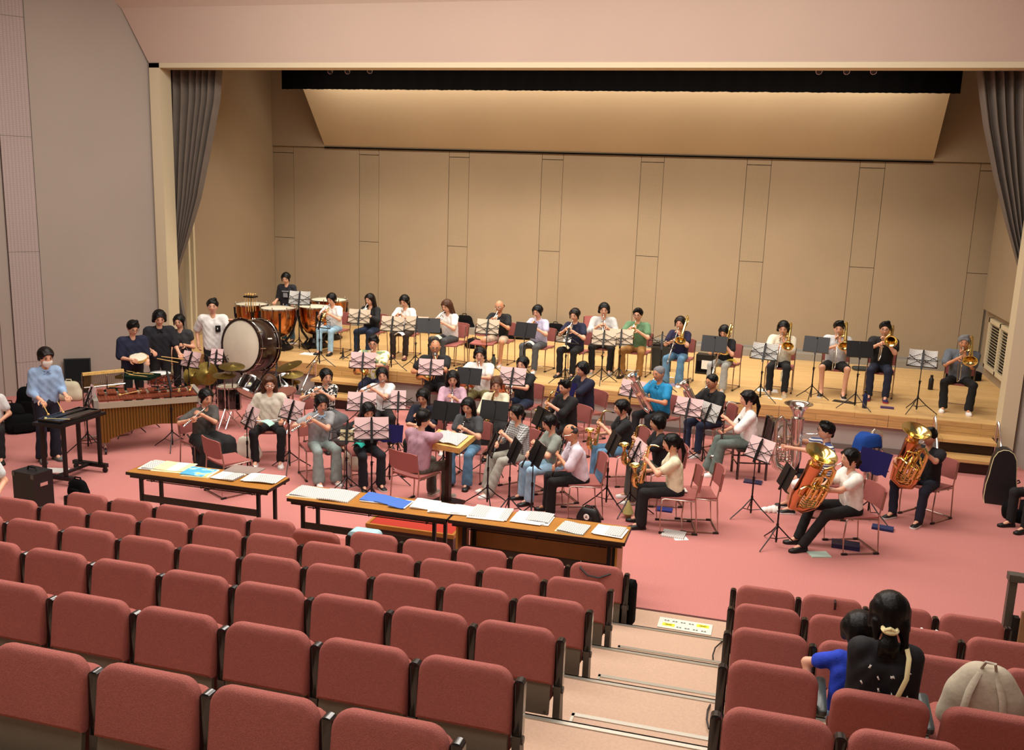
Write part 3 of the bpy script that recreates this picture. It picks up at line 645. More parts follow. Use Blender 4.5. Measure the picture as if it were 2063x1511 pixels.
paper_stack((-1.593, 8.340, 0.660), .26, .27, -6, 'sheets on a yellow envelope on the right-hand table', 2, under='cream_paper')
paper_stack((-1.247, 8.372, 0.660), .28, .25, -6, 'white printed stack at the right end of the right-hand table', 5)
mb = MB(); mb.bx((-.19, -.13, 0), (.19, .13, .012)); solo('plastic_case', mb, pm('clear_plastic', 'C8B8B0', .2, trans=.5), 'clear plastic case on the leftmost table, at its back edge', 'case', (-5.437, 8.807, 0.660))

# ================================================================ people: implicit bodies, meshed with surface nets
EDG = [((0,0,0),(1,0,0)),((0,1,0),(1,1,0)),((0,0,1),(1,0,1)),((0,1,1),(1,1,1)),((0,0,0),(0,1,0)),((1,0,0),(1,1,0)),((0,0,1),(0,1,1)),((1,0,1),(1,1,1)),((0,0,0),(0,0,1)),((1,0,0),(1,0,1)),((0,1,0),(0,1,1)),((1,1,0),(1,1,1))]
def snet(F, org, h):
    ins = F < 0; nx, ny, nz = F.shape
    c = np.zeros((nx-1, ny-1, nz-1), np.int8)
    for i in (0, 1):
        for j in (0, 1):
            for k in (0, 1): c += ins[i:nx-1+i, j:ny-1+j, k:nz-1+k]
    act = (c > 0) & (c < 8); I = np.argwhere(act); idx = -np.ones(act.shape, np.int64); idx[act] = np.arange(len(I))
    acc = np.zeros((len(I), 3)); cnt = np.zeros(len(I))
    for a, b in EDG:
        fa = F[I[:, 0]+a[0], I[:, 1]+a[1], I[:, 2]+a[2]]; fb = F[I[:, 0]+b[0], I[:, 1]+b[1], I[:, 2]+b[2]]
        m = (fa < 0) != (fb < 0); t = np.where(m, fa/np.where(m, fa-fb, 1), 0)
        acc += m[:, None]*(np.array(a)+t[:, None]*(np.array(b)-np.array(a))); cnt += m
    V = (I+acc/cnt[:, None])*h+org; Q = []
    for ax in range(3):
        s0 = [slice(None)]*3; s1 = [slice(None)]*3; s0[ax] = slice(0, -1); s1[ax] = slice(1, None)
        A = ins[tuple(s0)]; B = ins[tuple(s1)]; E = np.argwhere(A != B); fl = A[tuple(E.T)]
        b1, b2 = (ax+1) % 3, (ax+2) % 3
        ok = (E[:, b1] > 0) & (E[:, b2] > 0) & (E[:, b1] < F.shape[b1]-1) & (E[:, b2] < F.shape[b2]-1); E = E[ok]; fl = fl[ok]
        def g(d1, d2):
            e = E.copy(); e[:, b1] += d1; e[:, b2] += d2; return idx[e[:, 0], e[:, 1], e[:, 2]]
        q = np.stack([g(-1, -1), g(0, -1), g(0, 0), g(-1, 0)], 1); q[~fl] = q[~fl][:, ::-1]; Q.append(q)
    return V, np.vstack(Q)
def field(prims, h, k=.03, cuts=()):
    """prims: (a, b, ra, rb[, ysq]) rounded cones; cuts: same, subtracted"""
    P = [(V3(p[0]), V3(p[1]), p[2], p[3], p[4] if len(p) > 4 else 1.0) for p in prims]
    lo = np.min([np.minimum(a, b)-max(ra, rb)/min(1, s)-.0 for a, b, ra, rb, s in P], 0)-2*h-.01; hi = np.max([np.maximum(a, b)+max(ra, rb)/min(1, s) for a, b, ra, rb, s in P], 0)+2*h+.01
    n = np.ceil((hi-lo)/h).astype(int)+1; F = np.full(n, .3, np.float32)
    ax = [lo[i]+np.arange(n[i])*h for i in range(3)]
    def ev(a, b, ra, rb, s, m):
        R = max(ra, rb)/min(1, s)+m; l = np.maximum(((np.minimum(a, b)-R-lo)/h).astype(int), 0); u = np.minimum(((np.maximum(a, b)+R-lo)/h).astype(int)+2, n)
        X = ax[0][l[0]:u[0], None, None]; Y = ax[1][None, l[1]:u[1], None]; Z_ = ax[2][None, None, l[2]:u[2]]
        d = b-a; dd = max(d@d, 1e-9); px, py, pz = X-a[0], Y-a[1], Z_-a[2]
        t = np.clip((px*d[0]+py*d[1]+pz*d[2])/dd, 0, 1); qx, qy, qz = px-t*d[0], (py-t*d[1])*s, pz-t*d[2]
        return (slice(l[0], u[0]), slice(l[1], u[1]), slice(l[2], u[2])), np.sqrt(qx*qx+qy*qy+qz*qz)-(ra+t*(rb-ra))
    for a, b, ra, rb, s in P:
        sl, v = ev(a, b, ra, rb, s, k+h*2); f = F[sl]; hh = np.clip(.5+.5*(f-v)/k, 0, 1); F[sl] = f*(1-hh)+v*hh-k*hh*(1-hh)
    for p in cuts:
        sl, v = ev(V3(p[0]), V3(p[1]), p[2], p[3], p[4] if len(p) > 4 else 1.0, .05); F[sl] = np.maximum(F[sl], -v)
    return F, lo, h
def implicit(prims, h=.016, k=.03, cuts=()):
    F, lo, h = field(prims, h, k, cuts); V, Q = snet(F, lo, h); return V, Q.tolist()
# ---- head template (face looks along -y); slots 0 skin, 1 dark, 2 lip, 3 white
def head_template():
    mb = MB(); nu, nv = 30, 22; vs = []
    for i in range(nv+1):
        th = math.pi*i/nv; z = math.cos(th)
        for j in range(nu):
            p = 2*math.pi*j/nu; x, y = math.sin(th)*math.cos(p), math.sin(th)*math.sin(p)
            low = max(0, -z); sx = .077*(1-.30*low**1.6); sy = .094*(1-.10*low)
            X_, Y_, Z_ = x*sx, y*sy, z*.118
            if y < 0:
                fr = -y
                nose = math.exp(-(X_/.011)**2)*(math.exp(-((Z_+.018)/.016)**2)*.020+math.exp(-((Z_-.006)/.022)**2)*.009)
                eye = math.exp(-((abs(X_)-.031)/.016)**2-((Z_-.012)/.012)**2)*.008
                chin = math.exp(-(X_/.022)**2-((Z_+.092)/.02)**2)*.008; brow = math.exp(-((abs(X_)-.028)/.026)**2-((Z_-.034)/.01)**2)*.004
                mouth = math.exp(-(X_/.02)**2-((Z_+.052)/.012)**2)*.005; cheek = math.exp(-((abs(X_)-.045)/.02)**2-((Z_+.022)/.025)**2)*.003
                Y_ -= (nose-eye+chin+brow+mouth+cheek)*fr
            else: Y_ += .010*math.exp(-((Z_-.03)/.06)**2)
            vs.append((X_, Y_, Z_))
    mb.add(vs, [(i*nu+j, (i+1)*nu+j, (i+1)*nu+(j+1) % nu, i*nu+(j+1) % nu) for i in range(nv) for j in range(nu)])
    for s in (-1, 1):
        mb.ell((s*.031, -.0815, .010), (.0135, .006, .0055), 8, 6, 3); mb.ell((s*.031, -.0865, .0095), (.0065, .0035, .0052), 8, 5, 1)
        mb.tube([(s*.016, -.086, .016), (s*.031, -.0885, .0185), (s*.046, -.080, .015)], [.0016, .0024, .0014], 4, 1)
        mb.tube([(s*.014, -.090, .034), (s*.031, -.091, .039), (s*.049, -.080, .034)], [.002, .0032, .0016], 4, 1)
        mb.ell((s*.078, .006, -.004), (.010, .019, .030), 8, 6, 0, np.array(RY(s*12).to_3x3())); mb.ell((s*.083, .002, -.002), (.004, .010, .018), 6, 5, 0)
        mb.ell((s*.005, -.1035, -.030), (.0028, .002, .0018), 5, 4, 1)
    mb.ell((0, -.0965, -.0495), (.021, .006, .0042), 8, 5, 2); mb.ell((0, -.0955, -.0565), (.017, .007, .005), 8, 5, 2); mb.tube([(-.021, -.0935, -.0528), (0, -.1015, -.0532), (.021, -.0935, -.0528)], .0012, 4, 1)
    return mb
HEAD = head_template()
HC = {}
def hair_mesh(style, col):
    if (style, col) in HC: return HC[(style, col)]
    c = (0, .010, .022); h = .0085
    # cap is an ellipsoid made of a fat capsule; the face is carved out
    P = [((0, -.004, .042), (0, .028, .035), .088, .094), ((-.022, .01, .035), (.022, .01, .035), .074, .076)]
    cut = [((0, -.16, -.04), (0, -.115, .005), .082, .076), ((0, -.11, -.16), (0, -.075, -.06), .068, .075), ((0, .0, -.20), (0, .02, -.105), .09, .055)]
    if style in ('short', 'side', 'buzz'):
        P = [(a, b, r1-.005, r2-.006) for a, b, r1, r2 in P]
        P += [((0, .06, .03), (0, .070, -.055), .052, .034), ((-.07, .008, .04), (-.074, .004, -.005), .022, .010), ((.07, .008, .04), (.074, .004, -.005), .022, .010)]
        if style == 'short': P += [((-.04, -.070, .070), (.045, -.068, .066), .019, .019), ((0, -.07, .07), (-.01, -.080, .056), .020, .012), ((-.03, -.05, .10), (.04, .0, .115), .03, .03)]
        if style == 'buzz': P = [(a, b, r1-.006, r2-.006) for a, b, r1, r2 in P]
        if style == 'side': P += [((.02, -.05, .105), (-.055, -.06, .07), .03, .02), ((.02, -.04, .11), (.06, -.02, .06), .03, .022)]
    if style in ('bangs', 'bob', 'long', 'pony', 'tied', 'mush', 'wavy'):
        P += [((-.04, -.076, .064), (.04, -.076, .064), .017, .017), ((-.045, -.074, .053), (.04, -.076, .050), .011, .011), ((0, .06, .03), (0, .06, -.05), .055, .045)]
        P += [((s*.070, -.028, .05), (s*.081, -.034, -.055 if style != 'mush' else .0), .021, .009) for s in (-1, 1)]
    if style in ('bob', 'mush'):
        zb = -.085 if style == 'bob' else -.045
        P += [((s*.070, .01, .03), (s*.080, .0, zb), .032, .028) for s in (-1, 1)]+[((-.05, .06, 0), (-.045, .055, zb), .045, .04), ((.05, .06, 0), (.045, .055, zb), .045, .04)]
    if style in ('long', 'wavy'):
        zb = -.25 if style == 'long' else -.22
        P += [((s*.072, .01, .03), (s*.082, .01, -.10), .030, .028) for s in (-1, 1)]+[((s*.082, .01, -.10), (s*.095, .0, zb), .026, .022 if style == 'long' else .036) for s in (-1, 1)]+[((s*.04, .065, 0), (s*.05, .085, zb), .045, .036) for s in (-1, 1)]
    if style == 'shoulder': 
        P += [((s*.070, .01, .04), (s*.088, .0, -.12), .032, .030) for s in (-1, 1)]+[((s*.045, .06, 0), (s*.05, .06, -.13), .045, .04) for s in (-1, 1)]+[((0, .06, 0), (0, .07, -.12), .05, .045), ((-.04, -.055, .085), (-.072, -.045, .02), .025, .016), ((.03, -.05, .09), (.074, -.04, .02), .025, .014)]
    if style == 'halfup': P += [((s*.070, .01, .03), (s*.078, .02, -.06), .032, .03) for s in (-1, 1)]+[((0, .06, .03), (0, .075, -.05), .06, .045), ((0, .095, -.07), (-.005, .10, -.15), .030, .045), ((-.02, .10, -.15), (-.03, .10, -.20), .03, .014), ((.02, .10, -.15), (.04, .09, -.21), .028, .012), ((-.065, .05, -.04), (-.085, .05, -.15), .034, .018), ((-.085, .05, -.15), (-.07, .05, -.18), .018, .012), ((.06, .06, -.04), (.06, .07, -.12), .03, .016)]
    if style == 'pony': P += [((0, .098, .03), (0, .125, .02), .022, .026), ((0, .125, .02), (.01, .145, -.11), .027, .026), ((.01, .145, -.11), (.02, .12, -.25), .026, .010)]
    if style == 'tied': P += [((0, .09, -.035), (0, .115, -.05), .03, .034), ((0, .115, -.05), (.0, .10, -.12), .028, .014)]
    if style == 'bald':
        P = [((s*.066, .02, -.008), (s*.05, .068, -.005), .020, .026) for s in (-1, 1)]+[((-.05, .072, -.005), (.05, .072, -.005), .030, .030), ((0, .075, 0), (0, .07, -.05), .03, .025)]
        cut = []
    if style == 'balding':
        P = [((s*.064, -.002, .030), (s*.052, .055, .02), .012, .032) for s in (-1, 1)]+[((-.045, .064, .03), (.045, .064, .03), .034, .034), ((0, .066, 0), (0, .066, -.05), .034, .026), ((-.04, .03, .075), (.04, .03, .075), .026, .026), ((-.03, -.03, .095), (.03, -.02, .097), .012, .012)]
        cut = []
    if style == 'child': P += [((-.045, -.07, .06), (.045, -.07, .06), .026, .026), ((0, .06, .0), (0, .06, -.055), .06, .045)]+[((s*.07, .01, .03), (s*.075, .01, -.03), .03, .022) for s in (-1, 1)]
    V, Q = implicit(P, h, .018, cut); V = np.array(V)
    V = V+.0018*np.sin(V[:, :1]*190+V[:, 1:2]*60)*np.array([1, .6, 0]); mb = MB(); mb.add(V, Q)
    me = mb.mesh('hair', 'hair_'+col); HC[(style, col)] = me; return me
def shoe_mesh(kind, col, sole):
    key = ('shoe', kind, col, sole)
    if key in HC: return HC[key]
    mb = MB(); rings = []
    for y, w, h0, h1 in ((.075, .024, .0, .035), (.07, .034, 0, .07), (.03, .038, 0, .10 if kind == 'hi' else .075), (-.02, .038, 0, .085), (-.07, .043, 0, .065), (-.12, .046, 0, .05), (-.16, .038, 0, .042), (-.178, .018, .004, .03)):
        rings.append([(w*a, y, z) for a, z in ((-1, h0+.016), (-1, h0+.03), (-.8, h1*.8), (-.35, h1), (.35, h1), (.8, h1*.8), (1, h0+.03), (1, h0+.016))])
    mb.loft(rings, 0); rings = [[(w*1.06*a, y, z) for a, z in ((-1, 0), (-1, .022), (1, .022), (1, 0))] for y, w in ((.078, .026), (.03, .038), (-.02, .037), (-.08, .044), (-.13, .046), (-.165, .037), (-.182, .016))]
    mb.loft(rings, 1)
    me = mb.mesh('shoe', [col, sole]); HC[key] = me; return me
def glasses_mesh(key='black_metal'):
    if ('gl', key) in HC: return HC[('gl', key)]
    mb = MB()
    for s in (-1, 1):
        mb.torus((s*.032, -.100, .008), .021, .0018, (0, 1, 0), 14, 4); mb.tube([(s*.052, -.098, .012), (s*.078, -.06, .010), (s*.084, .0, .004)], .0016, 4)
    mb.tube([(-.011, -.101, .012), (.011, -.101, .012)], .0016, 4); me = mb.mesh('glasses', key); HC[('gl', key)] = me; return me
def mask_mesh():
    mb = MB(); rings = []
    for z, w in ((-.012, .050), (-.03, .062), (-.05, .064), (-.075, .056), (-.100, .036)):
        rings.append([(w*math.sin(a), -.060-.052*math.cos(a)*(1-.2*abs(z+.04)/.06), z) for a in np.linspace(-1.35, 1.35, 11)]+[(w*.97*math.sin(a), -.056-.050*math.cos(a)*(1-.2*abs(z+.04)/.06), z) for a in np.linspace(1.35, -1.35, 11)])
    mb.loft(rings)
    return mb.mesh('face_mask', 'white_plastic')
def ik(S, T, l1, l2, hint):
    d = T-S; L = np.linalg.norm(d); u = d/L; L2 = min(L, (l1+l2)*.995); L2 = max(L2, .16); T2 = S+u*L2; a = (l1*l1-l2*l2+L2*L2)/(2*L2); hh = math.sqrt(max(l1*l1-a*a, 0))
    p = hint-u*(hint@u); return S+u*a+nrm(p)*hh, T2
def hand(mb, wr, f, n, side, curl=55, spread=.004):
    """wr wrist point, f forward, n palm normal (direction the fingers close to); side +1 left hand, -1 right"""
    f = nrm(f); n = nrm(n-f*(n@f)); s = np.cross(f, n)*side
    pc = wr+f*.045
    L_ = [.068, .076, .072, .056]
    for i in range(4):
        b = wr+f*.078+s*(.027-.018*i); a1, a2 = math.radians(curl*.45), math.radians(curl*1.15); a3 = math.radians(curl*1.6); l = L_[i]
        p1 = b+(f*math.cos(a1)+n*math.sin(a1))*l*.45; p2 = p1+(f*math.cos(a2)+n*math.sin(a2))*l*.33; p3 = p2+(f*math.cos(a3)+n*math.sin(a3))*l*.25
        mb.tube([b-f*.02, p1, p2, p3], [.0095, .0088, .0078, .006], 6)
    b = wr+f*.022+s*.028; p1 = b+(f*.45+s*.75+n*.35)*.034; p2 = p1+(f*.75+s*.25+n*.6)*.026; p3 = p2+(f*.8-s*.1+n*.5)*.018
    mb.tube([b-s*.012, b, p1, p2, p3], [.012, .012, .0105, .009, .007], 6)
    return [(wr, pc+f*.018, .024, .026, 1.0)]
def person(label, head, hz, phi, seated=True, sex='f', top='101014', sleeve=.6, bottom='101014', bot='pants', cuff=.062, hair=('bangs', 'black'), shoes=('low', 'black', 'black'), L=None, R=None, Ln=None, Rn=None, curlL=55, curlR=55,
           lean=6, pitch=15, hyaw=0, skin='skin', z0=0.0, spread=.10, feet=None, build=1.0, glasses=None, group=None, hint=(0, 0), shirtlen=0, grid=.0165, fitz=True, extra=None, tilt=0, collar=None, smin=.84, hs=1.10, cat='person', hroll=0, turn=0):
    """head: (x, y) of the head centre in the hall, hz its height above the local floor"""
    wsh = (.158 if sex == 'f' else .183)*build; hip_z = .545 if seated else .90; spine = .47 if sex == 'f' else .49
    Rl = np.array((RZ(turn) @ RX(lean)).to_3x3()); Rh = np.array((RZ(hyaw+turn*.5) @ RX(pitch) @ RY(hroll)).to_3x3())
    Pv = np.array((0, 0., hip_z)); nb = Pv+Rl@np.array((0, -.0, spine)); hcn = nb+np.array(RX(lean*.6+pitch*.35).to_3x3())@np.array((0, -.025, .185))
    s = hz/hcn[2]; s = min(max(s, smin), 1.02) if fitz else K
    Mw = TR(head[0], head[1], z0) @ RZ(phi) @ TR(-hcn[0]*s, -hcn[1]*s, 0) @ Matrix.Scale(s, 4)
    t = thing('person', label, cat, mat=Mw, group=group)
    shl = {+1: nb+Rl@np.array((wsh, 0, -.045)), -1: nb+Rl@np.array((-wsh, 0, -.045))}
    # legs
    J = {}
    for sd in (1, -1):
        hp = Pv+np.array((sd*.088, -.0, -.02))
        if seated:
            kx = sd*(.10+spread*.5); fx = sd*(.10+spread*.35); fy = -.44
            if feet: fx, fy = feet[0 if sd > 0 else 1]
            kn = np.array((kx*.6+fx*.4, -.43, .52)); an = np.array((fx, fy, .09))
            d = an-kn; kn = an-nrm(d)*.43 if False else kn
        else:
            fx, fy = (sd*.10, -.0)
            if feet: fx, fy = feet[0 if sd > 0 else 1]
            an = np.array((fx, fy+.02, .09)); kn = np.array((sd*.095+(fx-sd*.1)*.5, fy*.5-.03, .49))
        J[sd] = (hp, kn, an)
    body = []
    def T3(p): return tuple(p)
    # torso
    ch = nb+Rl@np.array((0, 0, -.14))
    body += [(Pv+np.array((sd*.06, .0, .0)), ch+Rl@np.array((sd*.06, 0, 0)), .092, .090) for sd in (1, -1)]
    body += [(shl[1]*.82+nb*.18, shl[-1]*.82+nb*.18, .050, .050), (nb+np.array((0, 0, -.03)), hcn+Rh@np.array((0, .022, -.05)), .049, .047)]
    body += [(hcn+Rh@np.array((0, .01, -.01)), hcn+Rh@np.array((0, .015, .04)), .055, .055)]
    hb = MB(); arms = {}
    for sd, T_, Nn, cu in ((1, L, Ln, curlL), (-1, R, Rn, curlR)):
        S_ = shl[sd]
        if T_ is None: T_ = (sd*.10, -.30, hip_z+.07) if seated else (sd*.24, -.04, .80)
        T_ = V3(T_); hn = np.array((sd*((.55 if seated else .18)+hint[0]), .15, -.8+hint[1]))
        # wrist sits behind the grip point
        E_, W_ = ik(S_, T_, .275, .30, hn); f = nrm(T_-E_); W_ = E_+nrm(W_-E_)*.245 if np.linalg.norm(T_-E_) > .25 else E_+f*.245
        n_ = V3(Nn) if Nn is not None else np.array((-sd*.8, -.1, -.5))
        arms[sd] = (S_, E_, W_, f)
        body += [(S_, E_, .043, .036), (E_, W_, .036, .0245)]
        body += hand(hb, W_, f, n_, sd, cu)
    for sd in (1, -1):
        hp, kn, an = J[sd]; fd = np.array((0, -1, 0)); body += [(hp, kn, .078, .052), (kn, an+np.array((0, 0, .0)), .052, .034), (an, an+np.array((0, -.10, -.045)), .033, .026)]
    V_, Q_ = implicit(body, grid*.92, .028)
    mb = MB(); mb.add(V_, Q_); mb.v += [v for v in hb.v]
    o = mb.n; mb.n += hb.n; mb.f += [tuple(i+o for i in q) for q in hb.f]; mb.m += hb.m
    Hm = TR(*hcn) @ Matrix(Rh.tolist()).to_4x4() @ Matrix.Scale(hs, 4); mb.xf(HEAD, Hm)
    part('body', mb, [skin, 'eye', 'lip', 'eye_white'], t)
    # shirt
    w = .022 if sex == 'f' else .028; w *= build
    if top:
        sh = [(Pv+np.array((sd*.066, .0, .0-shirtlen)), ch+Rl@np.array((sd*.068, 0, 0)), .098+w*.6, .092+w) for sd in (1, -1)]
        sh += [(shl[1]*.84+nb*.16, shl[-1]*.84+nb*.16, .050+w*.8, .050+w*.8), (nb+Rl@np.array((0, .005, -.04)), nb+Rl@np.array((0, .005, -.02)), .062, .058)]
        for sd in (1, -1):
            S_, E_, W_, f = arms[sd]
            if sleeve <= 1.0: sh += [(S_, S_+(E_-S_)*max(sleeve, .05), .047+w, .042+w*1.15)]
            else: sh += [(S_, E_, .047+w, .040+w*.9), (E_, E_+(W_-E_)*(sleeve-1), .041+w*.8, .034+w*.6)]
        cuts = [(nb+Rl@np.array((0, -.03, .055)), nb+Rl@np.array((0, -.06, .01)), .050, .042)]
        V_, Q_ = implicit(sh, grid, .030, cuts); V_ = np.array(V_)
        V_ = V_+(.0022*np.sin(V_[:, 2:3]*48+V_[:, 0:1]*60+2*np.sin(V_[:, 1:2]*30))+.002*np.sin(V_[:, 0:1]*95-V_[:, 2:3]*33))*np.array([0.5, 1, 0]); mb = MB(); mb.add(V_, Q_); part('shirt', mb, top, t)
    if collar:
        mb = MB(); ring = [nb+Rl@np.array((.070*math.sin(a), -.012-.066*math.cos(a), .020-.030*math.cos(a)*(1 if abs(a) < 2 else .6))) for a in np.linspace(-2.9, 2.9, 15)]
        mb.tube(ring, .014, 6, sq=.6); mb.tube([ring[7]+np.array((-.012, -.01, -.01)), ring[7]+np.array((-.045, -.018, -.035))], .013, 5, sq=.4); mb.tube([ring[7]+np.array((.012, -.01, -.01)), ring[7]+np.array((.045, -.018, -.035))], .013, 5, sq=.4); part('collar', mb, collar, t)
    if extra == 'beard': mb = MB(); mb.ell((0, -.078, -.088), (.036, .026, .028), 10, 8); mb.tube([(-.03, -.098, -.048), (0, -.108, -.040), (.03, -.098, -.048)], .005, 5); part('beard', mb, 'hair_grey', t, Hm)
    if extra == 'mask': obj('face_mask', mask_mesh(), t, Hm)
    if extra == 'scrunchie': mb = MB(); mb.torus((0, .118, .03), .032, .016, (0, 1, 0), 14, 6); part('hair_tie', mb, 'white_plastic', t, Hm)
    # trousers / skirt
    if bottom:
        tr = [(Pv+np.array((-.05, .01, -.01)), Pv+np.array((.05, .01, -.01)), .118, .118)]; cuts = []
        for sd in (1, -1):
            hp, kn, an = J[sd]
            if bot == 'pants': tr += [(hp, kn, .094, .066), (kn, an+np.array((0, 0, .0)), .066, cuff)]
            elif bot == 'shorts': tr += [(hp, hp+(kn-hp)*.82, .096, .082)]
            elif bot == 'skirt': tr += [(hp, kn+np.array((0, .02, -.02)), .12, .11), (kn, kn+(an-kn)*.75, .10, .13)]
            elif bot == 'dress': tr += [(hp, kn+np.array((0, .02, -.02)), .14, .14), (kn, kn+(an-kn)*.8, .13, .17), (hp, an+np.array((0, .2, .05)), .12, .15)]
            cuts.append((an+np.array((0, -.02, -.16)), an+np.array((0, -.02, -.075)), .09, .07))
        if bot == 'skirt' or bot == 'dress':
            tr += [((J[1][1]+J[-1][1])/2+np.array((0, .06, -.05)), (J[1][2]+J[-1][2])/2+np.array((0, .05, .12)), .13, .12)]
        V_, Q_ = implicit(tr, grid, .03, cuts); V_ = np.array(V_)
        V_ = V_+.003*np.sin(V_[:, 1:2]*60+V_[:, 2:3]*40)*np.array([1, 0, .5]); mb = MB(); mb.add(V_, Q_)
        nm = {'pants': 'trousers', 'shorts': 'shorts', 'skirt': 'skirt', 'dress': 'skirt'}[bot]; part(nm, mb, bottom, t)
    if shoes:
        for sd in (1, -1):
            an = J[sd][2]; obj('shoe', shoe_mesh(*shoes), t, TR(an[0], an[1]-.01, an[2]-.088) @ RZ(sd*8))
    if hair: obj('hair', hair_mesh(*hair), t, Hm)
    if glasses: obj('glasses', glasses_mesh(glasses), t, Hm)
    mouth = hcn+Rh@np.array((0, -.113, -.058))
    return dict(t=t, M=Mw, head=hcn, Hm=Hm, mouth=mouth, s=s, nb=nb, Pv=Pv, J=J, sh=shl, Rl=Rl, arms=arms)
def chest(P, x, z, w, h, mat, name='print', marks=None):
    """flat print or pocket on the chest, curved round the shirt"""
    mb = MB(); rings = []
    for i in range(5):
        u = x-w/2+w*i/4; y = -math.sqrt(max(.02, .0245-(u*u)*.55))+.004; rings.append([(u, y-.006, z-h/2), (u, y-.006, z+h/2), (u, y+.012, z+h/2), (u, y+.012, z-h/2)])
    mb.loft(rings); Lm = Matrix(P['Rl'].tolist()).to_4x4(); part(name, mb, mat, P['t'], TR(*P['Pv']) @ Lm)
def pose(sex='f', seated=True, lean=6, pitch=15, hyaw=0, turn=0):
    """same maths as person(): mouth position in person space, for aiming the hands"""
    hip_z = .545 if seated else .90; spine = .47 if sex == 'f' else .49
    Rl = np.array((RZ(turn) @ RX(lean)).to_3x3()); Rh = np.array((RZ(hyaw+turn*.5) @ RX(pitch)).to_3x3())
    nb = np.array((0, 0, hip_z))+Rl@np.array((0, 0, spine)); hcn = nb+np.array(RX(lean*.6+pitch*.35).to_3x3())@np.array((0, -.025, .185))
    return hcn+Rh@np.array((0, -.113, -.058))

# ================================================================ wind instruments, origin at the mouthpiece, -y away from the player
def bell(mb, pts, r0, r1, n=18, mi=0, flare=.16, thick=True):
    """bell tube following pts, radius r0 growing to r1 in a flare at the end"""
    P = [V3(p) for p in pts]; d = nrm(P[-1]-P[-2]); L_ = len(P); rr = [r0+(r1*.30-r0)*(i/(L_-1))**2 for i in range(L_)]
    mb.tube(P[:-1]+[P[-1]-d*flare*.999], rr[:-1]+[rr[-1]*.9], n, mi, caps=False)
    prof = [(rr[-1]*.9, -flare), (r1*.34, -flare*.7), (r1*.45, -flare*.4), (r1*.64, -flare*.17), (r1*.86, -flare*.04), (r1, 0), (r1, .004), (r1*.97, .004), (r1*.84, -flare*.035), (r1*.61, -flare*.16), (r1*.42, -flare*.4), (r1*.28, -flare*.75), (r1*.22, -flare*.95)]
    mb.lathe(prof, P[-1], d, n+6, mi)
INS = {}
def mk_trumpet(kind, metal, br=.060, flug=False):
    d = []; k = 1.15 if flug else 1.0
    mb = MB(); mb.lathe([(.004, .0), (.0135, -.001), (.0135, .008), (.006, .02), (.005, .09)], (0, .0, 0), (0, -1, 0), 8); d.append(('mouthpiece', mb.mesh('mouthpiece', 'silver' if metal != 'white_plastic' else metal)))
    mb = MB(); mb.tube([(0, -.08, 0), (0, -.34, 0), (0, -.385, -.012), (0, -.40, -.038), (0, -.385, -.064), (0, -.34, -.074), (0, -.24, -.074)], .0068, 7); mb.tube([(0, -.30, -.004), (0, -.30, -.07)], .004, 4)
    mb.tube([(-.004, -.22, -.01), (-.03, -.17, -.03), (-.02, -.12, -.05), (.0, -.13, -.07), (0, -.2, -.074)], .0062, 6); d.append(('tubing', mb.mesh('tubing', metal)))
    mb = MB(); bell(mb, [(.022, -.20, -.062), (.024, -.13, -.064), (.026, -.105, -.05), (.026, -.105, -.02), (.026, -.14, -.006), (.024, -.30, -.006), (.022, -.50, -.006)], .0072, br*k, 14, flare=.15*k); d.append(('bell', mb.mesh('bell', metal)))
    for i in range(3):
        mb = MB(); y = -.205-.026*i; mb.tube([(.008, y, -.105), (.008, y, .022)], .0115, 8); mb.tube([(.008, y, .022), (.008, y, .042)], .0035, 5); mb.tube([(.008, y, .042), (.008, y, .046)], .009, 8); d.append(('valve', mb.mesh('valve', 'silver' if metal != 'white_plastic' else metal)))
    INS[kind] = dict(parts=d, rot=RX(36), L=(.040, -.24, -.05), R=(-.028, -.225, .0), Ln=(-.9, -.1, .2), Rn=(.9, -.2, -.3), cl=75, cr=50, hint=(.15, .1))
mk_trumpet('trumpet', 'silver'); mk_trumpet('gold trumpet', 'brass'); mk_trumpet('white trumpet', 'white_plastic', .062); mk_trumpet('flugelhorn', 'rosebrass', .075, True)
def mk_flute(kind, metal):
    mb = MB(); mb.tube([(.075, 0, -.008), (-.17, 0, -.008)], .0105, 8); mb.tube([(.02, -.0, .0), (-.02, 0, .0)], .0115, 6); d = [('head_joint', mb.mesh('head_joint', metal))]
    mb = MB(); mb.tube([(-.17, 0, -.008), (-.60, 0, -.008)], .0098, 8)
    for x in (-.175, -.46, -.598): mb.tube([(x, 0, -.008), (x-.012, 0, -.008)], .0125, 8)
    d.append(('body_joint', mb.mesh('body_joint', metal)))
    for i in range(13):
        mb = MB(); x = -.20-.03*i; mb.tube([(x, 0, .002), (x, 0, .008)], .0088, 8); d.append(('key', mb.mesh('key', 'silver' if metal != 'white_plastic' else metal)))
    mb = MB(); mb.tube([(-.19, .012, .0), (-.58, .012, .0)], .003, 5); d.append(('key_rod', mb.mesh('key_rod', 'silver' if metal != 'white_plastic' else metal)))
    INS[kind] = dict(parts=d, rot=RZ(22) @ RY(-20), L=(-.23, .012, -.02), R=(-.42, .008, -.015), Ln=(-.3, .6, .3), Rn=(0, -.7, .3), cl=70, cr=50, hint=(.3, .35))
mk_flute('flute', 'silver'); mk_flute('white flute', 'white_plastic')
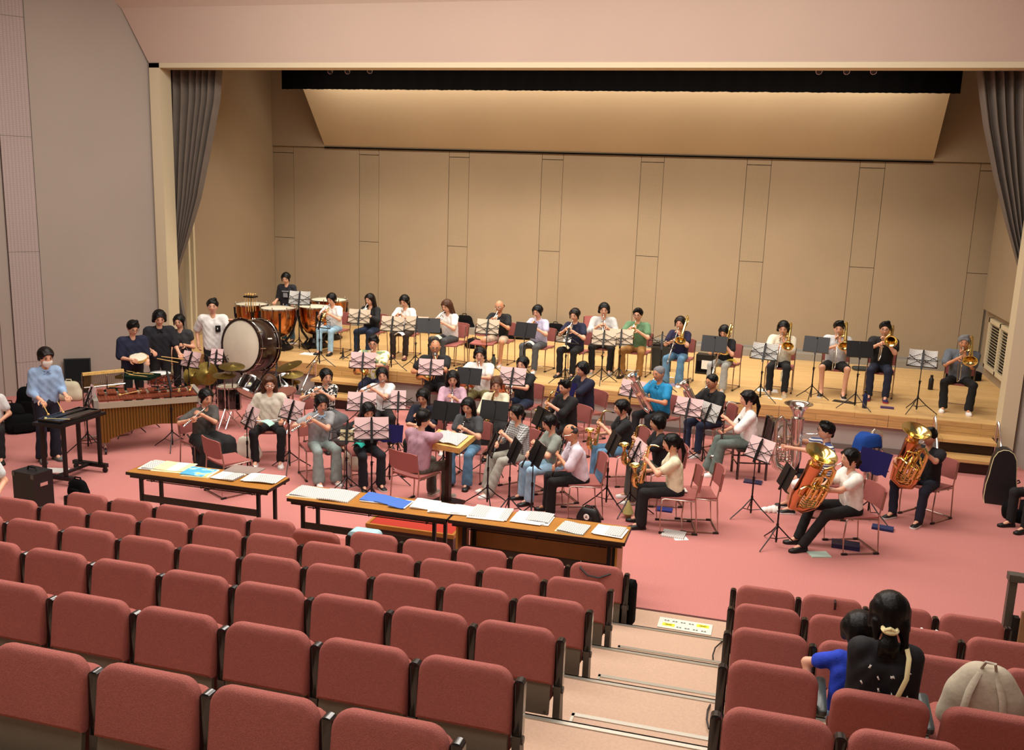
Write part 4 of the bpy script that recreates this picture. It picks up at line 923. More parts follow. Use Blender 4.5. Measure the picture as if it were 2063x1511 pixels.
def mk_clar(kind, L_=.60, r=.0125, br=.036, metal='silver', body='ebony', barrel=True):
    mb = MB(); mb.tube([(0, .012, .006), (0, -.03, .004), (0, -.075, 0)], [.004, .009, .012], 8); d = [('mouthpiece', mb.mesh('mouthpiece', 'black_gloss'))]
    mb = MB(); mb.tube([(0, -.07, 0), (0, -.075, 0), (0, -.13, 0), (0, -.135, 0), (0, -L_+.08, 0)], [r*.9, r*1.3, r*1.15, r, r], 8); d.append(('body_joint', mb.mesh('body_joint', body)))
    mb = MB(); mb.lathe([(r, 0), (r*1.2, .02), (br*.62, .055), (br, .085), (br*.95, .086), (br*.5, .05)], (0, -L_+.08, 0), (0, -1, 0), 12); d.append(('bell', mb.mesh('bell', body)))
    mb = MB(); mb.tube([(.006, -.16, r), (.006, -L_+.12, r)], .0028, 5); mb.tube([(-.008, -.2, r), (-.008, -L_+.14, r)], .0025, 5); mb.tube([(r, -.3, .004), (r, -L_+.1, .004)], .0028, 5); d.append(('key_rod', mb.mesh('key_rod', metal)))
    for i in range(9):
        y = -.17-i*(L_-.30)/9; mb = MB(); mb.tube([(0, y, r), (0, y, r+.006)], .0075, 7); d.append(('key', mb.mesh('key', metal)))
    for y in (-.132, -L_*.52, -L_+.08): mb = MB(); mb.tube([(0, y, 0), (0, y-.008, 0)], r*1.18, 8); d.append(('ring', mb.mesh('ring', metal)))
    return d
INS['clarinet'] = dict(parts=mk_clar('clarinet', .64), rot=RX(58), L=(.0, -.24, .02), R=(.0, -.42, .02), Ln=(-.2, -.1, -1), Rn=(.2, -.1, -1), cl=65, cr=65, hint=(.2, .0))
INS['oboe'] = dict(parts=mk_clar('oboe', .58, .010, .022), rot=RX(52), L=(.0, -.22, .02), R=(.0, -.38, .02), Ln=(-.2, -.1, -1), Rn=(.2, -.1, -1), cl=65, cr=65, hint=(.2, 0))
def mk_sax():
    d = []
    mb = MB(); mb.tube([(0, .01, 0), (0, -.05, .004)], [.006, .0125], 8); d.append(('mouthpiece', mb.mesh('mouthpiece', 'black_gloss')))
    mb = MB(); mb.tube([(0, -.045, .003), (0, -.11, .018), (0, -.16, .012), (0, -.185, -.02), (0, -.19, -.05)], [.009, .0105, .012, .013, .014], 8); d.append(('neck', mb.mesh('neck', 'gold')))
    mb = MB(); mb.tube([(0, -.19, -.05), (0, -.20, -.55)], [.0155, .034], 12); P = [(0, -.20, -.55), (0, -.203, -.60), (0, -.235, -.64), (0, -.28, -.62), (0, -.30, -.57)]; mb.tube(P, [.034, .037, .041, .045, .048], 12); d.append(('body_tube', mb.mesh('body_tube', 'gold')))
    mb = MB(); bell(mb, [(0, -.30, -.57), (0, -.31, -.48), (0, -.335, -.33)], .048, .076, 14, flare=.11); d.append(('bell', mb.mesh('bell', 'gold')))
    for i in range(9):
        mb = MB(); z = -.12-.045*i; mb.tube([(.0, -.213-.001*i, z), (0, -.228-.001*i-.010*(i/9), z)], .011+.001*i, 8); d.append(('key', mb.mesh('key', 'gold')))
    mb = MB(); mb.tube([(.022, -.195, -.08), (.034, -.20, -.54)], .003, 5); mb.tube([(-.022, -.195, -.08), (-.034, -.20, -.54)], .003, 5); mb.torus((.035, -.26, -.50), .024, .003, (1, 0, 0), 12, 4); mb.tube([(.02, -.2, -.2), (.04, -.2, -.24), (.03, -.2, -.3)], .004, 4); d.append(('key_rod', mb.mesh('key_rod', 'gold')))
    INS['alto saxophone'] = dict(parts=d, rot=RZ(-8) @ RY(10) @ RX(-6), L=(.015, -.205, -.19), R=(-.01, -.20, -.40), Ln=(-.5, .3, -.2), Rn=(.5, -.6, 0), cl=65, cr=65, hint=(.1, 0))
mk_sax()
def mk_bass_clar():
    d = []
    mb = MB(); mb.tube([(0, .01, 0), (0, -.06, -.004)], [.006, .013], 8); d.append(('mouthpiece', mb.mesh('mouthpiece', 'black_gloss')))
    mb = MB(); mb.tube([(0, -.055, -.003), (0, -.12, .012), (0, -.17, .01), (0, -.20, -.02), (0, -.205, -.07)], .0115, 8); d.append(('neck', mb.mesh('neck', 'silver')))
    mb = MB(); mb.tube([(0, -.205, -.06), (0, -.215, -.86)], [.015, .018], 10); d.append(('body_joint', mb.mesh('body_joint', 'ebony')))
    mb = MB(); bell(mb, [(0, -.215, -.86), (0, -.22, -.93), (0, -.25, -.965), (0, -.29, -.95), (0, -.32, -.84)], .02, .06, 12, flare=.08); d.append(('bell', mb.mesh('bell', 'silver')))
    for s in (-1, 1):
        mb = MB(); mb.tube([(s*.018, -.21, -.1), (s*.022, -.217, -.84)], .0032, 5); d.append(('key_rod', mb.mesh('key_rod', 'silver')))
    for i in range(14):
        mb = MB(); z = -.12-.05*i; mb.tube([(0, -.222, z), (0, -.234, z)], .0105, 7); d.append(('key', mb.mesh('key', 'silver')))
    INS['bass clarinet'] = dict(parts=d, rot=RX(-2), L=(.01, -.215, -.22), R=(-.01, -.215, -.47), Ln=(-.5, .3, -.2), Rn=(.5, -.6, 0), cl=60, cr=60, hint=(.1, 0))
mk_bass_clar()
def mk_trombone(kind='trombone', br=.108, ext=.14):
    d = []
    mb = MB(); mb.lathe([(.006, .0), (.017, -.001), (.017, .01), (.007, .028), (.006, .10)], (0, 0, 0), (0, -1, 0), 8); d.append(('mouthpiece', mb.mesh('mouthpiece', 'silver')))
    mb = MB(); mb.tube([(0, -.08, 0), (0, -.55, 0)], .0075, 7); mb.tube([(0, -.55, -.085), (0, -.08, -.085)], .0075, 7)
    mb.tube([(0, -.09, 0), (0, -.09, -.085)], .005, 5); d.append(('inner_slide', mb.mesh('inner_slide', 'silver')))
    y0 = -.16-ext; y1 = -.72-ext
    mb = MB(); mb.tube([(0, y0, 0), (0, y1, 0), (0, y1-.03, -.012), (0, y1-.045, -.042), (0, y1-.03, -.073), (0, y1, -.085), (0, y0, -.085)], .0095, 8); mb.tube([(0, y0-.01, 0), (0, y0-.01, -.085)], .005, 5); d.append(('outer_slide', mb.mesh('outer_slide', 'silver')))
    x = .10
    mb = MB(); bell(mb, [(.0, -.09, -.085), (.03, -.06, -.085), (x-.01, .02, -.06), (x, .12, -.04), (x, .26, -.03), (x, .305, -.0), (x, .32, .03), (x, .305, .06), (x, .26, .085), (x, .05, .085), (x, -.12, .085), (x, -.36, .085)], .009, br, 16, flare=.22); d.append(('bell', mb.mesh('bell', 'gold')))
    mb = MB(); mb.tube([(x, .10, -.035), (x+.03, .14, -.02), (x+.035, .25, .0), (x+.035, .29, .03), (x+.035, .25, .055), (x+.03, .08, .055), (x+.02, .02, .02), (x, .0, -.03)], .0085, 7); mb.lathe([(.022, -.018), (.022, .018)], (x-.005, .04, -.03), (1, 0, 0), 12, caps=True); mb.tube([(x, -.02, .085), (.03, -.06, -.04)], .005, 5); d.append(('rotor_tubing', mb.mesh('rotor_tubing', 'gold')))
    INS[kind] = dict(parts=d, rot=RX(34) @ RY(28), L=(.03, -.085, -.04), R=(-.02, y0-.02, -.04), Ln=(-.6, -.2, .2), Rn=(.6, .2, .2), cl=75, cr=60, hint=(.1, .1))
mk_trombone(); mk_trombone('bass trombone', .122, .06)
def mk_horn(kind, m1, m2):
    d = []; C = np.array((-.06, -.25, -.28))
    mb = MB(); mb.lathe([(.005, 0), (.0115, -.001), (.0115, .008), (.0055, .03), (.005, .08)], (0, 0, 0), (0, -1, -.55), 8); d.append(('mouthpiece', mb.mesh('mouthpiece', 'silver')))
    mb = MB(); mb.tube([(0, -.06, -.035), (.03, -.16, -.10), (.04, -.28, -.15), (.03, -.36, -.26), (0, -.34, -.38)], [.005, .006, .0065, .007, .007], 6); d.append(('leadpipe', mb.mesh('leadpipe', m1)))
    mb = MB()
    for R_, dx, a0, a1 in ((.145, 0, 0, 6.283), (.125, .02, 0, 6.283), (.105, -.015, .4, 5.6), (.08, .02, 0, 6.283), (.055, .0, .6, 5.9)): mb.torus(C+np.array((dx, 0, 0)), R_, .0078, (1, .12, 0), 22, 6, 0, a0, a1)
    for i in range(3): mb.tube([C+np.array((.03, -.06+.035*i, -.02)), C+np.array((.03, -.06+.035*i, .13))], .006, 5)
    d.append(('coil', mb.mesh('coil', m1)))
    for i in range(3): mb = MB(); mb.lathe([(.016, -.022), (.016, .022)], C+np.array((.015, -.055+.036*i, .03)), (1, 0, 0), 10, caps=True); d.append(('rotor', mb.mesh('rotor', 'silver')))
    mb = MB(); bell(mb, [C+np.array((-.01, -.10, -.10)), C+np.array((-.02, -.02, -.15)), C+np.array((-.04, .07, -.14)), C+np.array((-.13, .16, -.06))], .016, .150, 18, flare=.13); d.append(('bell', mb.mesh('bell', m2)))
    INS[kind] = dict(parts=d, rot=RX(0), L=(-.03, -.30, -.24), R=(-.16, -.13, -.33), Ln=(-.6, .3, 0), Rn=(.2, .2, .5), cl=60, cr=20, hint=(.3, .2))
mk_horn('french horn', 'brass', 'gold'); mk_horn('silver horn', 'silver', 'rosebrass')
def mk_euph(kind, k, m, mb_, bellv, br, lead, L_, R_, valves=3, rot=RX(0), wd=None, aw=1.0):
    """body stands along +z with the bell up; C = bottom bow"""
    d = []; B = V3(bellv[0]); T_ = V3(bellv[1]); u = nrm(T_-B); H_ = np.linalg.norm(T_-B); w = nrm(np.cross(u, (0, 1, 0))) if wd is None else nrm(V3(wd)-u*(V3(wd)@u))
    o = lambda a, b, c=0: B+w*a*k*aw+u*b*k+np.cross(w, u)*c*k     # a sideways, b along the axis
    mb = MB(); mb.lathe([(.006, 0), (.018, -.001), (.018, .01), (.008, .03), (.007, .06)], (0, 0, 0), nrm(V3(lead[1])-V3(lead[0])), 9); d.append(('mouthpiece', mb.mesh('mouthpiece', 'silver')))
    mb = MB(); mb.tube([V3(p) for p in lead], [.007]*(len(lead)-1)+[.009], 7); d.append(('leadpipe', mb.mesh('leadpipe', m)))
    hb = H_/k
    mb = MB(); bell(mb, [o(.13, hb*.30), o(.13, .06), o(.115, .0), (o(.06, -.05)), o(.0, -.03), o(-.01, .06), o(0, hb*.5), o(0, hb)], .022*k, br, 20, 1, flare=br*1.25)
    P = [o(.13, .10), o(.13, .06), o(.115, .0), o(.06, -.05), o(.0, -.03), o(-.01, .08), o(0, hb*.55), o(0, hb*.78)]; mb.tube(P, [.030*k, .033*k, .036*k, .040*k, .044*k, .046*k, .052*k, .060*k], 12); d.append(('bell', mb.mesh('bell', [mb_, 'gold' if mb_ == 'rosebrass' else mb_])))
    mb = MB(); r = .013*k
    mb.tube([o(.13, .10), o(.13, hb*.62), o(.125, hb*.72), o(.10, hb*.78), o(.075, hb*.72), o(.07, hb*.3)], [.022*k]+[.018*k]*5, 9); d.append(('outer_bow', mb.mesh('outer_bow', m)))
    mb = MB()
    for j, (a, c) in enumerate(((.03, .05), (.055, .055), (.08, .05), (.10, .04))[:valves+0]):
        mb.tube([o(a, hb*.22, c), o(a, .04, c), o(a+.012, .02, c), o(a+.024, .04, c), o(a+.024, hb*.2, c)], r*.55, 6)
    mb.tube([o(.02, hb*.45, .045), o(.02, hb*.60, .045), o(.045, hb*.64, .045), (o(.065, hb*.60, .045)), o(.065, hb*.4, .045)], r*.7, 7)
    mb.tube([o(.0, hb*.2, .05), o(-.03, hb*.26, .06), o(-.03, hb*.36, .06), o(0, hb*.42, .05), o(.06, hb*.40, .055)], r*.7, 7)
    mb.torus(o(.065, .12, .05), .045*k, r*.5, np.cross(w, u), 16, 5); mb.torus(o(.05, hb*.35, .05), .032*k, r*.45, np.cross(w, u), 14, 5)
    if aw > 1:
        for j in range(5): mb.tube([o(.015, .03+.022*j, .04), o(.03, .02+.022*j, .06), o(.095, .02+.022*j, .055), o(.11, .035+.022*j, .04)], r*.55, 6)
        mb.torus(o(.10, hb*.36, .03), .05*k, r*.6, np.cross(w, u), 18, 6); mb.torus(o(.10, hb*.36, .03), .03*k, r*.5, np.cross(w, u), 16, 5); mb.tube([o(.13, hb*.5, .02), o(.10, hb*.62, .03), o(.06, hb*.66, .03), o(.03, hb*.5, .03), o(.03, .1, .03)], r*.9, 8)
    d.append(('valve_tubing', mb.mesh('valve_tubing', m)))
    for j in range(valves):
        mb = MB(); a = .03+.03*j; mb.tube([o(a, hb*.20, .058), o(a, hb*.42, .058)], .0135*k, 9); mb.tube([o(a, hb*.42, .058), o(a, hb*.46, .058)], .004*k, 5); mb.tube([o(a, hb*.46, .058), o(a, hb*.468, .058)], .011*k, 8); d.append(('valve', mb.mesh('valve', m if m != 'silver' else 'silver')))
    INS[kind] = dict(parts=d, rot=rot, L=L_, R=R_, Ln=(-.5, .5, 0), Rn=(.6, -.5, 0), cl=45, cr=45, hint=(.2, 0))
mk_euph('euphonium', 1.0, 'silver', 'silver', ((.10, -.16, -.46), (-.13, -.40, .10)), .135, [(0, 0, 0), (0, -.06, -.02), (.02, -.13, -.06)], (.10, -.24, -.30), (-.04, -.30, -.22), 4)
mk_euph('silver tuba', 1.62, 'silver', 'silver', ((-.02, -.27, -.50), (.0, -.29, .42)), .20, [(0, 0, 0), (0, -.12, -.005), (0, -.26, -.015)], (.08, -.52, -.20), (-.10, -.56, -.10), 4, wd=(0, -1, 0), aw=1.35)
mk_euph('upright tuba', 1.62, 'gold', 'rosebrass', ((.0, -.58, -.50), (.34, -.46, .24)), .205, [(0, 0, 0), (0, -.07, -.02), (.05, -.16, -.06)], (.16, -.38, -.30), (-.02, -.42, -.42), 4, wd=(.1, 1, -.1), aw=1.35)
mk_euph('rotary tuba', 1.62, 'gold', 'rosebrass', ((-.20, -.27, -.50), (.09, -.38, .24)), .205, [(0, 0, 0), (0, -.06, -.02), (-.02, -.13, -.05), (-.06, -.2, -.08)], (.12, -.30, -.02), (-.16, -.40, -.24), 4, wd=(1, 0, 0), aw=1.35)
def instrument(kind, P, label, rot=None, cat='instrument', group=None, name=None):
    I = INS[kind]; r = rot if rot is not None else I['rot']
    m = P['M'] @ TR(*P['mouth']) @ r
    t = thing(name or kind.replace(' ', '_'), label, cat, mat=m, group=group)
    for n, me in I['parts']: obj(n, me, t)
    return t
NPL = [0]
def player(who, u_head, hz, phi, inst, ilabel=None, z0=0.0, chair=True, irot=None, chairlabel=None, Lp=None, Rp=None, **kw):
    """who: short description; u_head (x, y); builds person, instrument and chair"""
    pk = {k: kw[k] for k in ('sex', 'seated', 'lean', 'pitch', 'hyaw', 'turn') if k in kw}
    m = pose(**pk)
    I = INS.get(inst)
    if I:
        r = irot if irot is not None else I['rot']; Rm = np.array(r.to_3x3())
        kw.setdefault('L', tuple(m+Rm@V3(I['L']))); kw.setdefault('R', tuple(m+Rm@V3(I['R'])))
        kw.setdefault('Ln', tuple(Rm@V3(I['Ln']))); kw.setdefault('Rn', tuple(Rm@V3(I['Rn']))); kw.setdefault('curlL', I['cl']); kw.setdefault('curlR', I['cr']); kw.setdefault('hint', I['hint'])
    P = person('person, '+who, u_head, hz, phi, z0=z0, **kw)
    if I: instrument(inst, P, ilabel or '%s played by the %s' % (inst, who.split(' with ')[0].split(',')[0]), irot)
    if chair:
        p = P['M'] @ Vector((0, .03, 0)); stack_chair(p.x, p.y, z0, phi, chairlabel or 'pink stacking chair under the '+who.split(' with ')[0].split(',')[0])
    return P

# ================================================================ the band
S_ = dict(z0=SZ)
low = ('low', 'black', 'black'); wsh = ('low', 'E8E6E2', 'E8E6E2'); bw = ('low', 'black', 'E8E6E2'); gsh = ('low', '8A8378', 'D8D4C8')
DRK = '15161A'
# ---- back row on the stage, from the left: trumpets then trombones
player('girl in white shirt and pale blue jeans', (-7.995, 16.142, 1.640)[:2], 1.03, -2, 'gold trumpet', top='EFEFEA', bottom='jeans_light', cuff=.06, hair=('tied', 'black'), shoes=low, pitch=22, lean=8, hyaw=-6, **S_)
player('woman in black cardigan with long wavy hair', (-7.276, 16.301, 1.660)[:2], 1.05, -2, 'white trumpet', top='131316', sleeve=1.5, bottom='jeans_dark', hair=('wavy', 'dark'), shoes=low, pitch=14, hyaw=-8, **S_)
player('girl in white blouse with white hair ribbon', (-6.589, 16.357, 1.670)[:2], 1.06, 4, 'trumpet', top='E9EBE8', bottom='2B1D1A', hair=('pony', 'black'), shoes=('low', '6A3A34', 'black'), pitch=26, hyaw=-6, **S_, extra='scrunchie')
player('girl in white T-shirt and grey trousers', (-5.592, 15.927, 1.690)[:2], 1.08, -18, 'trumpet', top='F0EEEA', bottom='4A4C4E', hair=('long', 'brown'), shoes=low, pitch=22, lean=10, **S_)
BA = player('bald man in black T-shirt and beige shorts', (-4.742, 16.435, 1.680)[:2], 1.07, -4, 'white trumpet', sex='m', top='111214', bottom='C9B49C', bot='shorts', hair=('bald', 'black'), shoes=('low', 'C9C4BC', 'D8D4C8'), glasses='silver', skin='skin_tan', spread=.22, pitch=12, **S_)
player('girl in lavender shirt and grey trousers', (-3.934, 16.117, 1.680)[:2], 1.07, -12, 'flugelhorn', top='C3C2DE', bottom='55585C', hair=('tied', 'black'), shoes=wsh, pitch=20, **S_, collar='C3C2DE')
player('girl in navy polo and black trousers', (-3.228, 16.000, 1.680)[:2], 1.07, -10, 'trumpet', top='171B38', bottom='101014', hair=('tied', 'dark'), shoes=low, pitch=16, **S_, collar='171B38')
player('young man in pale grey sweatshirt', (-2.808, 16.562, 1.740)[:2], 1.13, 8, 'trumpet', sex='m', top='BEBEBC', sleeve=1.35, bottom='121214', hair=('mush', 'black'), shoes=gsh, pitch=14, spread=.2, irot=RX(50), **S_)
player('man in green shirt and khaki trousers', (-2.175, 16.422, 1.710)[:2], 1.10, -6, 'gold trumpet', sex='m', top='5E8260', bottom='9A6E38', cuff=.07, hair=('side', 'black'), shoes=low, glasses='black_metal', pitch=12, spread=.2, **S_, collar='5E8260')
player('girl in navy top and white apron', (-1.395, 16.071, 1.660)[:2], 1.05, -8, 'trombone', top='1E1B3C', bottom='jeans', cuff=.085, hair=('tied', 'dark'), shoes=wsh, pitch=12, irot=RX(40) @ RY(20), **S_)
player('girl with black bob in black T-shirt', (-0.635, 15.849, 1.600)[:2], .97, -14, 'trombone', top='131318', bottom='A8ABA6', cuff=.08, hair=('bob', 'black'), shoes=('low', 'B8B4AA', 'D8D4C8'), pitch=30, lean=12, irot=RX(52) @ RY(10), **S_)
player('young man in cream shirt and black trousers', (0.313, 16.055, 1.700)[:2], 1.09, -4, 'trombone', sex='m', top='D9D4BE', sleeve=.9, bottom='1A1D22', hair=('mush', 'black'), shoes=('hi', 'B5A283', 'E0D8C4'), pitch=20, **S_, collar='D9D4BE')
player('boy in grey T-shirt and black shorts', (1.207, 16.314, 1.730)[:2], 1.12, -4, 'trombone', sex='m', top='C2C6CA', bottom='0E0E10', bot='shorts', hair=('short', 'black'), shoes=bw, pitch=16, spread=.26, **S_)
player('young man in black T-shirt and navy track trousers', (1.933, 16.359, 1.760)[:2], 1.15, -8, 'trombone', sex='m', top='0F1013', bottom='1A2036', hair=('short', 'black'), shoes=('low', '2A2450', 'B03A48'), glasses='black_metal', pitch=10, irot=RX(18) @ RY(20), **S_)
player('grey-haired man in grey T-shirt', (3.063, 15.908, 1.690)[:2], 1.08, -10, 'bass trombone', sex='m', build=1.2, top='5E656E', sleeve=.8, bottom='0E0E10', cuff=.075, hair=('short', 'grey'), shoes=wsh, skin='skin_tan', pitch=12, spread=.3, **S_)
# ---- horns and euphoniums in front of the stage
HORN = dict()
player('man in floral shirt with glasses', (-6.369, 14.420, 1.180)[:2], 1.18, 16, 'french horn', sex='m', build=1.15, top='floral', sleeve=.8, bottom='1B2440', hair=('short', 'black'), shoes=low, glasses='black_metal', pitch=14)
player('bearded bald man in black T-shirt', (-5.271, 14.478, 1.180)[:2], 1.18, 18, 'french horn', sex='m', build=1.1, top='15171C', bottom='0F0F12', hair=('balding', 'iron'), shoes=low, glasses='black_metal', skin='skin_tan', pitch=12, extra='beard')
player('young man in white T-shirt and khaki trousers', (-4.430, 14.301, 1.150)[:2], 1.15, 12, 'silver horn', sex='m', top='ECECE8', bottom='7A7448', hair=('mush', 'black'), shoes=wsh, pitch=12)
player('girl in black top and white sleeves', (-3.629, 14.013, 1.110)[:2], 1.11, -12, 'silver horn', top='101115', bottom='jeans_dark', hair=('tied', 'black'), shoes=low, pitch=10)
player('boy in navy T-shirt and red-striped trousers', (-2.670, 14.020, 1.110)[:2], 1.11, -42, 'french horn', sex='m', top='131730', sleeve=.95, bottom='1B1B30', hair=('mush', 'black'), shoes=low, pitch=14)
player('man in bright blue polo shirt', (-1.496, 14.129, 1.120)[:2], 1.12, -36, 'euphonium', sex='m', top='1A86B8', bottom='15161C', hair=('buzz', 'grey'), shoes=low, skin='skin_tan', pitch=10, collar='1A86B8')
EU = player('man in black polo shirt with glasses', (-0.682, 13.960, 1.100)[:2], 1.10, -42, 'euphonium', sex='m', top='0F1013', bottom='jeans_dark', hair=('buzz', 'black'), shoes=wsh, glasses='black_metal', skin='skin_tan', pitch=14, collar='0F1013')
# ---- flutes and double reeds
player('girl in black and white floral blouse', (-6.093, 12.115, 1.050)[:2], 1.05, 48, 'flute', top='bw_floral', bottom='5A5C5E', bot='skirt', hair=('tied', 'black'), shoes=low, pitch=12)
player('girl in plain white T-shirt at the second flute desk', (-5.401, 12.558, 1.050)[:2], 1.05, 26, 'flute', top='EAEDEA', bottom='121214', bot='pants', hair=('tied', 'black'), shoes=low, pitch=12, hroll=-8)
player('girl in pink open shirt', (-4.349, 12.714, 1.060)[:2], 1.06, 18, 'oboe', top='C9A4B4', sleeve=1.5, bottom='34373B', hair=('long', 'black'), shoes=wsh, pitch=18, collar='C9A4B4')
player('girl in cream blouse and black trousers', (-3.664, 12.671, 1.040)[:2], 1.04, 14, 'alto saxophone', top='E2DCBE', sleeve=1.3, bottom='151517', bot='skirt', hair=('tied', 'brown'), shoes=low, pitch=16)
player('young man in black shirt at the third saxophone desk', (-2.693, 12.876, 1.050)[:2], 1.05, -36, 'alto saxophone', sex='m', top='101013', sleeve=1.2, bottom='131316', hair=('side', 'black'), shoes=low, pitch=14)
player('girl in black polo and blue jeans', (-1.730, 11.989, 1.030)[:2], 1.03, -64, 'alto saxophone', top='1B1C1F', bottom='jeans', cuff=.075, hair=('tied', 'black'), shoes=low, pitch=10, collar='1B1C1F')
player('young man in black shirt over white', (-1.176, 11.367, 1.030)[:2], 1.03, -72, 'alto saxophone', sex='m', top='14161B', bottom='55564F', cuff=.075, hair=('mush', 'black'), shoes=wsh, pitch=10)
player('girl in cream T-shirt and black trousers', (-0.917, 10.500, 1.020)[:2], 1.02, -78, 'alto saxophone', top='E4E0BE', bottom='101012', cuff=.075, hair=('pony', 'black'), shoes=low, pitch=8)
BC = player('girl in white printed T-shirt and grey trousers', (-0.133, 12.942, 1.100)[:2], 1.10, -76, 'bass clarinet', top='F0F0EC', sleeve=1.0, bottom='5E6C66', cuff=.09, hair=('pony', 'black'), shoes=wsh, pitch=6, lean=4, chair=False, feet=((.12, -.50), (-.10, -.56)))
player('girl in black pinafore and grey cardigan', (-6.927, 10.352, 1.030)[:2], 1.03, 62, 'flute', top='4A4844', sleeve=.8, bottom='141414', bot='dress', hair=('tied', 'black'), shoes=('low', 'D8D2C8', 'E8E6E2'), pitch=16)
F2 = player('woman in cream sweater and glasses', (-6.511, 11.237, 1.080)[:2], 1.08, 24, None, sex='f', build=1.12, top='CFC9B8', sleeve=1.8, bottom='101014', hair=('shoulder', 'brown'), shoes=wsh, glasses='silver', pitch=16, hyaw=10, spread=.24, L=(.20, -.30, .68), R=(-.14, -.26, .68), Ln=(0, 0, -1), Rn=(0, 0, -1), lean=0)
t = instrument('flute', dict(M=F2['M'], mouth=(.22, -.30, .70)), 'silver flute resting across the lap of the woman in cream sweater', RZ(8))
player('girl in grey knit with pale blue collar', (-5.439, 10.684, 1.020)[:2], 1.02, 42, 'flute', top='96989A', bottom='8B9A96', cuff=.095, hair=('tied', 'black'), shoes=wsh, pitch=20, lean=8, collar='A9CBE8')
player('girl in black sweatshirt with white flute', (-4.780, 10.677, 0.980)[:2], .98, 38, 'white flute', top='101012', sleeve=1.5, bottom='12131C', cuff=.075, hair=('long', 'black'), shoes=bw, pitch=26, lean=14)
player('girl in navy T-shirt behind the conductor', (-4.377, 11.567, 1.020)[:2], 1.02, 4, 'oboe', top='10152A', sleeve=.8, bottom='141416', hair=('bangs', 'black'), shoes=low, pitch=22)
CO = player('conductor in mauve T-shirt and grey trousers', (-3.877, 10.274, 1.060)[:2], 1.06, 158, None, sex='m', build=1.08, top='B08A98', sleeve=.75, bottom='5E5C52', cuff=.075, hair=('short', 'black'), shoes=gsh, pitch=8, lean=6, L=(.02, -.36, .72), R=(-.02, -.62, .95), Rn=(0, 0, -1), Ln=(0, 0, -1), curlR=40)
player('girl in dark grey polo with long black hair', (-3.641, 11.290, 1.020)[:2], 1.02, -2, 'clarinet', top='45494C', bottom='jeans', cuff=.085, hair=('long', 'black'), shoes=low, pitch=18, collar='45494C')
player('girl in black and white plaid shirt', (-2.955, 11.175, 1.020)[:2], 1.02, -40, 'clarinet', top='plaid', sleeve=1.2, bottom='A9A89C', cuff=.09, hair=('tied', 'black'), shoes=wsh, pitch=12, feet=((.1, -.62), (-.12, -.5)))
player('girl in grey-green T-shirt and pale jeans', (-2.458, 10.925, 0.980)[:2], .98, -54, 'clarinet', top='8C958B', bottom='jeans_light', cuff=.075, hair=('tied', 'black'), shoes=('low', 'black', 'black'), pitch=18)
player('balding man in white shirt and black trousers', (-2.105, 10.533, 1.000)[:2], 1.0, -68, 'clarinet', sex='m', build=1.08, top='DCD2DE', sleeve=.85, bottom='0F0F11', cuff=.075, hair=('balding', 'iron'), shoes=low, glasses='silver', skin='skin_tan', pitch=18, lean=12, irot=RX(74), collar='DCD2DE')
# ---- tubas
player('man in blue and white striped shirt', (0.839, 11.676, 1.060)[:2], 1.06, -84, 'silver tuba', sex='m', top='navy_stripe', bottom='121316', bot='shorts', hair=('short', 'black'), shoes=bw, glasses='black_metal', pitch=0, lean=2)
player('girl in white T-shirt behind brass tuba', (1.037, 10.553, 1.040)[:2], 1.04, -66, 'upright tuba', 'copper and brass tuba held by the girl in white T-shirt', top='ECEAE0', bottom='0E0F10', hair=('tied', 'black'), shoes=low, pitch=4, feet=((.10, -.66), (-.16, -.60)), spread=.3)
player('boy in black T-shirt hidden behind brass tuba', (2.055, 11.964, 1.040)[:2], 1.04, -40, 'rotary tuba', 'copper and brass tuba held by the boy in black T-shirt', sex='m', top='14161C', bottom='151A2C', hair=('short', 'black'), shoes=bw, pitch=4, spread=.3)
# ---- percussionists, standing
ST = dict(seated=False, chair=False)
player('masked keyboard player in loose pale blue shirt', (-9.098, 10.011, 1.450)[:2], 1.45, 62, None, top='8FAACB', sleeve=1.5, bottom='151828', cuff=.08, hair=('child', 'dark'), shoes=('low', '6A6C68', '55565A'), pitch=20, L=(.16, -.36, .98), R=(-.16, -.34, .96), Ln=(0, 0, -1), Rn=(0, 0, -1), **ST, extra='mask', collar='8FAACB')
player('young man in navy T-shirt holding a tambourine', (-9.597, 12.433, 1.470)[:2], 1.47, 56, None, sex='m', top='141A34', sleeve=.9, bottom='101114', hair=('short', 'black'), shoes=low, glasses='black_metal', pitch=26, L=(.14, -.36, 1.02), R=(-.10, -.34, 1.06), **ST)
player('young man in black shirt with drumsticks', (-9.575, 13.071, 1.550)[:2], 1.55, 44, None, sex='m', top='14161E', sleeve=.85, bottom='0F1013', hair=('mush', 'black'), shoes=low, pitch=26, L=(.26, -.40, .98), R=(-.14, -.36, 1.04), Ln=(0, 0, -1), Rn=(0, 0, -1), **ST, collar='14161E')
player('girl in charcoal T-shirt holding a triangle', (-9.592, 13.625, 1.420)[:2], 1.42, 18, None, top='303234', sleeve=.3, bottom='101113', hair=('tied', 'black'), shoes=low, pitch=14, L=(.10, -.26, 1.14), R=(-.12, -.34, .84), **ST)
P4_ = player('young man in white T-shirt leaning on the bass drum', (-9.472, 14.439, 1.600)[:2], 1.60, 30, None, sex='m', top='E8E8E4', sleeve=.85, bottom='141416', hair=('short', 'black'), shoes=low, pitch=8, L=(.30, -.28, 1.34), R=(-.26, -.02, .84), Ln=(.1, -.3, -1), shirtlen=.05, **ST)
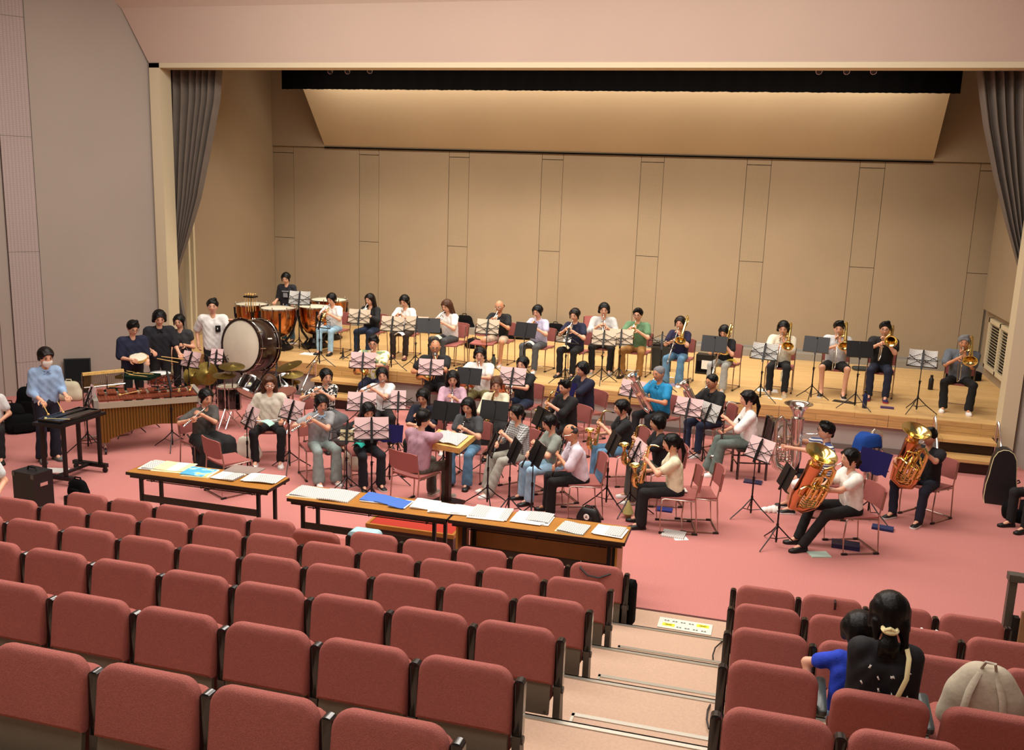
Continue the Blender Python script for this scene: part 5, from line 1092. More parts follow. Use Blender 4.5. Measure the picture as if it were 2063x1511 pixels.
TI = player('timpanist in dark printed sweatshirt', (-9.267, 16.700, 1.917)[:2], 1.31, 12, None, top='1E1C24', sleeve=1.2, bottom='jeans', hair=('tied', 'black'), shoes=bw, pitch=24, L=(.22, -.34, .98), R=(-.20, -.34, 1.0), Ln=(0, 0, -1), Rn=(0, 0, -1), z0=SZ, **ST)
chest(P4_, .085, .30, .085, .11, 'black', 'pocket'); chest(P4_, .085, .305, .03, .03, 'paper', 'pocket_mark')
chest(TI, 0, .36, .16, .025, pm('print_grey', '8E9096', .9)); chest(TI, 0, .27, .10, .10, 'print_grey')
chest(BA, .07, .33, .06, .012, pm('teal_print', '2E8C84', .8)); chest(EU, .075, .32, .035, .028, 'paper', 'logo')
for dx_, dz_, w_, h_ in ((-.055, .33, .018, .035), (-.030, .338, .016, .035), (-.004, .342, .018, .035), (.022, .340, .016, .035), (.046, .334, .018, .033), (-.035, .285, .016, .03), (.0, .29, .03, .012), (.0, .275, .012, .03), (.035, .285, .018, .03)): chest(BC, dx_, dz_, w_, h_, 'black', 'shirt_lettering')

# ================================================================ music stands: x, y, floor, direction, desk height
STN = [
    (-8.606, 15.990, 0.61, 12, 0.906, 'in front of the timpanist', 'open', 'lattice'),
    (-7.567, 14.791, 0.61, -10, 0.700, 'in front of the girl with pale blue jeans', 'small', 'lattice'),
    (-7.181, 15.584, 0.61, 8, 0.700, 'in front of the woman in black cardigan', 'pink', 'lattice'),
    (-6.286, 15.017, 0.61, 8, 0.700, 'between the two left trumpet desks', 'single', 'lattice'),
    (-5.911, 15.222, 0.61, 6, 0.700, 'in front of the girl with white hair ribbon', 'pink', 'lattice'),
    (-5.648, 15.165, 0.61, 20, 0.700, 'right of the desk of the girl with hair ribbon', '', 'solid'),
    (-4.684, 15.488, 0.61, 2, 0.700, 'in front of the bald man in beige shorts', 'pink', 'lattice'),
    (-3.911, 15.150, 0.61, -10, 0.750, 'in front of the girl in lavender shirt', '', 'solid'),
    (-3.191, 15.219, 0.61, -10, 0.700, 'in front of the girl in navy polo', 'small', 'lattice'),
    (-2.612, 15.501, 0.61, 2, 0.657, 'in front of the young man in pale grey sweatshirt', 'pink', 'lattice'),
    (-2.347, 15.721, 0.61, 6, 0.663, 'left of the man in green shirt', 'pink', 'lattice'),
    (-1.589, 15.188, 0.61, 6, 0.750, 'in front of the girl in white apron', '', 'lattice'),
    (-0.741, 14.855, 0.61, -6, 0.800, 'in front of the girl with black bob', '', 'solid'),
    (0.032, 15.227, 0.61, -14, 0.678, 'in front of the young man in cream shirt', 'open', 'lattice'),
    (0.834, 15.590, 0.61, -10, 0.801, 'in front of the boy in black shorts', '', 'solid'),
    (1.480, 15.247, 0.61, 6, 0.826, 'in front of the young man in track trousers', '', 'solid'),
    (2.405, 15.355, 0.61, -10, 0.733, 'in front of the grey-haired man', 'open', 'lattice'),
    (-9.133, 13.177, 0.00, -14, 0.750, 'beside the snare drum', 'pink', 'lattice'),
    (-8.905, 13.610, 0.00, 12, 0.732, 'in front of the bass drum', 'single', 'lattice'),
    (-6.380, 10.420, 0.00, -38, 0.682, 'in front of the girl in black pinafore', 'pink', 'lattice'),
    (-6.028, 10.893, 0.00, -20, 0.700, 'in front of the woman in cream sweater', 'pink', 'lattice'),
    (-8.062, 11.187, 0.00, 62, 0.882, 'with tall pole left of the girl in black pinafore', '', 'lattice'),
    (-9.074, 10.676, 0.00, -42, 0.660, 'in front of the masked keyboard player', 'pink', 'lattice'),
    (-6.203, 13.614, 0.00, 14, 0.900, 'in front of the man in floral shirt', 'pink', 'lattice'),
    (-5.094, 13.778, 0.00, 10, 0.850, 'in front of the bearded bald man', 'pink', 'lattice'),
    (-4.331, 13.392, 0.00, 0, 0.850, 'in front of the young man in white T-shirt', '', 'solid'),
    (-3.553, 13.070, 0.00, -4, 0.970, 'in front of the girl in black top', 'pink', 'lattice'),
    (-5.366, 11.734, 0.00, 14, 0.693, 'in front of the girl in plain white T-shirt', 'pink', 'lattice'),
    (-4.913, 11.994, 0.00, 18, 0.700, 'right of the girl in plain white T-shirt', 'single', 'lattice'),
    (-4.855, 10.191, 0.00, 14, 0.702, 'in front of the girl in grey knit', 'cream', 'lattice'),
    (-4.388, 9.902, 0.00, 26, 0.850, 'in front of the girl in black sweatshirt', 'pink', 'lattice'),
    (-4.544, 10.833, 0.00, 10, 0.620, 'holding a navy folder behind the conductor', '', 'cloth'),
    (-4.034, 11.475, 0.00, -6, 0.750, 'in front of the girl in pink open shirt', '', 'solid'),
    (-3.442, 11.794, 0.00, -2, 0.750, 'wide black desk in front of the girl in cream blouse', '', 'solid'),
    (-3.094, 10.451, 0.00, -70, 0.700, 'right of the girl with long black hair', '', 'solid'),
    (-2.742, 10.175, 0.00, -62, 0.700, 'in front of the girl in plaid shirt', '', 'solid'),
    (-2.419, 9.987, 0.00, -58, 0.750, 'in front of the girl in grey-green T-shirt', 'single', 'solid'),
    (-1.706, 10.977, 0.00, -66, 0.700, 'in front of the girl in black polo', '', 'solid'),
    (-1.394, 10.829, 0.00, -66, 0.660, 'in front of the girl in cream T-shirt', 'pink', 'lattice'),
    (-1.921, 14.215, 0.00, -18, 0.700, 'in front of the man in blue polo', 'pink', 'lattice'),
    (-0.971, 13.290, 0.00, -18, 0.700, 'left of the man in black polo shirt', 'pink', 'lattice'),
    (-0.698, 13.259, 0.00, -46, 0.660, 'in front of the man in black polo shirt', 'open', 'lattice'),
    (0.037, 11.222, 0.00, -46, 0.735, 'in front of the bass clarinet player', 'pink', 'lattice'),
    (0.335, 10.326, 0.00, -76, 0.700, 'in front of the striped shirt man', 'single', 'solid'),
    (1.421, 11.657, 0.00, -40, 0.667, 'with purple cloth beside the standing tuba', '', 'cloth'),
    (-2.803, 13.470, 0.00, -40, 0.800, 'with purple cloth in front of the boy in navy T-shirt', '', 'cloth'),
    (-2.829, 11.853, 0.00, -50, 0.700, 'dark red folder in front of the saxophonist in black shirt', '', 'solid'),
    (-7.482, 13.121, 0.00, 20, 0.700, 'empty beside the drum kit', '', 'lattice'),
]
for i, (x, y, z, phi, h, who, pap, desk) in enumerate(STN): music_stand(x, y, z, phi, h, who, pap, desk, legrot=(i*47) % 120)

# ================================================================ percussion
def drum(t, c, r, h, axis=(0, 0, 1), shell='rosewood', head='white_head', hoop='chrome', lugs=8, rods=True, short=False):
    ax = nrm(axis); c = V3(c); a = np.cross(ax, (0, 0, 1.0)); a = nrm(a) if np.linalg.norm(a) > .05 else np.array((1.0, 0, 0)); b = np.cross(ax, a)
    mb = MB(); mb.lathe([(r*.97, -h/2), (r*.985, -h/2+.01), (r*.985, h/2-.01), (r*.97, h/2)], c, ax, 32); part('shell', mb, shell, t)
    for s in (-1, 1):
        mb = MB(); mb.lathe([(0.001, s*(h/2+.002)), (r*.93, s*(h/2+.002)), (r*.96, s*(h/2-.004))], c, ax, 32); part('drum_head', mb, head, t)
        mb = MB(); mb.lathe([(r*.95, s*(h/2-.012)), (r*1.03, s*(h/2-.012)), (r*1.03, s*(h/2+.012)), (r*.95, s*(h/2+.012))], c, ax, 32); part('hoop', mb, hoop, t)
    for i in range(lugs):
        an = 2*math.pi*i/lugs; d = math.cos(an)*a+math.sin(an)*b; mb = MB()
        if short:
            for sg in (1, -1): mb = MB(); mb.tube([c+d*r*1.03+ax*sg*h*.53, c+d*r*1.03+ax*sg*h*.30], .007, 5); mb.tube([c+d*r*1.0+ax*sg*h*.30, c+d*r*1.05+ax*sg*h*.30], .008, 5); part('lug', mb, 'chrome', t)
            continue
        mb.tube([c+d*r*1.025+ax*h/2, c+d*r*1.025-ax*h/2], .004+r*.006, 5); mb.tube([c+d*r*.985+ax*h*.18, c+d*r*1.03+ax*h*.2, c+d*r*1.03-ax*h*.2, c+d*r*.985-ax*h*.18], .008+r*.01, 6); part('lug', mb, 'chrome', t)
def cymbal(t, c, r, axis=(0, 0, 1), mat='cymbal'):
    mb = MB(); mb.lathe([(.006, .02), (.02, .022), (.035, .012), (.05, .006), (r*.6, 0), (r, -.012), (r, -.015), (r*.6, -.003), (.05, .003), (.03, .008), (.006, .015)], c, axis, 32); part('cymbal', mb, mat, t)
pm('cymbal', '8F7C42', .38, 1, var=.15, vscale=20)
def tripod(t, base, h, spread=.24, mat='chrome', name='stand_pole', tilt=None):
    x, y = base; mb = MB(); mb.tube([(x, y, .08), (x, y, h)], .011, 7); mb.tube([(x, y, h*.5), (x, y, h*.5+.05)], .016, 7); part(name, mb, mat, t)
    for k in range(3):
        a = math.radians(30+120*k); mb = MB(); mb.tube([(x, y, .32), (x+spread*math.cos(a), y+spread*math.sin(a), .012)], .008, 5); mb.tube([(x, y, .12), (x+spread*.5*math.cos(a), y+spread*.5*math.sin(a), .18)], .006, 5); part('leg', mb, mat, t)
# timpani
def timpano(p, r, label, top=.80, pedal=True):
    t = thing('timpano', label, 'timpani', p, 0, 'copper timpani on the stage')
    mb = MB(); mb.lathe([(r, top-.02), (r*.995, top-.12), (r*.95, top-.26), (r*.82, top-.40), (r*.6, top-.50), (r*.3, top-.545), (.02, top-.55)], (0, 0, 0), (0, 0, 1), 36); part('bowl', mb, 'copper', t)
    mb = MB(); mb.lathe([(.001, top+.004), (r*.95, top+.004), (r*1.02, top-.0)], (0, 0, 0), (0, 0, 1), 36); part('drum_head', mb, 'drum_head', t)
    mb = MB(); mb.lathe([(r*1.0, top-.012), (r*1.06, top-.012), (r*1.06, top+.012), (r*1.0, top+.012)], (0, 0, 0), (0, 0, 1), 36); part('hoop', mb, 'chrome', t)
    for i in range(8):
        a = math.radians(45*i+12); mb = MB(); mb.tube([(r*1.07*math.cos(a), r*1.07*math.sin(a), top+.03), (r*1.07*math.cos(a), r*1.07*math.sin(a), top-.16)], .006, 5); mb.tube([(r*1.07*math.cos(a), r*1.07*math.sin(a), top+.02), (r*1.07*math.cos(a), r*1.07*math.sin(a), top+.05)], .010, 5); part('tension_rod', mb, 'chrome', t)
    for i in range(4):
        a = math.radians(90*i+35); c, s = math.cos(a), math.sin(a); mb = MB(); mb.tube([(r*1.05*c, r*1.05*s, top-.05), (r*1.02*c, r*1.02*s, top-.22), (r*.80*c, r*.80*s, top-.48), (.14*c, .14*s, .16), (.22*c, .22*s, .05)], [.022, .022, .024, .026, .022], 6); part('strut', mb, 'black_metal', t)
    mb = MB(); mb.lathe([(.27, .02), (.27, .05), (.14, .10), (.10, .18)], (0, 0, 0), (0, 0, 1), 16, caps=True); mb.box((0, -.30, .05), (.11, .20, .03)); part('base', mb, 'black_metal', t)
    for i in range(3):
        a = math.radians(120*i-90); mb = MB(); mb.tube([(.26*math.cos(a)-.012, .26*math.sin(a), .03), (.26*math.cos(a)+.012, .26*math.sin(a), .03)], .03, 10); part('caster', mb, 'black', t)
timpano((-9.800, 16.288, 1.410)[:2]+(SZ,), .31, 'leftmost copper timpano, half hidden behind the bass drum')
timpano((-9.071, 16.023, 1.410)[:2]+(SZ,), .33, 'large copper timpano in front of the timpanist')
timpano((-8.573, 16.572, 1.410)[:2]+(SZ,), .31, 'copper timpano right of the timpanist, behind the first trumpet')
timpano((-8.769, 17.569, 1.430)[:2]+(SZ,), .37, 'rearmost copper timpano with pink-toned head', .82)
# mallet tray on a stand beside the timpani
tp = (-9.589, 15.907, 1.620)[:2]; t = thing('mallet_stand', 'black tray stand with hanging timpani mallets by the left timpani', 'stand', tp+(SZ,))
mb = MB(); mb.bx((-.11, -.08, .99), (.11, .08, 1.02)); part('tray', mb, 'black_metal', t, smooth=False); tripod(t, (0, 0), .99, .2, 'black_metal')
for i in range(8):
    x = -.09+.025*i; y = -.07 if i % 2 else .07; mb = MB(); mb.tube([(x, y, 1.05), (x, y, .72)], .0045, 5); mb.ell((x, y, 1.05), (.018, .018, .014), 8, 6); part('mallet', mb, 'light_wood', t)
# concert bass drum, tilted toward the hall
bp = (-8.676, 14.376, 1.000); t = thing('bass_drum', 'huge dark bass drum with cream head on a stand', 'drum', bp[:2]+(0,))
pm('bd_shell', '1F0C0A', .25, coat=.5)
a_ = math.radians(-15); AX = (math.sin(a_)*1.0*.95, -math.cos(a_)*.95, .10)
drum(t, (0, 0, .97), .465, .48, AX, 'bd_shell', 'drum_head', 'bd_shell', 10, short=True)
n_ = nrm(AX)
for s in (-1, 1): mb = MB(); mb.torus(V3((0, 0, .97))+n_*s*.20, .470, .008, n_, 36, 6); part('rim_band', mb, 'chrome', t)
mb = MB(); 
sd_ = nrm(np.cross(n_, (0, 0, 1.0)))
for s in (-1, 1):
    mb = MB(); c0 = sd_*s*.36; mb.tube([c0+V3((0, 0, .02))-n_*.3, c0*.6+V3((0, 0, .38)), c0*1.25+V3((0, 0, .62))], .018, 6); mb.tube([c0+V3((0, 0, .02))+n_*.3, c0*.6+V3((0, 0, .38))], .018, 6); part('cradle_leg', mb, 'black_metal', t)
mb = MB(); cc = V3((0, 0, .97)); e1 = nrm(np.cross(n_, (0, 0, 1.0))); dd = nrm(-e1*.25+np.cross(e1, n_)*-.0+V3((0, 0, .0))); 
side = nrm(V3((.86, -.35, .36))-n_*(V3((.86, -.35, .36))@n_)); pc = cc+side*.466; mb.box(pc, (.10, .004, .022), R=np.column_stack([n_, side, np.cross(n_, side)])); part('name_plate', mb, 'white_plastic', t, smooth=False)
# marimba with brass resonator tubes
mc0 = (-8.747, 10.550, 0.720); mc1 = (-7.809, 11.436, 0.720)
dx, dy = mc1[0]-mc0[0], mc1[1]-mc0[1]; ang = math.atan2(dy, dx); Lm = math.hypot(dx, dy)
t = thing('marimba', 'long rosewood marimba with brass resonator tubes at left', 'marimba', (mc0[0], mc0[1], 0), ang)
mb = MB(); mb.bx((-.02, -.02, .66), (Lm+.02, .01, .74)); part('front_rail', mb, pm('marimba_rail', 'A59A84', .4), t, smooth=False)
mb = MB(); mb.bx((.1, .62, .68), (Lm-.02, .65, .75)); part('rear_rail', mb, 'marimba_rail', t, smooth=False)
for x in (-.07, Lm+.02): mb = MB(); mb.bx((x, -.03, .62), (x+.06, .66, .78)); part('end_block', mb, 'step_grey', t, smooth=False)
NB = 33
for i in range(NB):
    u = (i+.5)/NB; mb = MB(); mb.bx((Lm*u-.021, .0+.0*u, .755), (Lm*u+.021, .36-.12*u, .775)); part('bar', mb, 'rosewood', t, smooth=False)
    if i % 7 not in (2, 6) and i < NB-1: mb = MB(); mb.bx((Lm*(u+.5/NB)-.021, .30-.10*u, .785), (Lm*(u+.5/NB)+.021, .62-.18*u, .805)); part('bar', mb, 'rosewood', t, smooth=False)
pm('resonator', '8A6A34', .35, .7)
for i in range(NB):
    u = (i+.5)/NB; l = .50 if i < 3 else (.50-.22*math.sin(min(1, (u)*1.5)*math.pi/2)+.10*max(0, u-.55)); mb = MB(); mb.tube([(Lm*u, .03, .66), (Lm*u, .03, .66-l)], .0225, 10); part('resonator_tube', mb, 'resonator', t)
for x, sx in ((.05, -1), (Lm-.1, 1)):
    mb = MB(); mb.tube([(x, .0, .10), (x, .64, .10)], .016, 6); mb.tube([(x, .3, .10), (x, .3, .66)], .02, 6); part('leg', mb, 'chrome', t)
    for y in (0, .64): mb = MB(); mb.tube([(x-.012, y, .035), (x+.012, y, .035)], .035, 12); mb.tube([(x, y, .035), (x, y, .1)], .01, 5); part('caster', mb, 'black', t)
for i, (x, y, a) in enumerate(((.28, .12, 70), (1.06, .1, 120), (1.22, .12, 118))):
    mb = MB(); c, s = math.cos(math.radians(a)), math.sin(math.radians(a)); mb.tube([(0, 0, 0), (c*.34, s*.34, .01)], .005, 5); mb.ell((0, 0, 0), (.02, .02, .018), 8, 6)
    solo('mallet', mb, 'cream_paper' if False else 'light_wood', ['pale mallet lying on the left end of the marimba', 'left one of two white mallets on the marimba middle', 'right one of two white mallets on the marimba middle'][i], 'mallet', (mc0[0]+x*math.cos(ang)-y*math.sin(ang), mc0[1]+x*math.sin(ang)+y*math.cos(ang), .81))
# snare drum on its stand, behind the marimba
sp = (-9.144, 12.437, 0.780)[:2]; t = thing('snare_drum', 'wooden snare drum with white head behind the marimba', 'drum', sp+(0,))
drum(t, (0, 0, .70), .185, .15, (0, 0, 1), 'rosewood', 'white_head', 'chrome', 10); tripod(t, (0, 0), .60, .26)
mb = MB()
for k in range(3): a = math.radians(120*k); mb.tube([(0, 0, .58), (.17*math.cos(a), .17*math.sin(a), .60), (.19*math.cos(a), .19*math.sin(a), .64)], .007, 5)
part('basket', mb, 'chrome', t)
# bar chimes hanging from a wooden bar
c0 = (-9.433, 11.063, 1.000); c1 = (-9.108, 11.543, 1.000); L2 = math.hypot(c1[0]-c0[0], c1[1]-c0[1]); a2 = math.atan2(c1[1]-c0[1], c1[0]-c0[0])
t = thing('bar_chimes', 'pale wooden bar of hanging brass chimes on a steel frame', 'chimes', c0[:2]+(0,), a2)
mb = MB(); mb.bx((0, -.02, .97), (L2, .03, 1.01)); part('bar', mb, 'light_wood', t, smooth=False)
for i in range(40): mb = MB(); x = .02+i*(L2-.04)/40; mb.tube([(x, 0, .965), (x, 0, .83-.06*(1-i/40))], .004, 5); part('chime', mb, 'resonator', t)
mb = MB(); mb.tube([(.0, .02, .05), (0, .02, .98)], .011, 6); mb.tube([(L2*.55, -.04, .05), (L2*.55, -.04, .94), (L2*.55, .0, .97)], .011, 6); mb.tube([(0, -.04, .80), (L2, -.04, .80)], .008, 6); mb.tube([(L2, .02, .05), (L2, .02, .98)], .011, 6); mb.bx((-.1, -.03, .02), (L2+.05, .03, .05)); part('frame', mb, 'chrome', t)
# black trap tables
def trap_table(p, w, d, h, rz, label):
    t = thing('trap_table', label, 'table', p, math.radians(rz)); mb = MB(); mb.bx((-w/2, -d/2, h-.02), (w/2, d/2, h)); mb.bx((-w/2, -d/2, h), (w/2, -d/2+.012, h+.02)); mb.bx((-w/2, d/2-.012, h), (w/2, d/2, h+.02)); mb.bx((-w/2, -d/2, h), (-w/2+.012, d/2, h+.02)); mb.bx((w/2-.012, -d/2, h), (w/2, d/2, h+.02)); part('tray', mb, pm('trap_felt', '11231A', .9), t, smooth=False)
    tripod(t, (0, 0), h-.02, .28, 'black_metal'); return t
trap_table((-9.116, 11.539, 0.660)[:2]+(0,), .62, .40, .66, 14, 'low dark green tray table with a small metallophone')
trap_table((-9.124, 11.884, 0.860)[:2]+(0,), .55, .36, .84, 10, 'higher dark tray table with sticks and mallets')
mb = MB(); mb.bx((-.17, -.08, 0), (.17, .08, .02))
t = thing('metallophone', 'small silver metallophone on the low green tray table', 'metallophone', (-9.604, 11.771, 0.700)[:2]+(.67,), .2); part('frame', mb, 'light_wood', t, smooth=False)
for i in range(14): mb = MB(); x = -.155+.0225*i; mb.bx((x, -.075+.002*i, .022), (x+.018, .075-.002*i, .028)); part('bar', mb, 'silver', t, smooth=False)
for i, (u, v) in enumerate(((258, 752), (268, 750), (276, 755), (285, 752))):
    q = [(-9.325, 11.916, 0.860), (-9.332, 12.041, 0.860), (-9.114, 11.848, 0.860), (-9.136, 12.005, 0.860)][i]; mb = MB(); mb.tube([(-.16, 0, .01), (.12, .02, .01), (.17, .025, .01)], [.006, .007, .004], 6); solo('drumstick', mb, 'light_wood', ['leftmost', 'second from left', 'third from left', 'rightmost'][i]+' wooden stick on the higher dark tray table', 'drumstick', (q[0], q[1], .842), .2*i-.5, 'sticks on the tray table')
# tambourine, triangle, sticks in hands
t = thing('tambourine', 'pale tambourine held by the young man in navy T-shirt', 'tambourine', mat=TR(*(-9.487, 12.388, 1.000)) @ RZ(30) @ RX(20)); 
mb = MB(); mb.lathe([(.001, .03), (.125, .03), (.13, .025)], n=24); part('drum_head', mb, 'drum_head', t); mb = MB(); mb.lathe([(.13, -.02), (.135, -.02), (.135, .03), (.13, .03)], n=24); part('frame', mb, 'light_wood', t)
for k in range(8): mb = MB(); a = k*math.pi/4; mb.lathe([(.018, -.002), (.018, .002)], (.135*math.cos(a), .135*math.sin(a), .0), (0, 0, 1), 8, caps=True); part('jingle', mb, 'silver', t)
t = thing('triangle', 'silver triangle held by the girl in charcoal T-shirt', 'triangle', mat=TR(*(-9.403, 13.442, 1.060)) @ RZ(20)); mb = MB(); mb.tube([(.02, 0, .0), (.0, 0, .0), (-.085, 0, -.155), (.105, 0, -.15), (.03, 0, -.01)], .005, 6); part('rod', mb, 'chrome', t); mb = MB(); mb.tube([(0, 0, 0), (-.02, -.01, .05)], .007, 6); part('holder', mb, 'black', t)
for i, (p, rz) in enumerate(((( -9.049, 12.482, 0.980), 10), ((-9.044, 12.604, 1.000), 25))): mb = MB(); mb.tube([(-.15, 0, .03), (.15, 0, -.01), (.2, 0, -.015)], [.006, .007, .004], 6); solo('drumstick', mb, 'light_wood', ['drumstick in the right hand of the young man in black shirt', 'drumstick in the left hand of the young man in black shirt'][i], 'drumstick', p, math.radians(rz))
# keyboard percussion on a wheeled black frame
k0 = (-8.699, 9.321, 0.800); k1 = (-8.188, 9.998, 0.800); Lk = math.hypot(k1[0]-k0[0], k1[1]-k0[1]); ak = math.atan2(k1[1]-k0[1], k1[0]-k0[0])
ak = math.atan2((-8.188, 9.998, 0.800)[1]-(-8.202, 9.185, 0.800)[1], (-8.188, 9.998, 0.800)[0]-(-8.202, 9.185, 0.800)[0]); ko = (-8.202, 9.185, 0.800); Lk = math.hypot((-8.188, 9.998, 0.800)[0]-ko[0], (-8.188, 9.998, 0.800)[1]-ko[1])
t = thing('glockenspiel', 'black wheeled glockenspiel in front of the masked player', 'glockenspiel', (ko[0], ko[1], 0), ak); Wk = .42
mb = MB(); mb.bx((0, 0, .76), (Lk, Wk, .80)); part('table', mb, 'black_metal', t, smooth=False)
mb = MB(); mb.bx((.06, .04, .80), (Lk-.05, .055, .84)); mb.bx((.06, Wk-.05, .80), (Lk-.05, Wk-.035, .84)); mb.bx((.06, .04, .80), (.075, Wk-.04, .84)); mb.bx((Lk-.065, .04, .80), (Lk-.05, Wk-.04, .84)); part('tray_rim', mb, 'black_gloss', t, smooth=False)
for i in range(20): mb = MB(); x = .10+i*(Lk-.2)/20; mb.bx((x, .08, .825), (x+.028, .21-.002*i, .832)); part('bar', mb, pm('steel_bar', '5A5E62', .25, 1), t, smooth=False)
for i in range(14): mb = MB(); x = .12+i*(Lk-.22)/14; mb.bx((x, .22, .835), (x+.028, .35-.003*i, .842)); part('bar', mb, 'steel_bar', t, smooth=False)
for x in (.10, Lk-.10):
    for y in (.05, Wk-.05): mb = MB(); mb.bx((x-.02, y-.02, .10), (x+.02, y+.02, .76)); part('leg', mb, 'black_metal', t, smooth=False)
    mb = MB(); mb.bx((x-.03, -.05, .07), (x+.03, Wk+.05, .12)); part('foot_bar', mb, 'black_metal', t, smooth=False)
    for y in (-.02, Wk+.02): mb = MB(); mb.tube([(x-.012, y, .035), (x+.012, y, .035)], .035, 12); part('caster', mb, 'black', t)
mb = MB(); mb.bx((.1, Wk*.5-.02, .08), (Lk-.1, Wk*.5+.02, .11)); part('stretcher', mb, 'black_metal', t, smooth=False)
mb = MB(); mb.tube([(0, 0, .02), (.3, .02, .02)], .005, 5); mb.ell((0, 0, .02), (.018, .018, .016), 8, 6); solo('mallet', mb, pm('green_mallet', 'C9C48A', .6), 'pale green mallet lying on the glockenspiel table', 'mallet', (-8.450, 9.230, 0.840), .2)
for i, p in enumerate(((-8.571, 9.339, 0.930), (-8.482, 9.493, 0.930))): mb = MB(); mb.tube([(-.1, .1, .05), (.12, -.06, -.03)], .005, 5); mb.ell((.12, -.06, -.03), (.016, .016, .016), 8, 6); solo('mallet', mb, 'light_wood', ['mallet in the right hand of the masked keyboard player', 'mallet in the left hand of the masked keyboard player'][i], 'mallet', p)
# drum kit
kp = (-7.393, 12.707, 0.500); t = thing('drum_kit', 'black drum kit with two mounted toms behind the woman in cream sweater', 'drums', kp[:2]+(0,)); O = V3((kp[0], kp[1], 0))
def rel(p): return tuple(V3(p)-O)
pm('kit_black', '08080A', .1, coat=1)
drum(t, rel((-7.535, 12.416, 0.720)), .17, .24, (-.15, -.62, -.75), 'kit_black', 'drum_head', 'chrome', 6)
drum(t, rel((-7.052, 12.614, 0.740)), .16, .22, (.45, -.5, -.72), 'kit_black', 'drum_head', 'chrome', 6)
drum(t, (0, .10, .28), .27, .36, (.1, -1, 0), 'kit_black', 'drum_head', 'kit_black', 8)
drum(t, rel((-8.047, 12.655, 0.450)), .19, .34, (0, 0, 1), 'kit_black', 'drum_head', 'chrome', 6)
mb = MB(); mb.ell(rel(( -7.465, 12.301, 0.780)), (.03, .03, .03), 8, 6); part('badge', mb, 'cream_paper', t)
for (p, r, ax) in (((-7.929, 12.562, 0.980), .20, (.1, -.12, 1)), ((-7.975, 12.421, 0.860), .18, (.05, -.1, 1)), ((-7.118, 12.881, 1.000), .21, (-.25, -.25, 1)), ((-6.948, 12.662, 0.920), .18, (.05, -.15, 1)), ((-6.942, 12.679, 0.800), .12, (.1, -.1, 1))):
    q = rel(p); cymbal(t, q, r, ax); tripod(t, (q[0], q[1]), q[2]+.04, .22)
mb = MB(); mb.lathe([(.15, .46), (.16, .48), (.16, .53), (.14, .54)], rel((kp[0]-.05, kp[1]+.75, 0)), (0, 0, 1), 18, caps=True); part('stool_seat', mb, 'black_cloth', t); 
# cymbal/gong discs on stands between the standing players
t = thing('cymbal_pair', 'pair of dull brass cymbals hanging by the bass drum stand', 'cymbals', (-8.916, 13.386, 0.600)[:2]+(0,)); cymbal(t, (.0, 0, .62), .20, (.9, -.5, .2)); cymbal(t, (-.34, .1, .52), .18, (.9, -.35, .3)); tripod(t, (.0, .06), .9, .24); 
mb = MB(); mb.tube([(0, .06, .88), (0, 0, .62)], .006, 5); mb.tube([(0, .06, .88), (-.34, .1, .54)], .006, 5); part('strap', mb, 'black_cloth', t)

# ================================================================ remaining chairs, bags, cases and papers
def at_chair(p, phi, label, z=0): stack_chair(p[0], p[1], z, phi, label)
at_chair((-6.263, 9.812, 0.420), 150, 'empty pink stacking chair with black straps, behind the leftmost table')
at_chair((-4.948, 16.199, 1.030), 2, 'empty pink stacking chair left of the bald man on the stage', SZ)
at_chair((-0.586, 10.648, 0.420), -76, 'empty pink stacking chair with a phone, right of the last saxophone')
at_chair((-3.299, 18.256, 1.200), 4, 'empty pink stacking chair behind the young man in grey sweatshirt', SZ)
at_chair((-5.483, 15.792, 1.050), -4, 'empty pink stacking chair between the white T-shirt girl and bald man', SZ)
mb = MB(); mb.bx((-.035, -.07, 0), (.035, .07, .009)); solo('phone', mb, 'white_plastic', 'phone in pale case on the empty chair near the saxophones', 'phone', (-0.746, 10.616, 0.435), .3)
# black wooden chair of the bass clarinet player
p = BC['M'] @ Vector((0, .03, 0)); t = thing('wooden_chair', 'black wooden chair with slatted back under the bass clarinet player', 'chair', (p.x, p.y, 0), math.radians(-76))
for x, y, h in ((-.19, -.19, .42), (.19, -.19, .42), (-.19, .2, .84), (.19, .2, .84)): mb = MB(); mb.tube([(x, y, 0), (x, y, .42)]+([(x, y+.05, h)] if h > .5 else []), .019, 6); part('leg', mb, 'black_gloss', t)
mb = MB(); mb.bx((-.22, -.22, .40), (.22, .21, .44)); part('seat', mb, 'black_gloss', t, smooth=False)
mb = MB(); mb.tube([(-.2, .25, .80), (-.1, .275, .845), (.1, .275, .845), (.2, .25, .80)], .028, 6, sq=.5); part('top_rail', mb, 'black_gloss', t)
mb = MB(); mb.tube([(-.19, .21, .52), (.19, .21, .52)], .014, 6); part('lower_rail', mb, 'black_gloss', t)
for i in range(5): mb = MB(); x = -.13+.065*i; mb.tube([(x, .212, .52), (x, .26, .82)], .0115, 4); part('slat', mb, 'black_gloss', t)
for a, b in (((-.19, -.19, .2), (.19, -.19, .2)), ((-.19, -.19, .24), (-.19, .2, .24)), ((.19, -.19, .24), (.19, .2, .24))): mb = MB(); mb.tube([a, b], .011, 5); part('stretcher', mb, 'black_gloss', t)
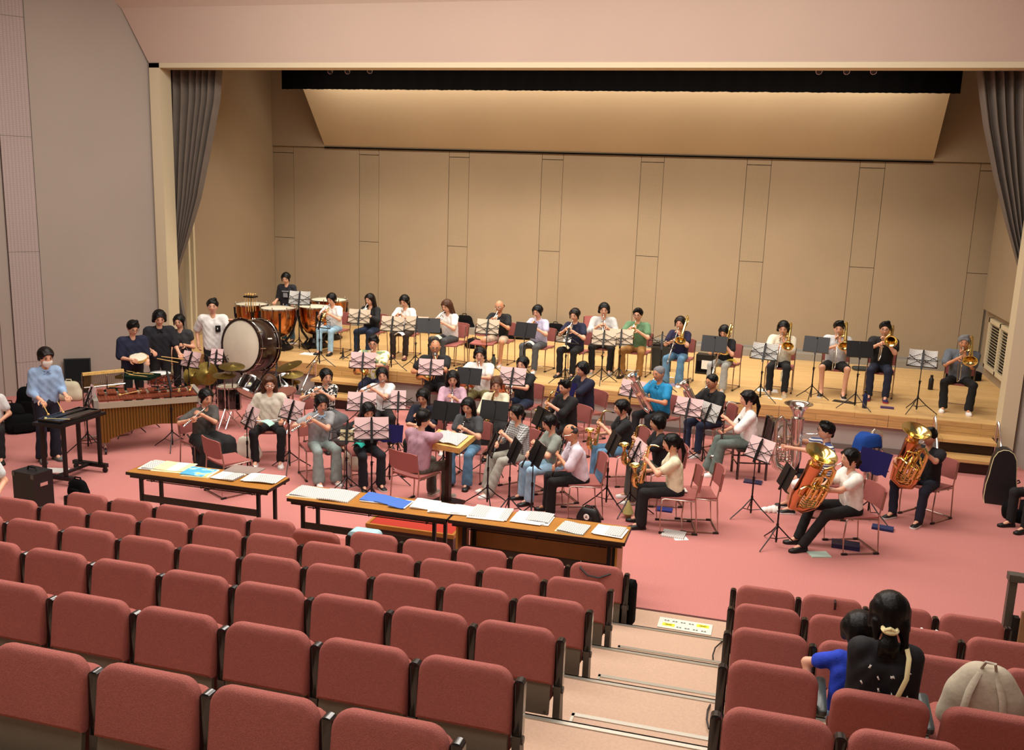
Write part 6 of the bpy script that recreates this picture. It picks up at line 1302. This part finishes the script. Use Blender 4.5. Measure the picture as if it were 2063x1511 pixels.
# conductor's wooden desk
p = (-3.572, 10.360, 0.840); t = thing('conductor_desk', 'wooden conductor desk with open score in front of the conductor', 'desk', (p[0], p[1], 0), math.radians(-14)); Rd = TR(0, 0, .80) @ RX(-16) if False else TR(0, 0, .80) @ RX(14)
mb = MB(); mb.bx((-.25, -.18, 0), (.25, .18, .025)); part('desktop', mb, 'light_wood', t, Rd, smooth=False)
mb = MB(); mb.bx((-.26, -.19, -.03), (.26, -.17, .045)); mb.bx((-.26, .17, -.03), (.26, .19, .02)); mb.bx((-.26, -.18, -.03), (-.24, .18, .03)); mb.bx((.24, -.18, -.03), (.26, .18, .03)); part('rim', mb, 'light_wood', t, Rd, smooth=False)
mb = MB(); mb.bx((-.03, -.03, .04), (.03, .03, .80)); part('column', mb, 'dark_wood', t, smooth=False); mb = MB(); mb.bx((-.17, -.13, 0), (.17, .13, .04)); part('base', mb, 'dark_wood', t, smooth=False)
o = obj('score', page_mesh(.20, .27, .03, True, 'score_v'), None, TR(p[0], p[1], 0) @ RZ(-14) @ Rd @ TR(0, .14, .028) @ RX(90)); o['label'] = 'open full score on the wooden conductor desk'; o['category'] = 'sheet music'
def bag(p, s, label, col='black_cloth', rz=0, name='bag', cat='bag', strap=True, pocket=True):
    t = thing(name, label, cat, p, math.radians(rz)); w, d, h = s
    V_, Q_ = implicit([((-w*.28, 0, h*.3), (w*.28, 0, h*.3), h*.30, h*.30, h/d*.9), ((-w*.2, 0, h*.68), (w*.2, 0, h*.68), h*.26, h*.26, h/d*.9), ((-w*.3, 0, h*.22), (w*.3, 0, h*.22), h*.22, h*.22, h/d*.9)], .02, .08)
    V_ = np.array(V_); V_[:, 2] = np.maximum(V_[:, 2], 0); mb = MB(); mb.add(V_, Q_); part('body', mb, col, t)
    if pocket: mb = MB(); pad(mb, w*.6, h*.42, .04, [(-d*.42, .03), (-d*.40, 0), (-d*.2, 0)], TR(0, -.02, h*.32)); part('pocket', mb, col, t)
    if strap: mb = MB(); mb.tube([(-.05, 0, h*.9), (-.04, 0, h*1.02), (.04, 0, h*1.02), (.05, 0, h*.9)], .010, 5); part('handle', mb, col, t)
    return t
bag((-10.791, 11.078, 0.180)[:2]+(0,), (.42, .30, .46), 'black backpack with grey piping at the left wall', rz=30)
bag((-11.068, 11.802, 0.250)[:2]+(0,), (.40, .26, .55), 'tall black bag with loop handle at the left wall', rz=10)
bag((-10.578, 11.085, 0.100)[:2]+(0,), (.46, .26, .30), 'flat black bag slumped before the other bags', rz=50)
bag((-10.399, 11.336, 0.120)[:2]+(0,), (.36, .24, .34), 'small black bag behind the masked keyboard player', rz=-20)
bag((-11.407, 13.039, 0.100)[:2]+(0,), (.42, .28, .36), 'cream tote bag on the floor below the chimes', pm('tote', 'CFC8AE', .9, bump=.3, bscale=20), rz=20, pocket=False)
bag((-6.778, 11.093, 0.150)[:2]+(0,), (.30, .12, .36), 'white tote bag with black print beside the woman in cream sweater', pm('tote_print', 'E2DCCB', .9), rz=10, pocket=False)
t = bag((-1.782, 10.220, 0.080)[:2]+(0,), (.26, .14, .24), 'small black leather backpack with round white badge under a chair', rz=-12, col='black')
mb = MB(); mb.lathe([(.001, .004), (.034, .004), (.036, 0)], (0, -.075, .13), (0, -1, 0), 20); part('badge', mb, 'white_plastic', t)
cu = bpy.data.curves.new('letter', 'FONT'); cu.body = 'A'; cu.size = .05; cu.extrude = .001; cu.align_x = 'CENTER'; cu.align_y = 'CENTER'
to = bpy.data.objects.new('tmp', cu); COL.objects.link(to); dg = bpy.context.evaluated_depsgraph_get(); me = bpy.data.meshes.new_from_object(to.evaluated_get(dg)); bpy.data.objects.remove(to); me.materials.clear(); me.materials.append(MATS['black'])
obj('letter', me, t, TR(0, -.081, .13) @ RX(90))
# hard case left, soft case beside it
p = (-8.011, 8.493, 0.200); t = thing('hard_case', 'upright black hard instrument case left of the front row', 'case', p[:2]+(0,), math.radians(-8))
mb = MB(); mb.bx((-.17, -.13, 0), (.17, .13, .46)); part('shell', mb, 'black', t, smooth=False)
for x, z in ((-.15, .43), (.15, .43), (.15, .05), (-.15, .05)): mb = MB(); mb.bx((x-.02, -.135, z-.025), (x+.02, -.128, z+.025)); part('corner', mb, 'grey_iron', t, smooth=False)
mb = MB(); mb.tube([(-.07, 0, .46), (-.06, 0, .495), (.06, 0, .495), (.07, 0, .46)], .011, 6); part('handle', mb, 'black', t)
mb = MB(); mb.bx((.168, -.05, .3), (.178, .05, .34)); part('latch', mb, 'chrome', t, smooth=False)
bag((-7.776, 8.939, 0.120)[:2]+(0,), (.26, .16, .26), 'small black soft case behind the leftmost front-row seat', rz=-6)
mb = MB(); mb.bx((-.15, -.10, 0), (.15, .10, .004)); solo('sheet', mb, 'paper', 'white sheet lying on the floor below the glockenspiel', 'paper', (-8.808, 9.733, 0.000), .3)
# black panel leaning on the left wall
t = thing('display_panel', 'dark glossy panel leaning against the left wall', 'panel', mat=TR(*(-11.655, 13.543, 0.000)) @ RZ(36) @ RX(-12)); mb = MB(); mb.bx((-.22, -.012, 0), (.22, .012, .62)); part('frame', mb, 'black', t, smooth=False); mb = MB(); mb.bx((-.20, -.014, .02), (.20, -.012, .60)); part('glass', mb, 'black_gloss', t, smooth=False)
# standing instrument case at right and gig bag
p = (3.162, 13.005, 0.000); t = thing('tuba_case', 'upright black hard tuba case with white trim by the right wall', 'case', p[:2]+(0,), math.radians(-6))
def outl(k, y): 
    return [(x*k, y, z) for x, z in ((-.17, 0), (.17, 0), (.185, .08), (.18, .25), (.155, .40), (.145, .52), (.13, .62), (.09, .70), (.03, .735), (-.03, .735), (-.09, .70), (-.13, .62), (-.145, .52), (-.155, .40), (-.18, .25), (-.185, .08))]
mb = MB(); mb.loft([outl(.97, -.12), outl(1, -.10), outl(1, .10), outl(.97, .12)]); part('shell', mb, pm('case_black', '141518', .45, bump=.2, bscale=60), t)
mb = MB(); mb.tube(outl(1.0, -.108)+[outl(1.0, -.108)[0]], .006, 5, caps=False); part('trim', mb, 'cream_paper', t)
mb = MB(); mb.tube([(.185, -.05, .3), (.215, -.05, .32), (.215, .05, .32), (.185, .05, .3)], .009, 5); part('handle', mb, 'black', t)
for z in (.15, .5): mb = MB(); mb.bx((.15, -.135, z), (.19, -.10, z+.05)); part('latch', mb, 'chrome', t, smooth=False)
V_, Q_ = implicit([((0, 0, .10), (.55, -.05, .10), .24, .10, 1.0), ((0, 0, .08), (.25, .1, .08), .22, .2, 1)], .025, .06); V_ = np.array(V_); V_[:, 2] = np.clip(V_[:, 2], 0, .17); mb = MB(); mb.add(V_, Q_)
t = thing('gig_bag', 'black soft gig bag lying on the floor at the right edge', 'bag', (3.319, 12.401, 0.100)[:2]+(0,), math.radians(20)); part('body', mb, 'black_cloth', t); mb = MB(); mb.tube([(.1, -.1, .165), (.2, -.12, .2), (.32, -.1, .165)], .01, 5); part('handle', mb, 'black', t)
# tuba standing on the floor with a blue cloth over its bell
t = thing('standing_tuba', 'silver tuba standing on its bell on the floor under a blue cloth', 'tuba', mat=TR(*(1.555, 12.814, 0.000)) @ RZ(150) @ Matrix.Scale(.84, 4) @ RX(180) @ TR(0, .29, -.425)); 
for n, me in INS['silver tuba']['parts'][2:]: obj(n, me, t)
mb = MB(); rings = []
for i in range(7):
    r_ = [.02, .07, .12, .145, .155, .16, .165][i]; zz = [.05, .048, .035, .0, -.05, -.10, -.14][i]; rings.append([(r_*1.25*math.cos(a)*(1+.10*math.sin(a*5)*i/6), r_*.8*math.sin(a)*(1+.08*math.sin(a*4)*i/6), zz-.045*math.sin(a*2+1)*i/6) for a in np.linspace(0, 2*math.pi, 24, endpoint=False)])
mb.loft(rings); solo('blue_cloth', mb, pm('blue_cloth', '24468E', .9), 'blue cloth draped over the standing silver tuba', 'cloth', (1.446, 12.659, 0.800), .5)
# things on the stage floor
def flat(p, w, d, rz, col, label, cat='paper', name='sheet', h=.004): mb = MB(); mb.bx((-w/2, -d/2, 0), (w/2, d/2, h)); solo(name, mb, col, label, cat, p, math.radians(rz), smooth=False)
flat((-8.285, 15.818, 0.610), .34, .26, 4, 'paper', 'white sheet on the stage floor before the first trumpet stand')
flat((0.148, 16.079, 0.610), .34, .26, 4, 'paper', 'white sheet on the stage floor under the cream shirt trombonist stand')
flat((0.279, 15.481, 0.610), .22, .08, -6, 'paper', 'small white card at the stage edge below the cream shirt trombonist')
flat((1.355, 15.684, 0.610), .34, .16, -18, 'black', 'flat black folder on the stage floor between the trombone stands', 'folder', 'folder')
flat((1.992, 15.475, 0.610), .20, .06, -4, pm('plum', '4A3560', .6), 'small plum pouch on the stage beside purple trainers', 'pouch', 'pouch', .03)
flat((-1.407, 15.808, 0.610), .18, .10, -6, pm('lilac', 'B3A8CC', .6), 'lilac pouch on the stage floor beside the first trombonist', 'pouch', 'pouch', .03)
flat((-9.139, 16.712, 0.610), .2, .14, 0, 'paper', 'white sheet on the stage floor under the timpanist stand')
def bottle(p, r, h, col, label, tr=0):
    t = thing('bottle', label, 'bottle', p); mb = MB(); mb.lathe([(r*.9, 0), (r, .01), (r, h*.72), (r*.55, h*.84), (r*.5, h*.9)], n=12, caps=True); part('body', mb, col, t); mb = MB(); mb.lathe([(r*.6, h*.88), (r*.6, h)], n=12, caps=True); part('cap', mb, 'black' if not tr else 'white_plastic', t)
pm('bottle_grey', '3E4A46', .35); pm('bottle_navy', '1A2348', .3); pm('pet', 'C8D6DC', .1, trans=.7)
bottle((-4.681, 15.959, 0.610), .04, .26, 'bottle_grey', 'grey-green bottle on the stage floor between the trumpet chairs')
bottle((0.399, 17.048, 0.610), .035, .22, 'pet', 'clear water bottle under the cream shirt trombonist', 1)
bottle((1.640, 15.358, 0.610), .036, .28, 'bottle_navy', 'navy bottle on the stage edge beside the trombone stand')
bottle((2.912, 17.415, 0.610), .042, .26, 'black', 'black bottle left of the grey-haired trombonist')
bottle((-5.119, 10.804, 0.000), .035, .24, 'pet', 'clear bottle on the floor between two flute players', 1)
# guitar amplifier box with a paper label, loudspeaker behind
t = thing('amplifier', 'black amplifier box with white paper on the stage between trombones', 'amplifier', (-0.969, 17.198, 0.610), math.radians(-6)); mb = MB(); mb.bx((-.17, -.12, 0), (.17, .12, .36)); part('cabinet', mb, 'black', t, smooth=False); mb = MB(); mb.bx((-.15, -.125, .04), (.15, -.12, .24)); part('grille', mb, 'black_cloth', t, smooth=False); mb = MB(); mb.bx((-.06, -.13, .10), (.10, -.126, .26)); part('label', mb, 'paper', t, smooth=False)
t = thing('speaker_box', 'dark loudspeaker box behind the legs of the first trombonist', 'loudspeaker', (-1.796, 17.170, 0.610), .1); mb = MB(); mb.bx((-.19, -.14, 0), (.19, .14, .50)); part('cabinet', mb, 'black', t, smooth=False); mb = MB(); mb.bx((-.165, -.148, .04), (.165, -.14, .46)); part('grille', mb, pm('grille', '2E312F', .7), t, smooth=False)
# cases lined up against the rear of the stage
for i, (p, s, lab) in enumerate((((-6.518, 19.781, 0.620), (.42, .25, .40), 'black soft case leaning at the rear wall behind the white T-shirt trumpet girl'), ((-4.381, 19.650, 0.620), (.46, .26, .38), 'black soft case on the stage behind the navy polo trumpet girl'), ((-5.667, 17.871, 0.620), (.42, .3, .2), 'black bag under the empty chair left of the bald man'), ((-1.589, 18.325, 0.620), (.34, .3, .2), 'grey bag under the chair of the first trombonist'))): bag(p, s, lab)
for i, (p, lab, h_) in enumerate((((-7.187, 19.337, 0.610), 'open instrument case at the stage rear behind the left trumpets', .1), ((-5.183, 19.453, 0.610), 'open instrument case at the stage rear right of the bald man', .12), ((2.025, 18.923, 0.610), 'flat grey bag on the stage floor at the rear right', .06), ((3.668, 18.702, 0.610), 'black soft case on the stage behind the grey-haired trombonist', .16))):
    t = thing('instrument_case', lab, 'case', p[:2]+(SZ,), .1*i); mb = MB(); pad(mb, .62, .26, .08, [(-h_/2, .02), (-h_/2+.015, 0), (h_/2-.015, 0), (h_/2, .02)], RX(90) @ TR(0, -h_/2, 0) if False else TR(0, 0, h_/2) @ RX(90)); part('body', mb, 'black_cloth' if i != 2 else 'grille', t); mb = MB(); mb.tube([(-.06, -.13, h_*.5), (-.05, -.16, h_*.5), (.05, -.16, h_*.5), (.06, -.13, h_*.5)], .008, 5); part('handle', mb, 'black', t)
# floor-level oddments
flat((-0.796, 10.270, 0.000), .26, .22, -4, 'score', 'open score lying on the floor under the empty chair near saxophones', 'sheet music', 'sheet_music', .02)
flat((-0.723, 10.215, 0.000), .16, .18, 24, 'paper', 'loose white sheet under the score on the floor')
flat((0.036, 12.674, 0.000), .24, .16, -6, 'bottle_navy', 'navy book under the black wooden chair', 'book', 'book', .02)
flat((1.095, 10.588, 0.000), .30, .18, -4, 'bottle_navy', 'navy blue bag lying under the white T-shirt tubist chair', 'bag', 'flat_bag', .05)
flat((1.569, 11.362, 0.000), .24, .14, -10, pm('navy_pouch', '1A2450', .7), 'navy drawstring pouch with white mark between the tubas', 'pouch', 'pouch', .03)
flat((-0.996, 11.086, 0.000), .20, .14, 0, pm('royal', '23307E', .6), 'royal blue folder on the floor under the cream T-shirt saxophonist', 'folder', 'folder', .02)
flat((0.797, 10.232, 0.000), .22, .16, 20, pm('tissue', 'B9CFC0', .8), 'pale green cloth on the floor between black shoes', 'cloth', 'cloth', .012)
V_, Q_ = implicit([((-.08, 0, .02), (.08, .02, .02), .035, .03), ((.06, .05, .03), (.1, .06, .03), .04, .03), ((-.02, .0, .03), (.04, .04, .035), .035, .04)], .012, .03); V_ = np.array(V_); V_[:, 2] = np.maximum(V_[:, 2], 0); V_ += .006*np.sin(V_[:, :1]*90+V_[:, 1:2]*70); mb = MB(); mb.add(V_, Q_); solo('towel', mb, 'paper', 'crumpled white towel on the floor by the bass clarinet stand', 'towel', (0.255, 11.488, 0.000))
V_, Q_ = implicit([((-.12, 0, .0), (.10, .0, .01), .06, .075), ((.06, .0, .0), (.14, .02, -.02), .06, .045)], .014, .04); V_ = np.array(V_); V_ += .008*np.sin(V_[:, :1]*60+V_[:, 1:2]*50); mb = MB(); mb.add(V_, Q_); solo('towel', mb, 'paper', 'white towel on the lap of the striped shirt tubist', 'towel', (0.640, 11.016, 0.540))
def lapcloth(p, lab, col, w=.16, d=.13, rz=0):
    rings = [];
    for i in range(7):
        u = -w/2+w*i/6; z = .03-.10*(2*u/w)**2*.5; rings.append([(u, -d/2, z), (u, d/2, z+.005), (u, d/2, z+.012), (u, -d/2, z+.007)])
    mb = MB(); mb.loft(rings); solo('hand_towel', mb, col, lab, 'towel', p, math.radians(rz))
lapcloth((-6.436, 15.752, 1.140), 'white hand towel on the knee of the girl with hair ribbon', 'paper')
lapcloth((-5.647, 15.579, 1.160), 'patterned hand towel on the knee of the white T-shirt trumpet girl', pm('mint_towel', 'D6DEC8', .9))
lapcloth((-3.989, 15.839, 1.140), 'cream hand towel on the lap of the girl in lavender shirt', 'paper')
lapcloth((-3.353, 15.828, 1.120), 'cream printed cloth on the knee of the navy polo trumpet girl', pm('cream_cloth', 'E0D2A8', .9))
lapcloth((-0.491, 15.869, 1.100), 'yellow towel on the lap of the girl with black bob', pm('yellow_towel', 'D9BE52', .9), .2, .16)
lapcloth((-6.400, 10.923, 0.600), 'pale mint hand towel on the lap of the woman in cream sweater', pm('mint', 'A9D2C6', .9), .2, .14)
lapcloth((-4.835, 10.498, 0.580), 'turquoise hand towel on the knee of the girl with white flute', pm('turq', '35B0A0', .9), .13, .13)
mb = MB(); mb.lathe([(.03, 0), (.07, .04), (.02, .17), (.004, .20)], n=10, caps=True); solo('cloth_bag', mb, pm('olive', 'A89A62', .9), 'olive cloth pouch hanging low beside the cream T-shirt saxophonist', 'pouch', (-1.383, 10.654, 0.020))
bag((-5.250, 11.175, 0.120)[:2]+(0,), (.2, .14, .3), 'floral white bag on the floor between the front flutes', pm('floral_bag', 'D9D2BE', .9), pocket=False)
bag((-7.465, 18.205, 0.050)[:2]+(0,), (.2, .14, .2), 'small dark bag at the foot of the stage behind the horns') if False else None
# trumpet stand (small black cone tripod) on the stage
p = (-7.532, 15.668, 0.610); t = thing('instrument_stand', 'small black trumpet stand on the stage edge right of the first trumpet', 'stand', p); mb = MB(); mb.lathe([(.035, .02), (.02, .06), (.010, .16), (.008, .20)], n=10, caps=True); part('cone', mb, 'black', t)
for k in range(3): a = math.radians(120*k+20); mb = MB(); mb.tube([(0, 0, .03), (.11*math.cos(a), .11*math.sin(a), .008)], .008, 5); part('leg', mb, 'black', t)
# tall clarinet-stand contrabass tube at the stage edge (standing black and silver instrument)
p = (-2.442, 16.260, 0.610); t = thing('standing_clarinet', 'black and silver low clarinet on a stand at the stage edge', 'clarinet', p); mb = MB(); mb.tube([(0, 0, .12), (.0, 0, .62)], .012, 8); part('body_joint', mb, 'ebony', t); mb = MB(); mb.tube([(.014, -.01, .16), (.014, -.01, .6)], .003, 5); part('key_rod', mb, 'silver', t)
for k in range(3): a = math.radians(120*k+20); mb = MB(); mb.tube([(0, 0, .13), (.16*math.cos(a), .16*math.sin(a), .008)], .007, 5); part('leg', mb, 'black', t)
# pale blue bag hanging over the folded-down front-row seat
t = thing('shoulder_bag', 'pale blue shoulder bag on the folded-down seat of the front row', 'bag', (-3.42, 7.52, .30)); mb = MB(); pad(mb, .30, .34, .05, [(-.07, .03), (-.06, 0), (.07, 0), (.08, .03)], TR(0, .05, .20)); part('body', mb, pm('sky_bag', 'A3C6CE', .8), t); mb = MB(); mb.tube([(.145, -.03, .36), (.165, -.04, .2), (.17, -.03, .02)], .008, 5); part('piping', mb, 'black', t); mb = MB(); mb.tube([(.15, -.02, .3), (.22, -.03, .15), (.28, 0, .0)], .006, 5); part('strap', mb, 'black', t)
# black bag hooked on the aisle-end front seat
t = thing('hooked_bag', 'black bag hanging on the aisle-end seat of the front row', 'bag', (-1.0, 7.58, .1)); mb = MB(); pad(mb, .14, .42, .05, [(-.06, .03), (-.04, 0), (.06, 0), (.08, .03)], TR(.065, .0, .24) @ RZ(78)); part('body', mb, 'black_cloth', t); mb = MB(); mb.tube([(-.36, -.06, .585), (-.35, -.125, .55), (-.28, -.145, .50), (-.18, -.14, .49), (-.09, -.12, .53), (-.03, -.05, .565)], .008, 6); part('strap', mb, 'black', t)
# umbrella hook over a seat and white headphones-like handle in the right block
mb = MB(); mb.tube([(0, .06, -.05), (0, .05, .03), (0, .02, .055), (0, -.02, .05), (0, -.035, .0)], .010, 8); solo('umbrella_handle', mb, 'black_gloss', 'black curved umbrella handle hooked over a right-block front seat', 'umbrella', (.74, 7.44, .62))
mb = MB(); mb.torus((0, 0, 0), .05, .010, (0, 1, .2), 16, 6, 0, 0, math.pi); solo('headphones', mb, 'white_plastic', 'white curved headband lying on the second-row seat behind the woman', 'headphones', (1.323, 6.770, 0.850))
# cables at the aisle edge
mb = MB(); mb.tube([(-0.111, 7.304, 0.250), (-0.157, 7.072, 0.300), (-0.168, 6.940, 0.300), (-0.158, 6.837, 0.300)], .006, 6); solo('cable', mb, 'black', 'upper black cable loop at the right edge of the aisle', 'cable')
mb = MB(); mb.tube([(-0.112, 5.563, 0.700), (-0.132, 5.331, 0.760), (-0.130, 5.217, 0.760), (-0.112, 5.124, 0.760)], .006, 6); solo('cable', mb, 'black', 'lower black cable loop at the right edge of the aisle', 'cable')
# ================================================================ the audience at the right
woman = person('person, woman seen from behind in black blouse with white motifs', (0.745, 4.800, 1.759)[:2], 1.04, 176, sex='f', build=.92, hint=(-.55, -.1), top='white_motif', sleeve=1.3, bottom='14161C', hair=('halfup', 'black'), shoes=low, L=(.10, -.30, .68), R=(-.10, -.30, .68), pitch=14, z0=.735, grid=.012, lean=2)
mb = MB()
rb = random.Random(5)
vv = [v.co for v in [c for c in woman['t'].children if c.name.startswith('shirt')][0].data.vertices if v.co.y > .075]
pk = []
while len(pk) < 24:
    c = rb.choice(vv)
    if all((c-q).length > .055 for q in pk) or rb.random() < .02: pk.append(c)
for c in pk:
    for k in range(2):
        a = rb.uniform(0, 3.1); dx_, dz_ = .013*math.cos(a), .013*math.sin(a); mb.tube([(c.x-dx_, c.y+.003, c.z-dz_), (c.x+dx_*.2, c.y+.006, c.z+dz_*.2), (c.x+dx_, c.y+.003, c.z+dz_)], [.002, .005, .001], 4)
part('white_motif', mb, 'paper', woman['t'], TR(0, .0, .0))
mb = MB(); mb.torus((0, .112, -.062), .034, .013, (0, .35, 1), 16, 6); mb.tube([(-.02, .14, -.06), (0, .15, -.05), (.03, .14, -.065)], .010, 6); part('hair_tie', mb, 'cream_paper', woman['t'], woman['Hm'])
mb = MB(); mb.tube([(-.10, .02, 1.06), (-.115, .11, 1.02), (-.11, .165, .92), (-.075, .165, .80), (-.055, .155, .72)], .014, 6, sq=.4); part('bag_strap', mb, 'cream_paper', woman['t'])
child = person('person, small child in blue T-shirt leaning on the woman', (0.637, 4.980, 1.575)[:2], .83, 168, sex='f', build=.80, top='1E3FC0', sleeve=.6, bottom='8FB4D2', hair=('child', 'black'), shoes=low, L=(.30, .06, .60), R=(-.1, -.3, .66), pitch=10, z0=.735, grid=.012, smin=.6, hs=1.42)
# pale backpack in the right block
p = (1.297, 5.101, 1.200); t = thing('backpack', 'pale beige backpack standing on a folded-down seat in the right block', 'backpack', mat=TR(1.28, 4.98, 1.13) @ RZ(-12) @ Matrix.Diagonal((.88, .88, .80, 1)))
V_, Q_ = implicit([((-.12, 0, .05), (.12, 0, .05), .13, .13, 1.1), ((-.09, 0, .22), (.09, 0, .22), .13, .13, 1.15), ((-.04, 0, .36), (.04, 0, .36), .10, .10, 1.2)], .014, .10); V_ = np.array(V_); mb = MB(); mb.add(V_, Q_); part('body', mb, pm('beige_bag', 'B9AE98', .8, var=.04, bump=.3, bscale=25), t)
for s in (-1, 1): mb = MB(); mb.tube([(s*.05, -.06, .42), (s*.09, -.13, .30), (s*.11, -.14, .15), (s*.10, -.12, .0)], .022, 6, sq=.4); part('shoulder_strap', mb, 'beige_bag', t)
mb = MB(); mb.tube([(-.04, -.04, .44), (-.02, -.06, .50), (.03, -.06, .50), (.04, -.04, .44)], .010, 6); part('loop', mb, 'beige_bag', t)
# people cut by the edges of the picture
player('sitting at the left edge in white top and black trousers', (-9.954, 9.895, 0.850)[:2], .85, 40, None, top='D8D8D6', bottom='141416', hair=('bangs', 'black'), shoes=low, chair=False)
player('at the lower left edge in pale grey trousers', (-7.686, 7.447, 1.050)[:2], 1.05, 60, None, top='D5DDDD', bottom='8C9AA0', cuff=.09, hair=('bangs', 'black'), shoes=bw)
player('in dark clothes at the right edge behind the tuba case', (3.397, 12.074, 1.000)[:2], 1.0, -60, None, top='121214', bottom='121214', hair=('bangs', 'black'), shoes=low)
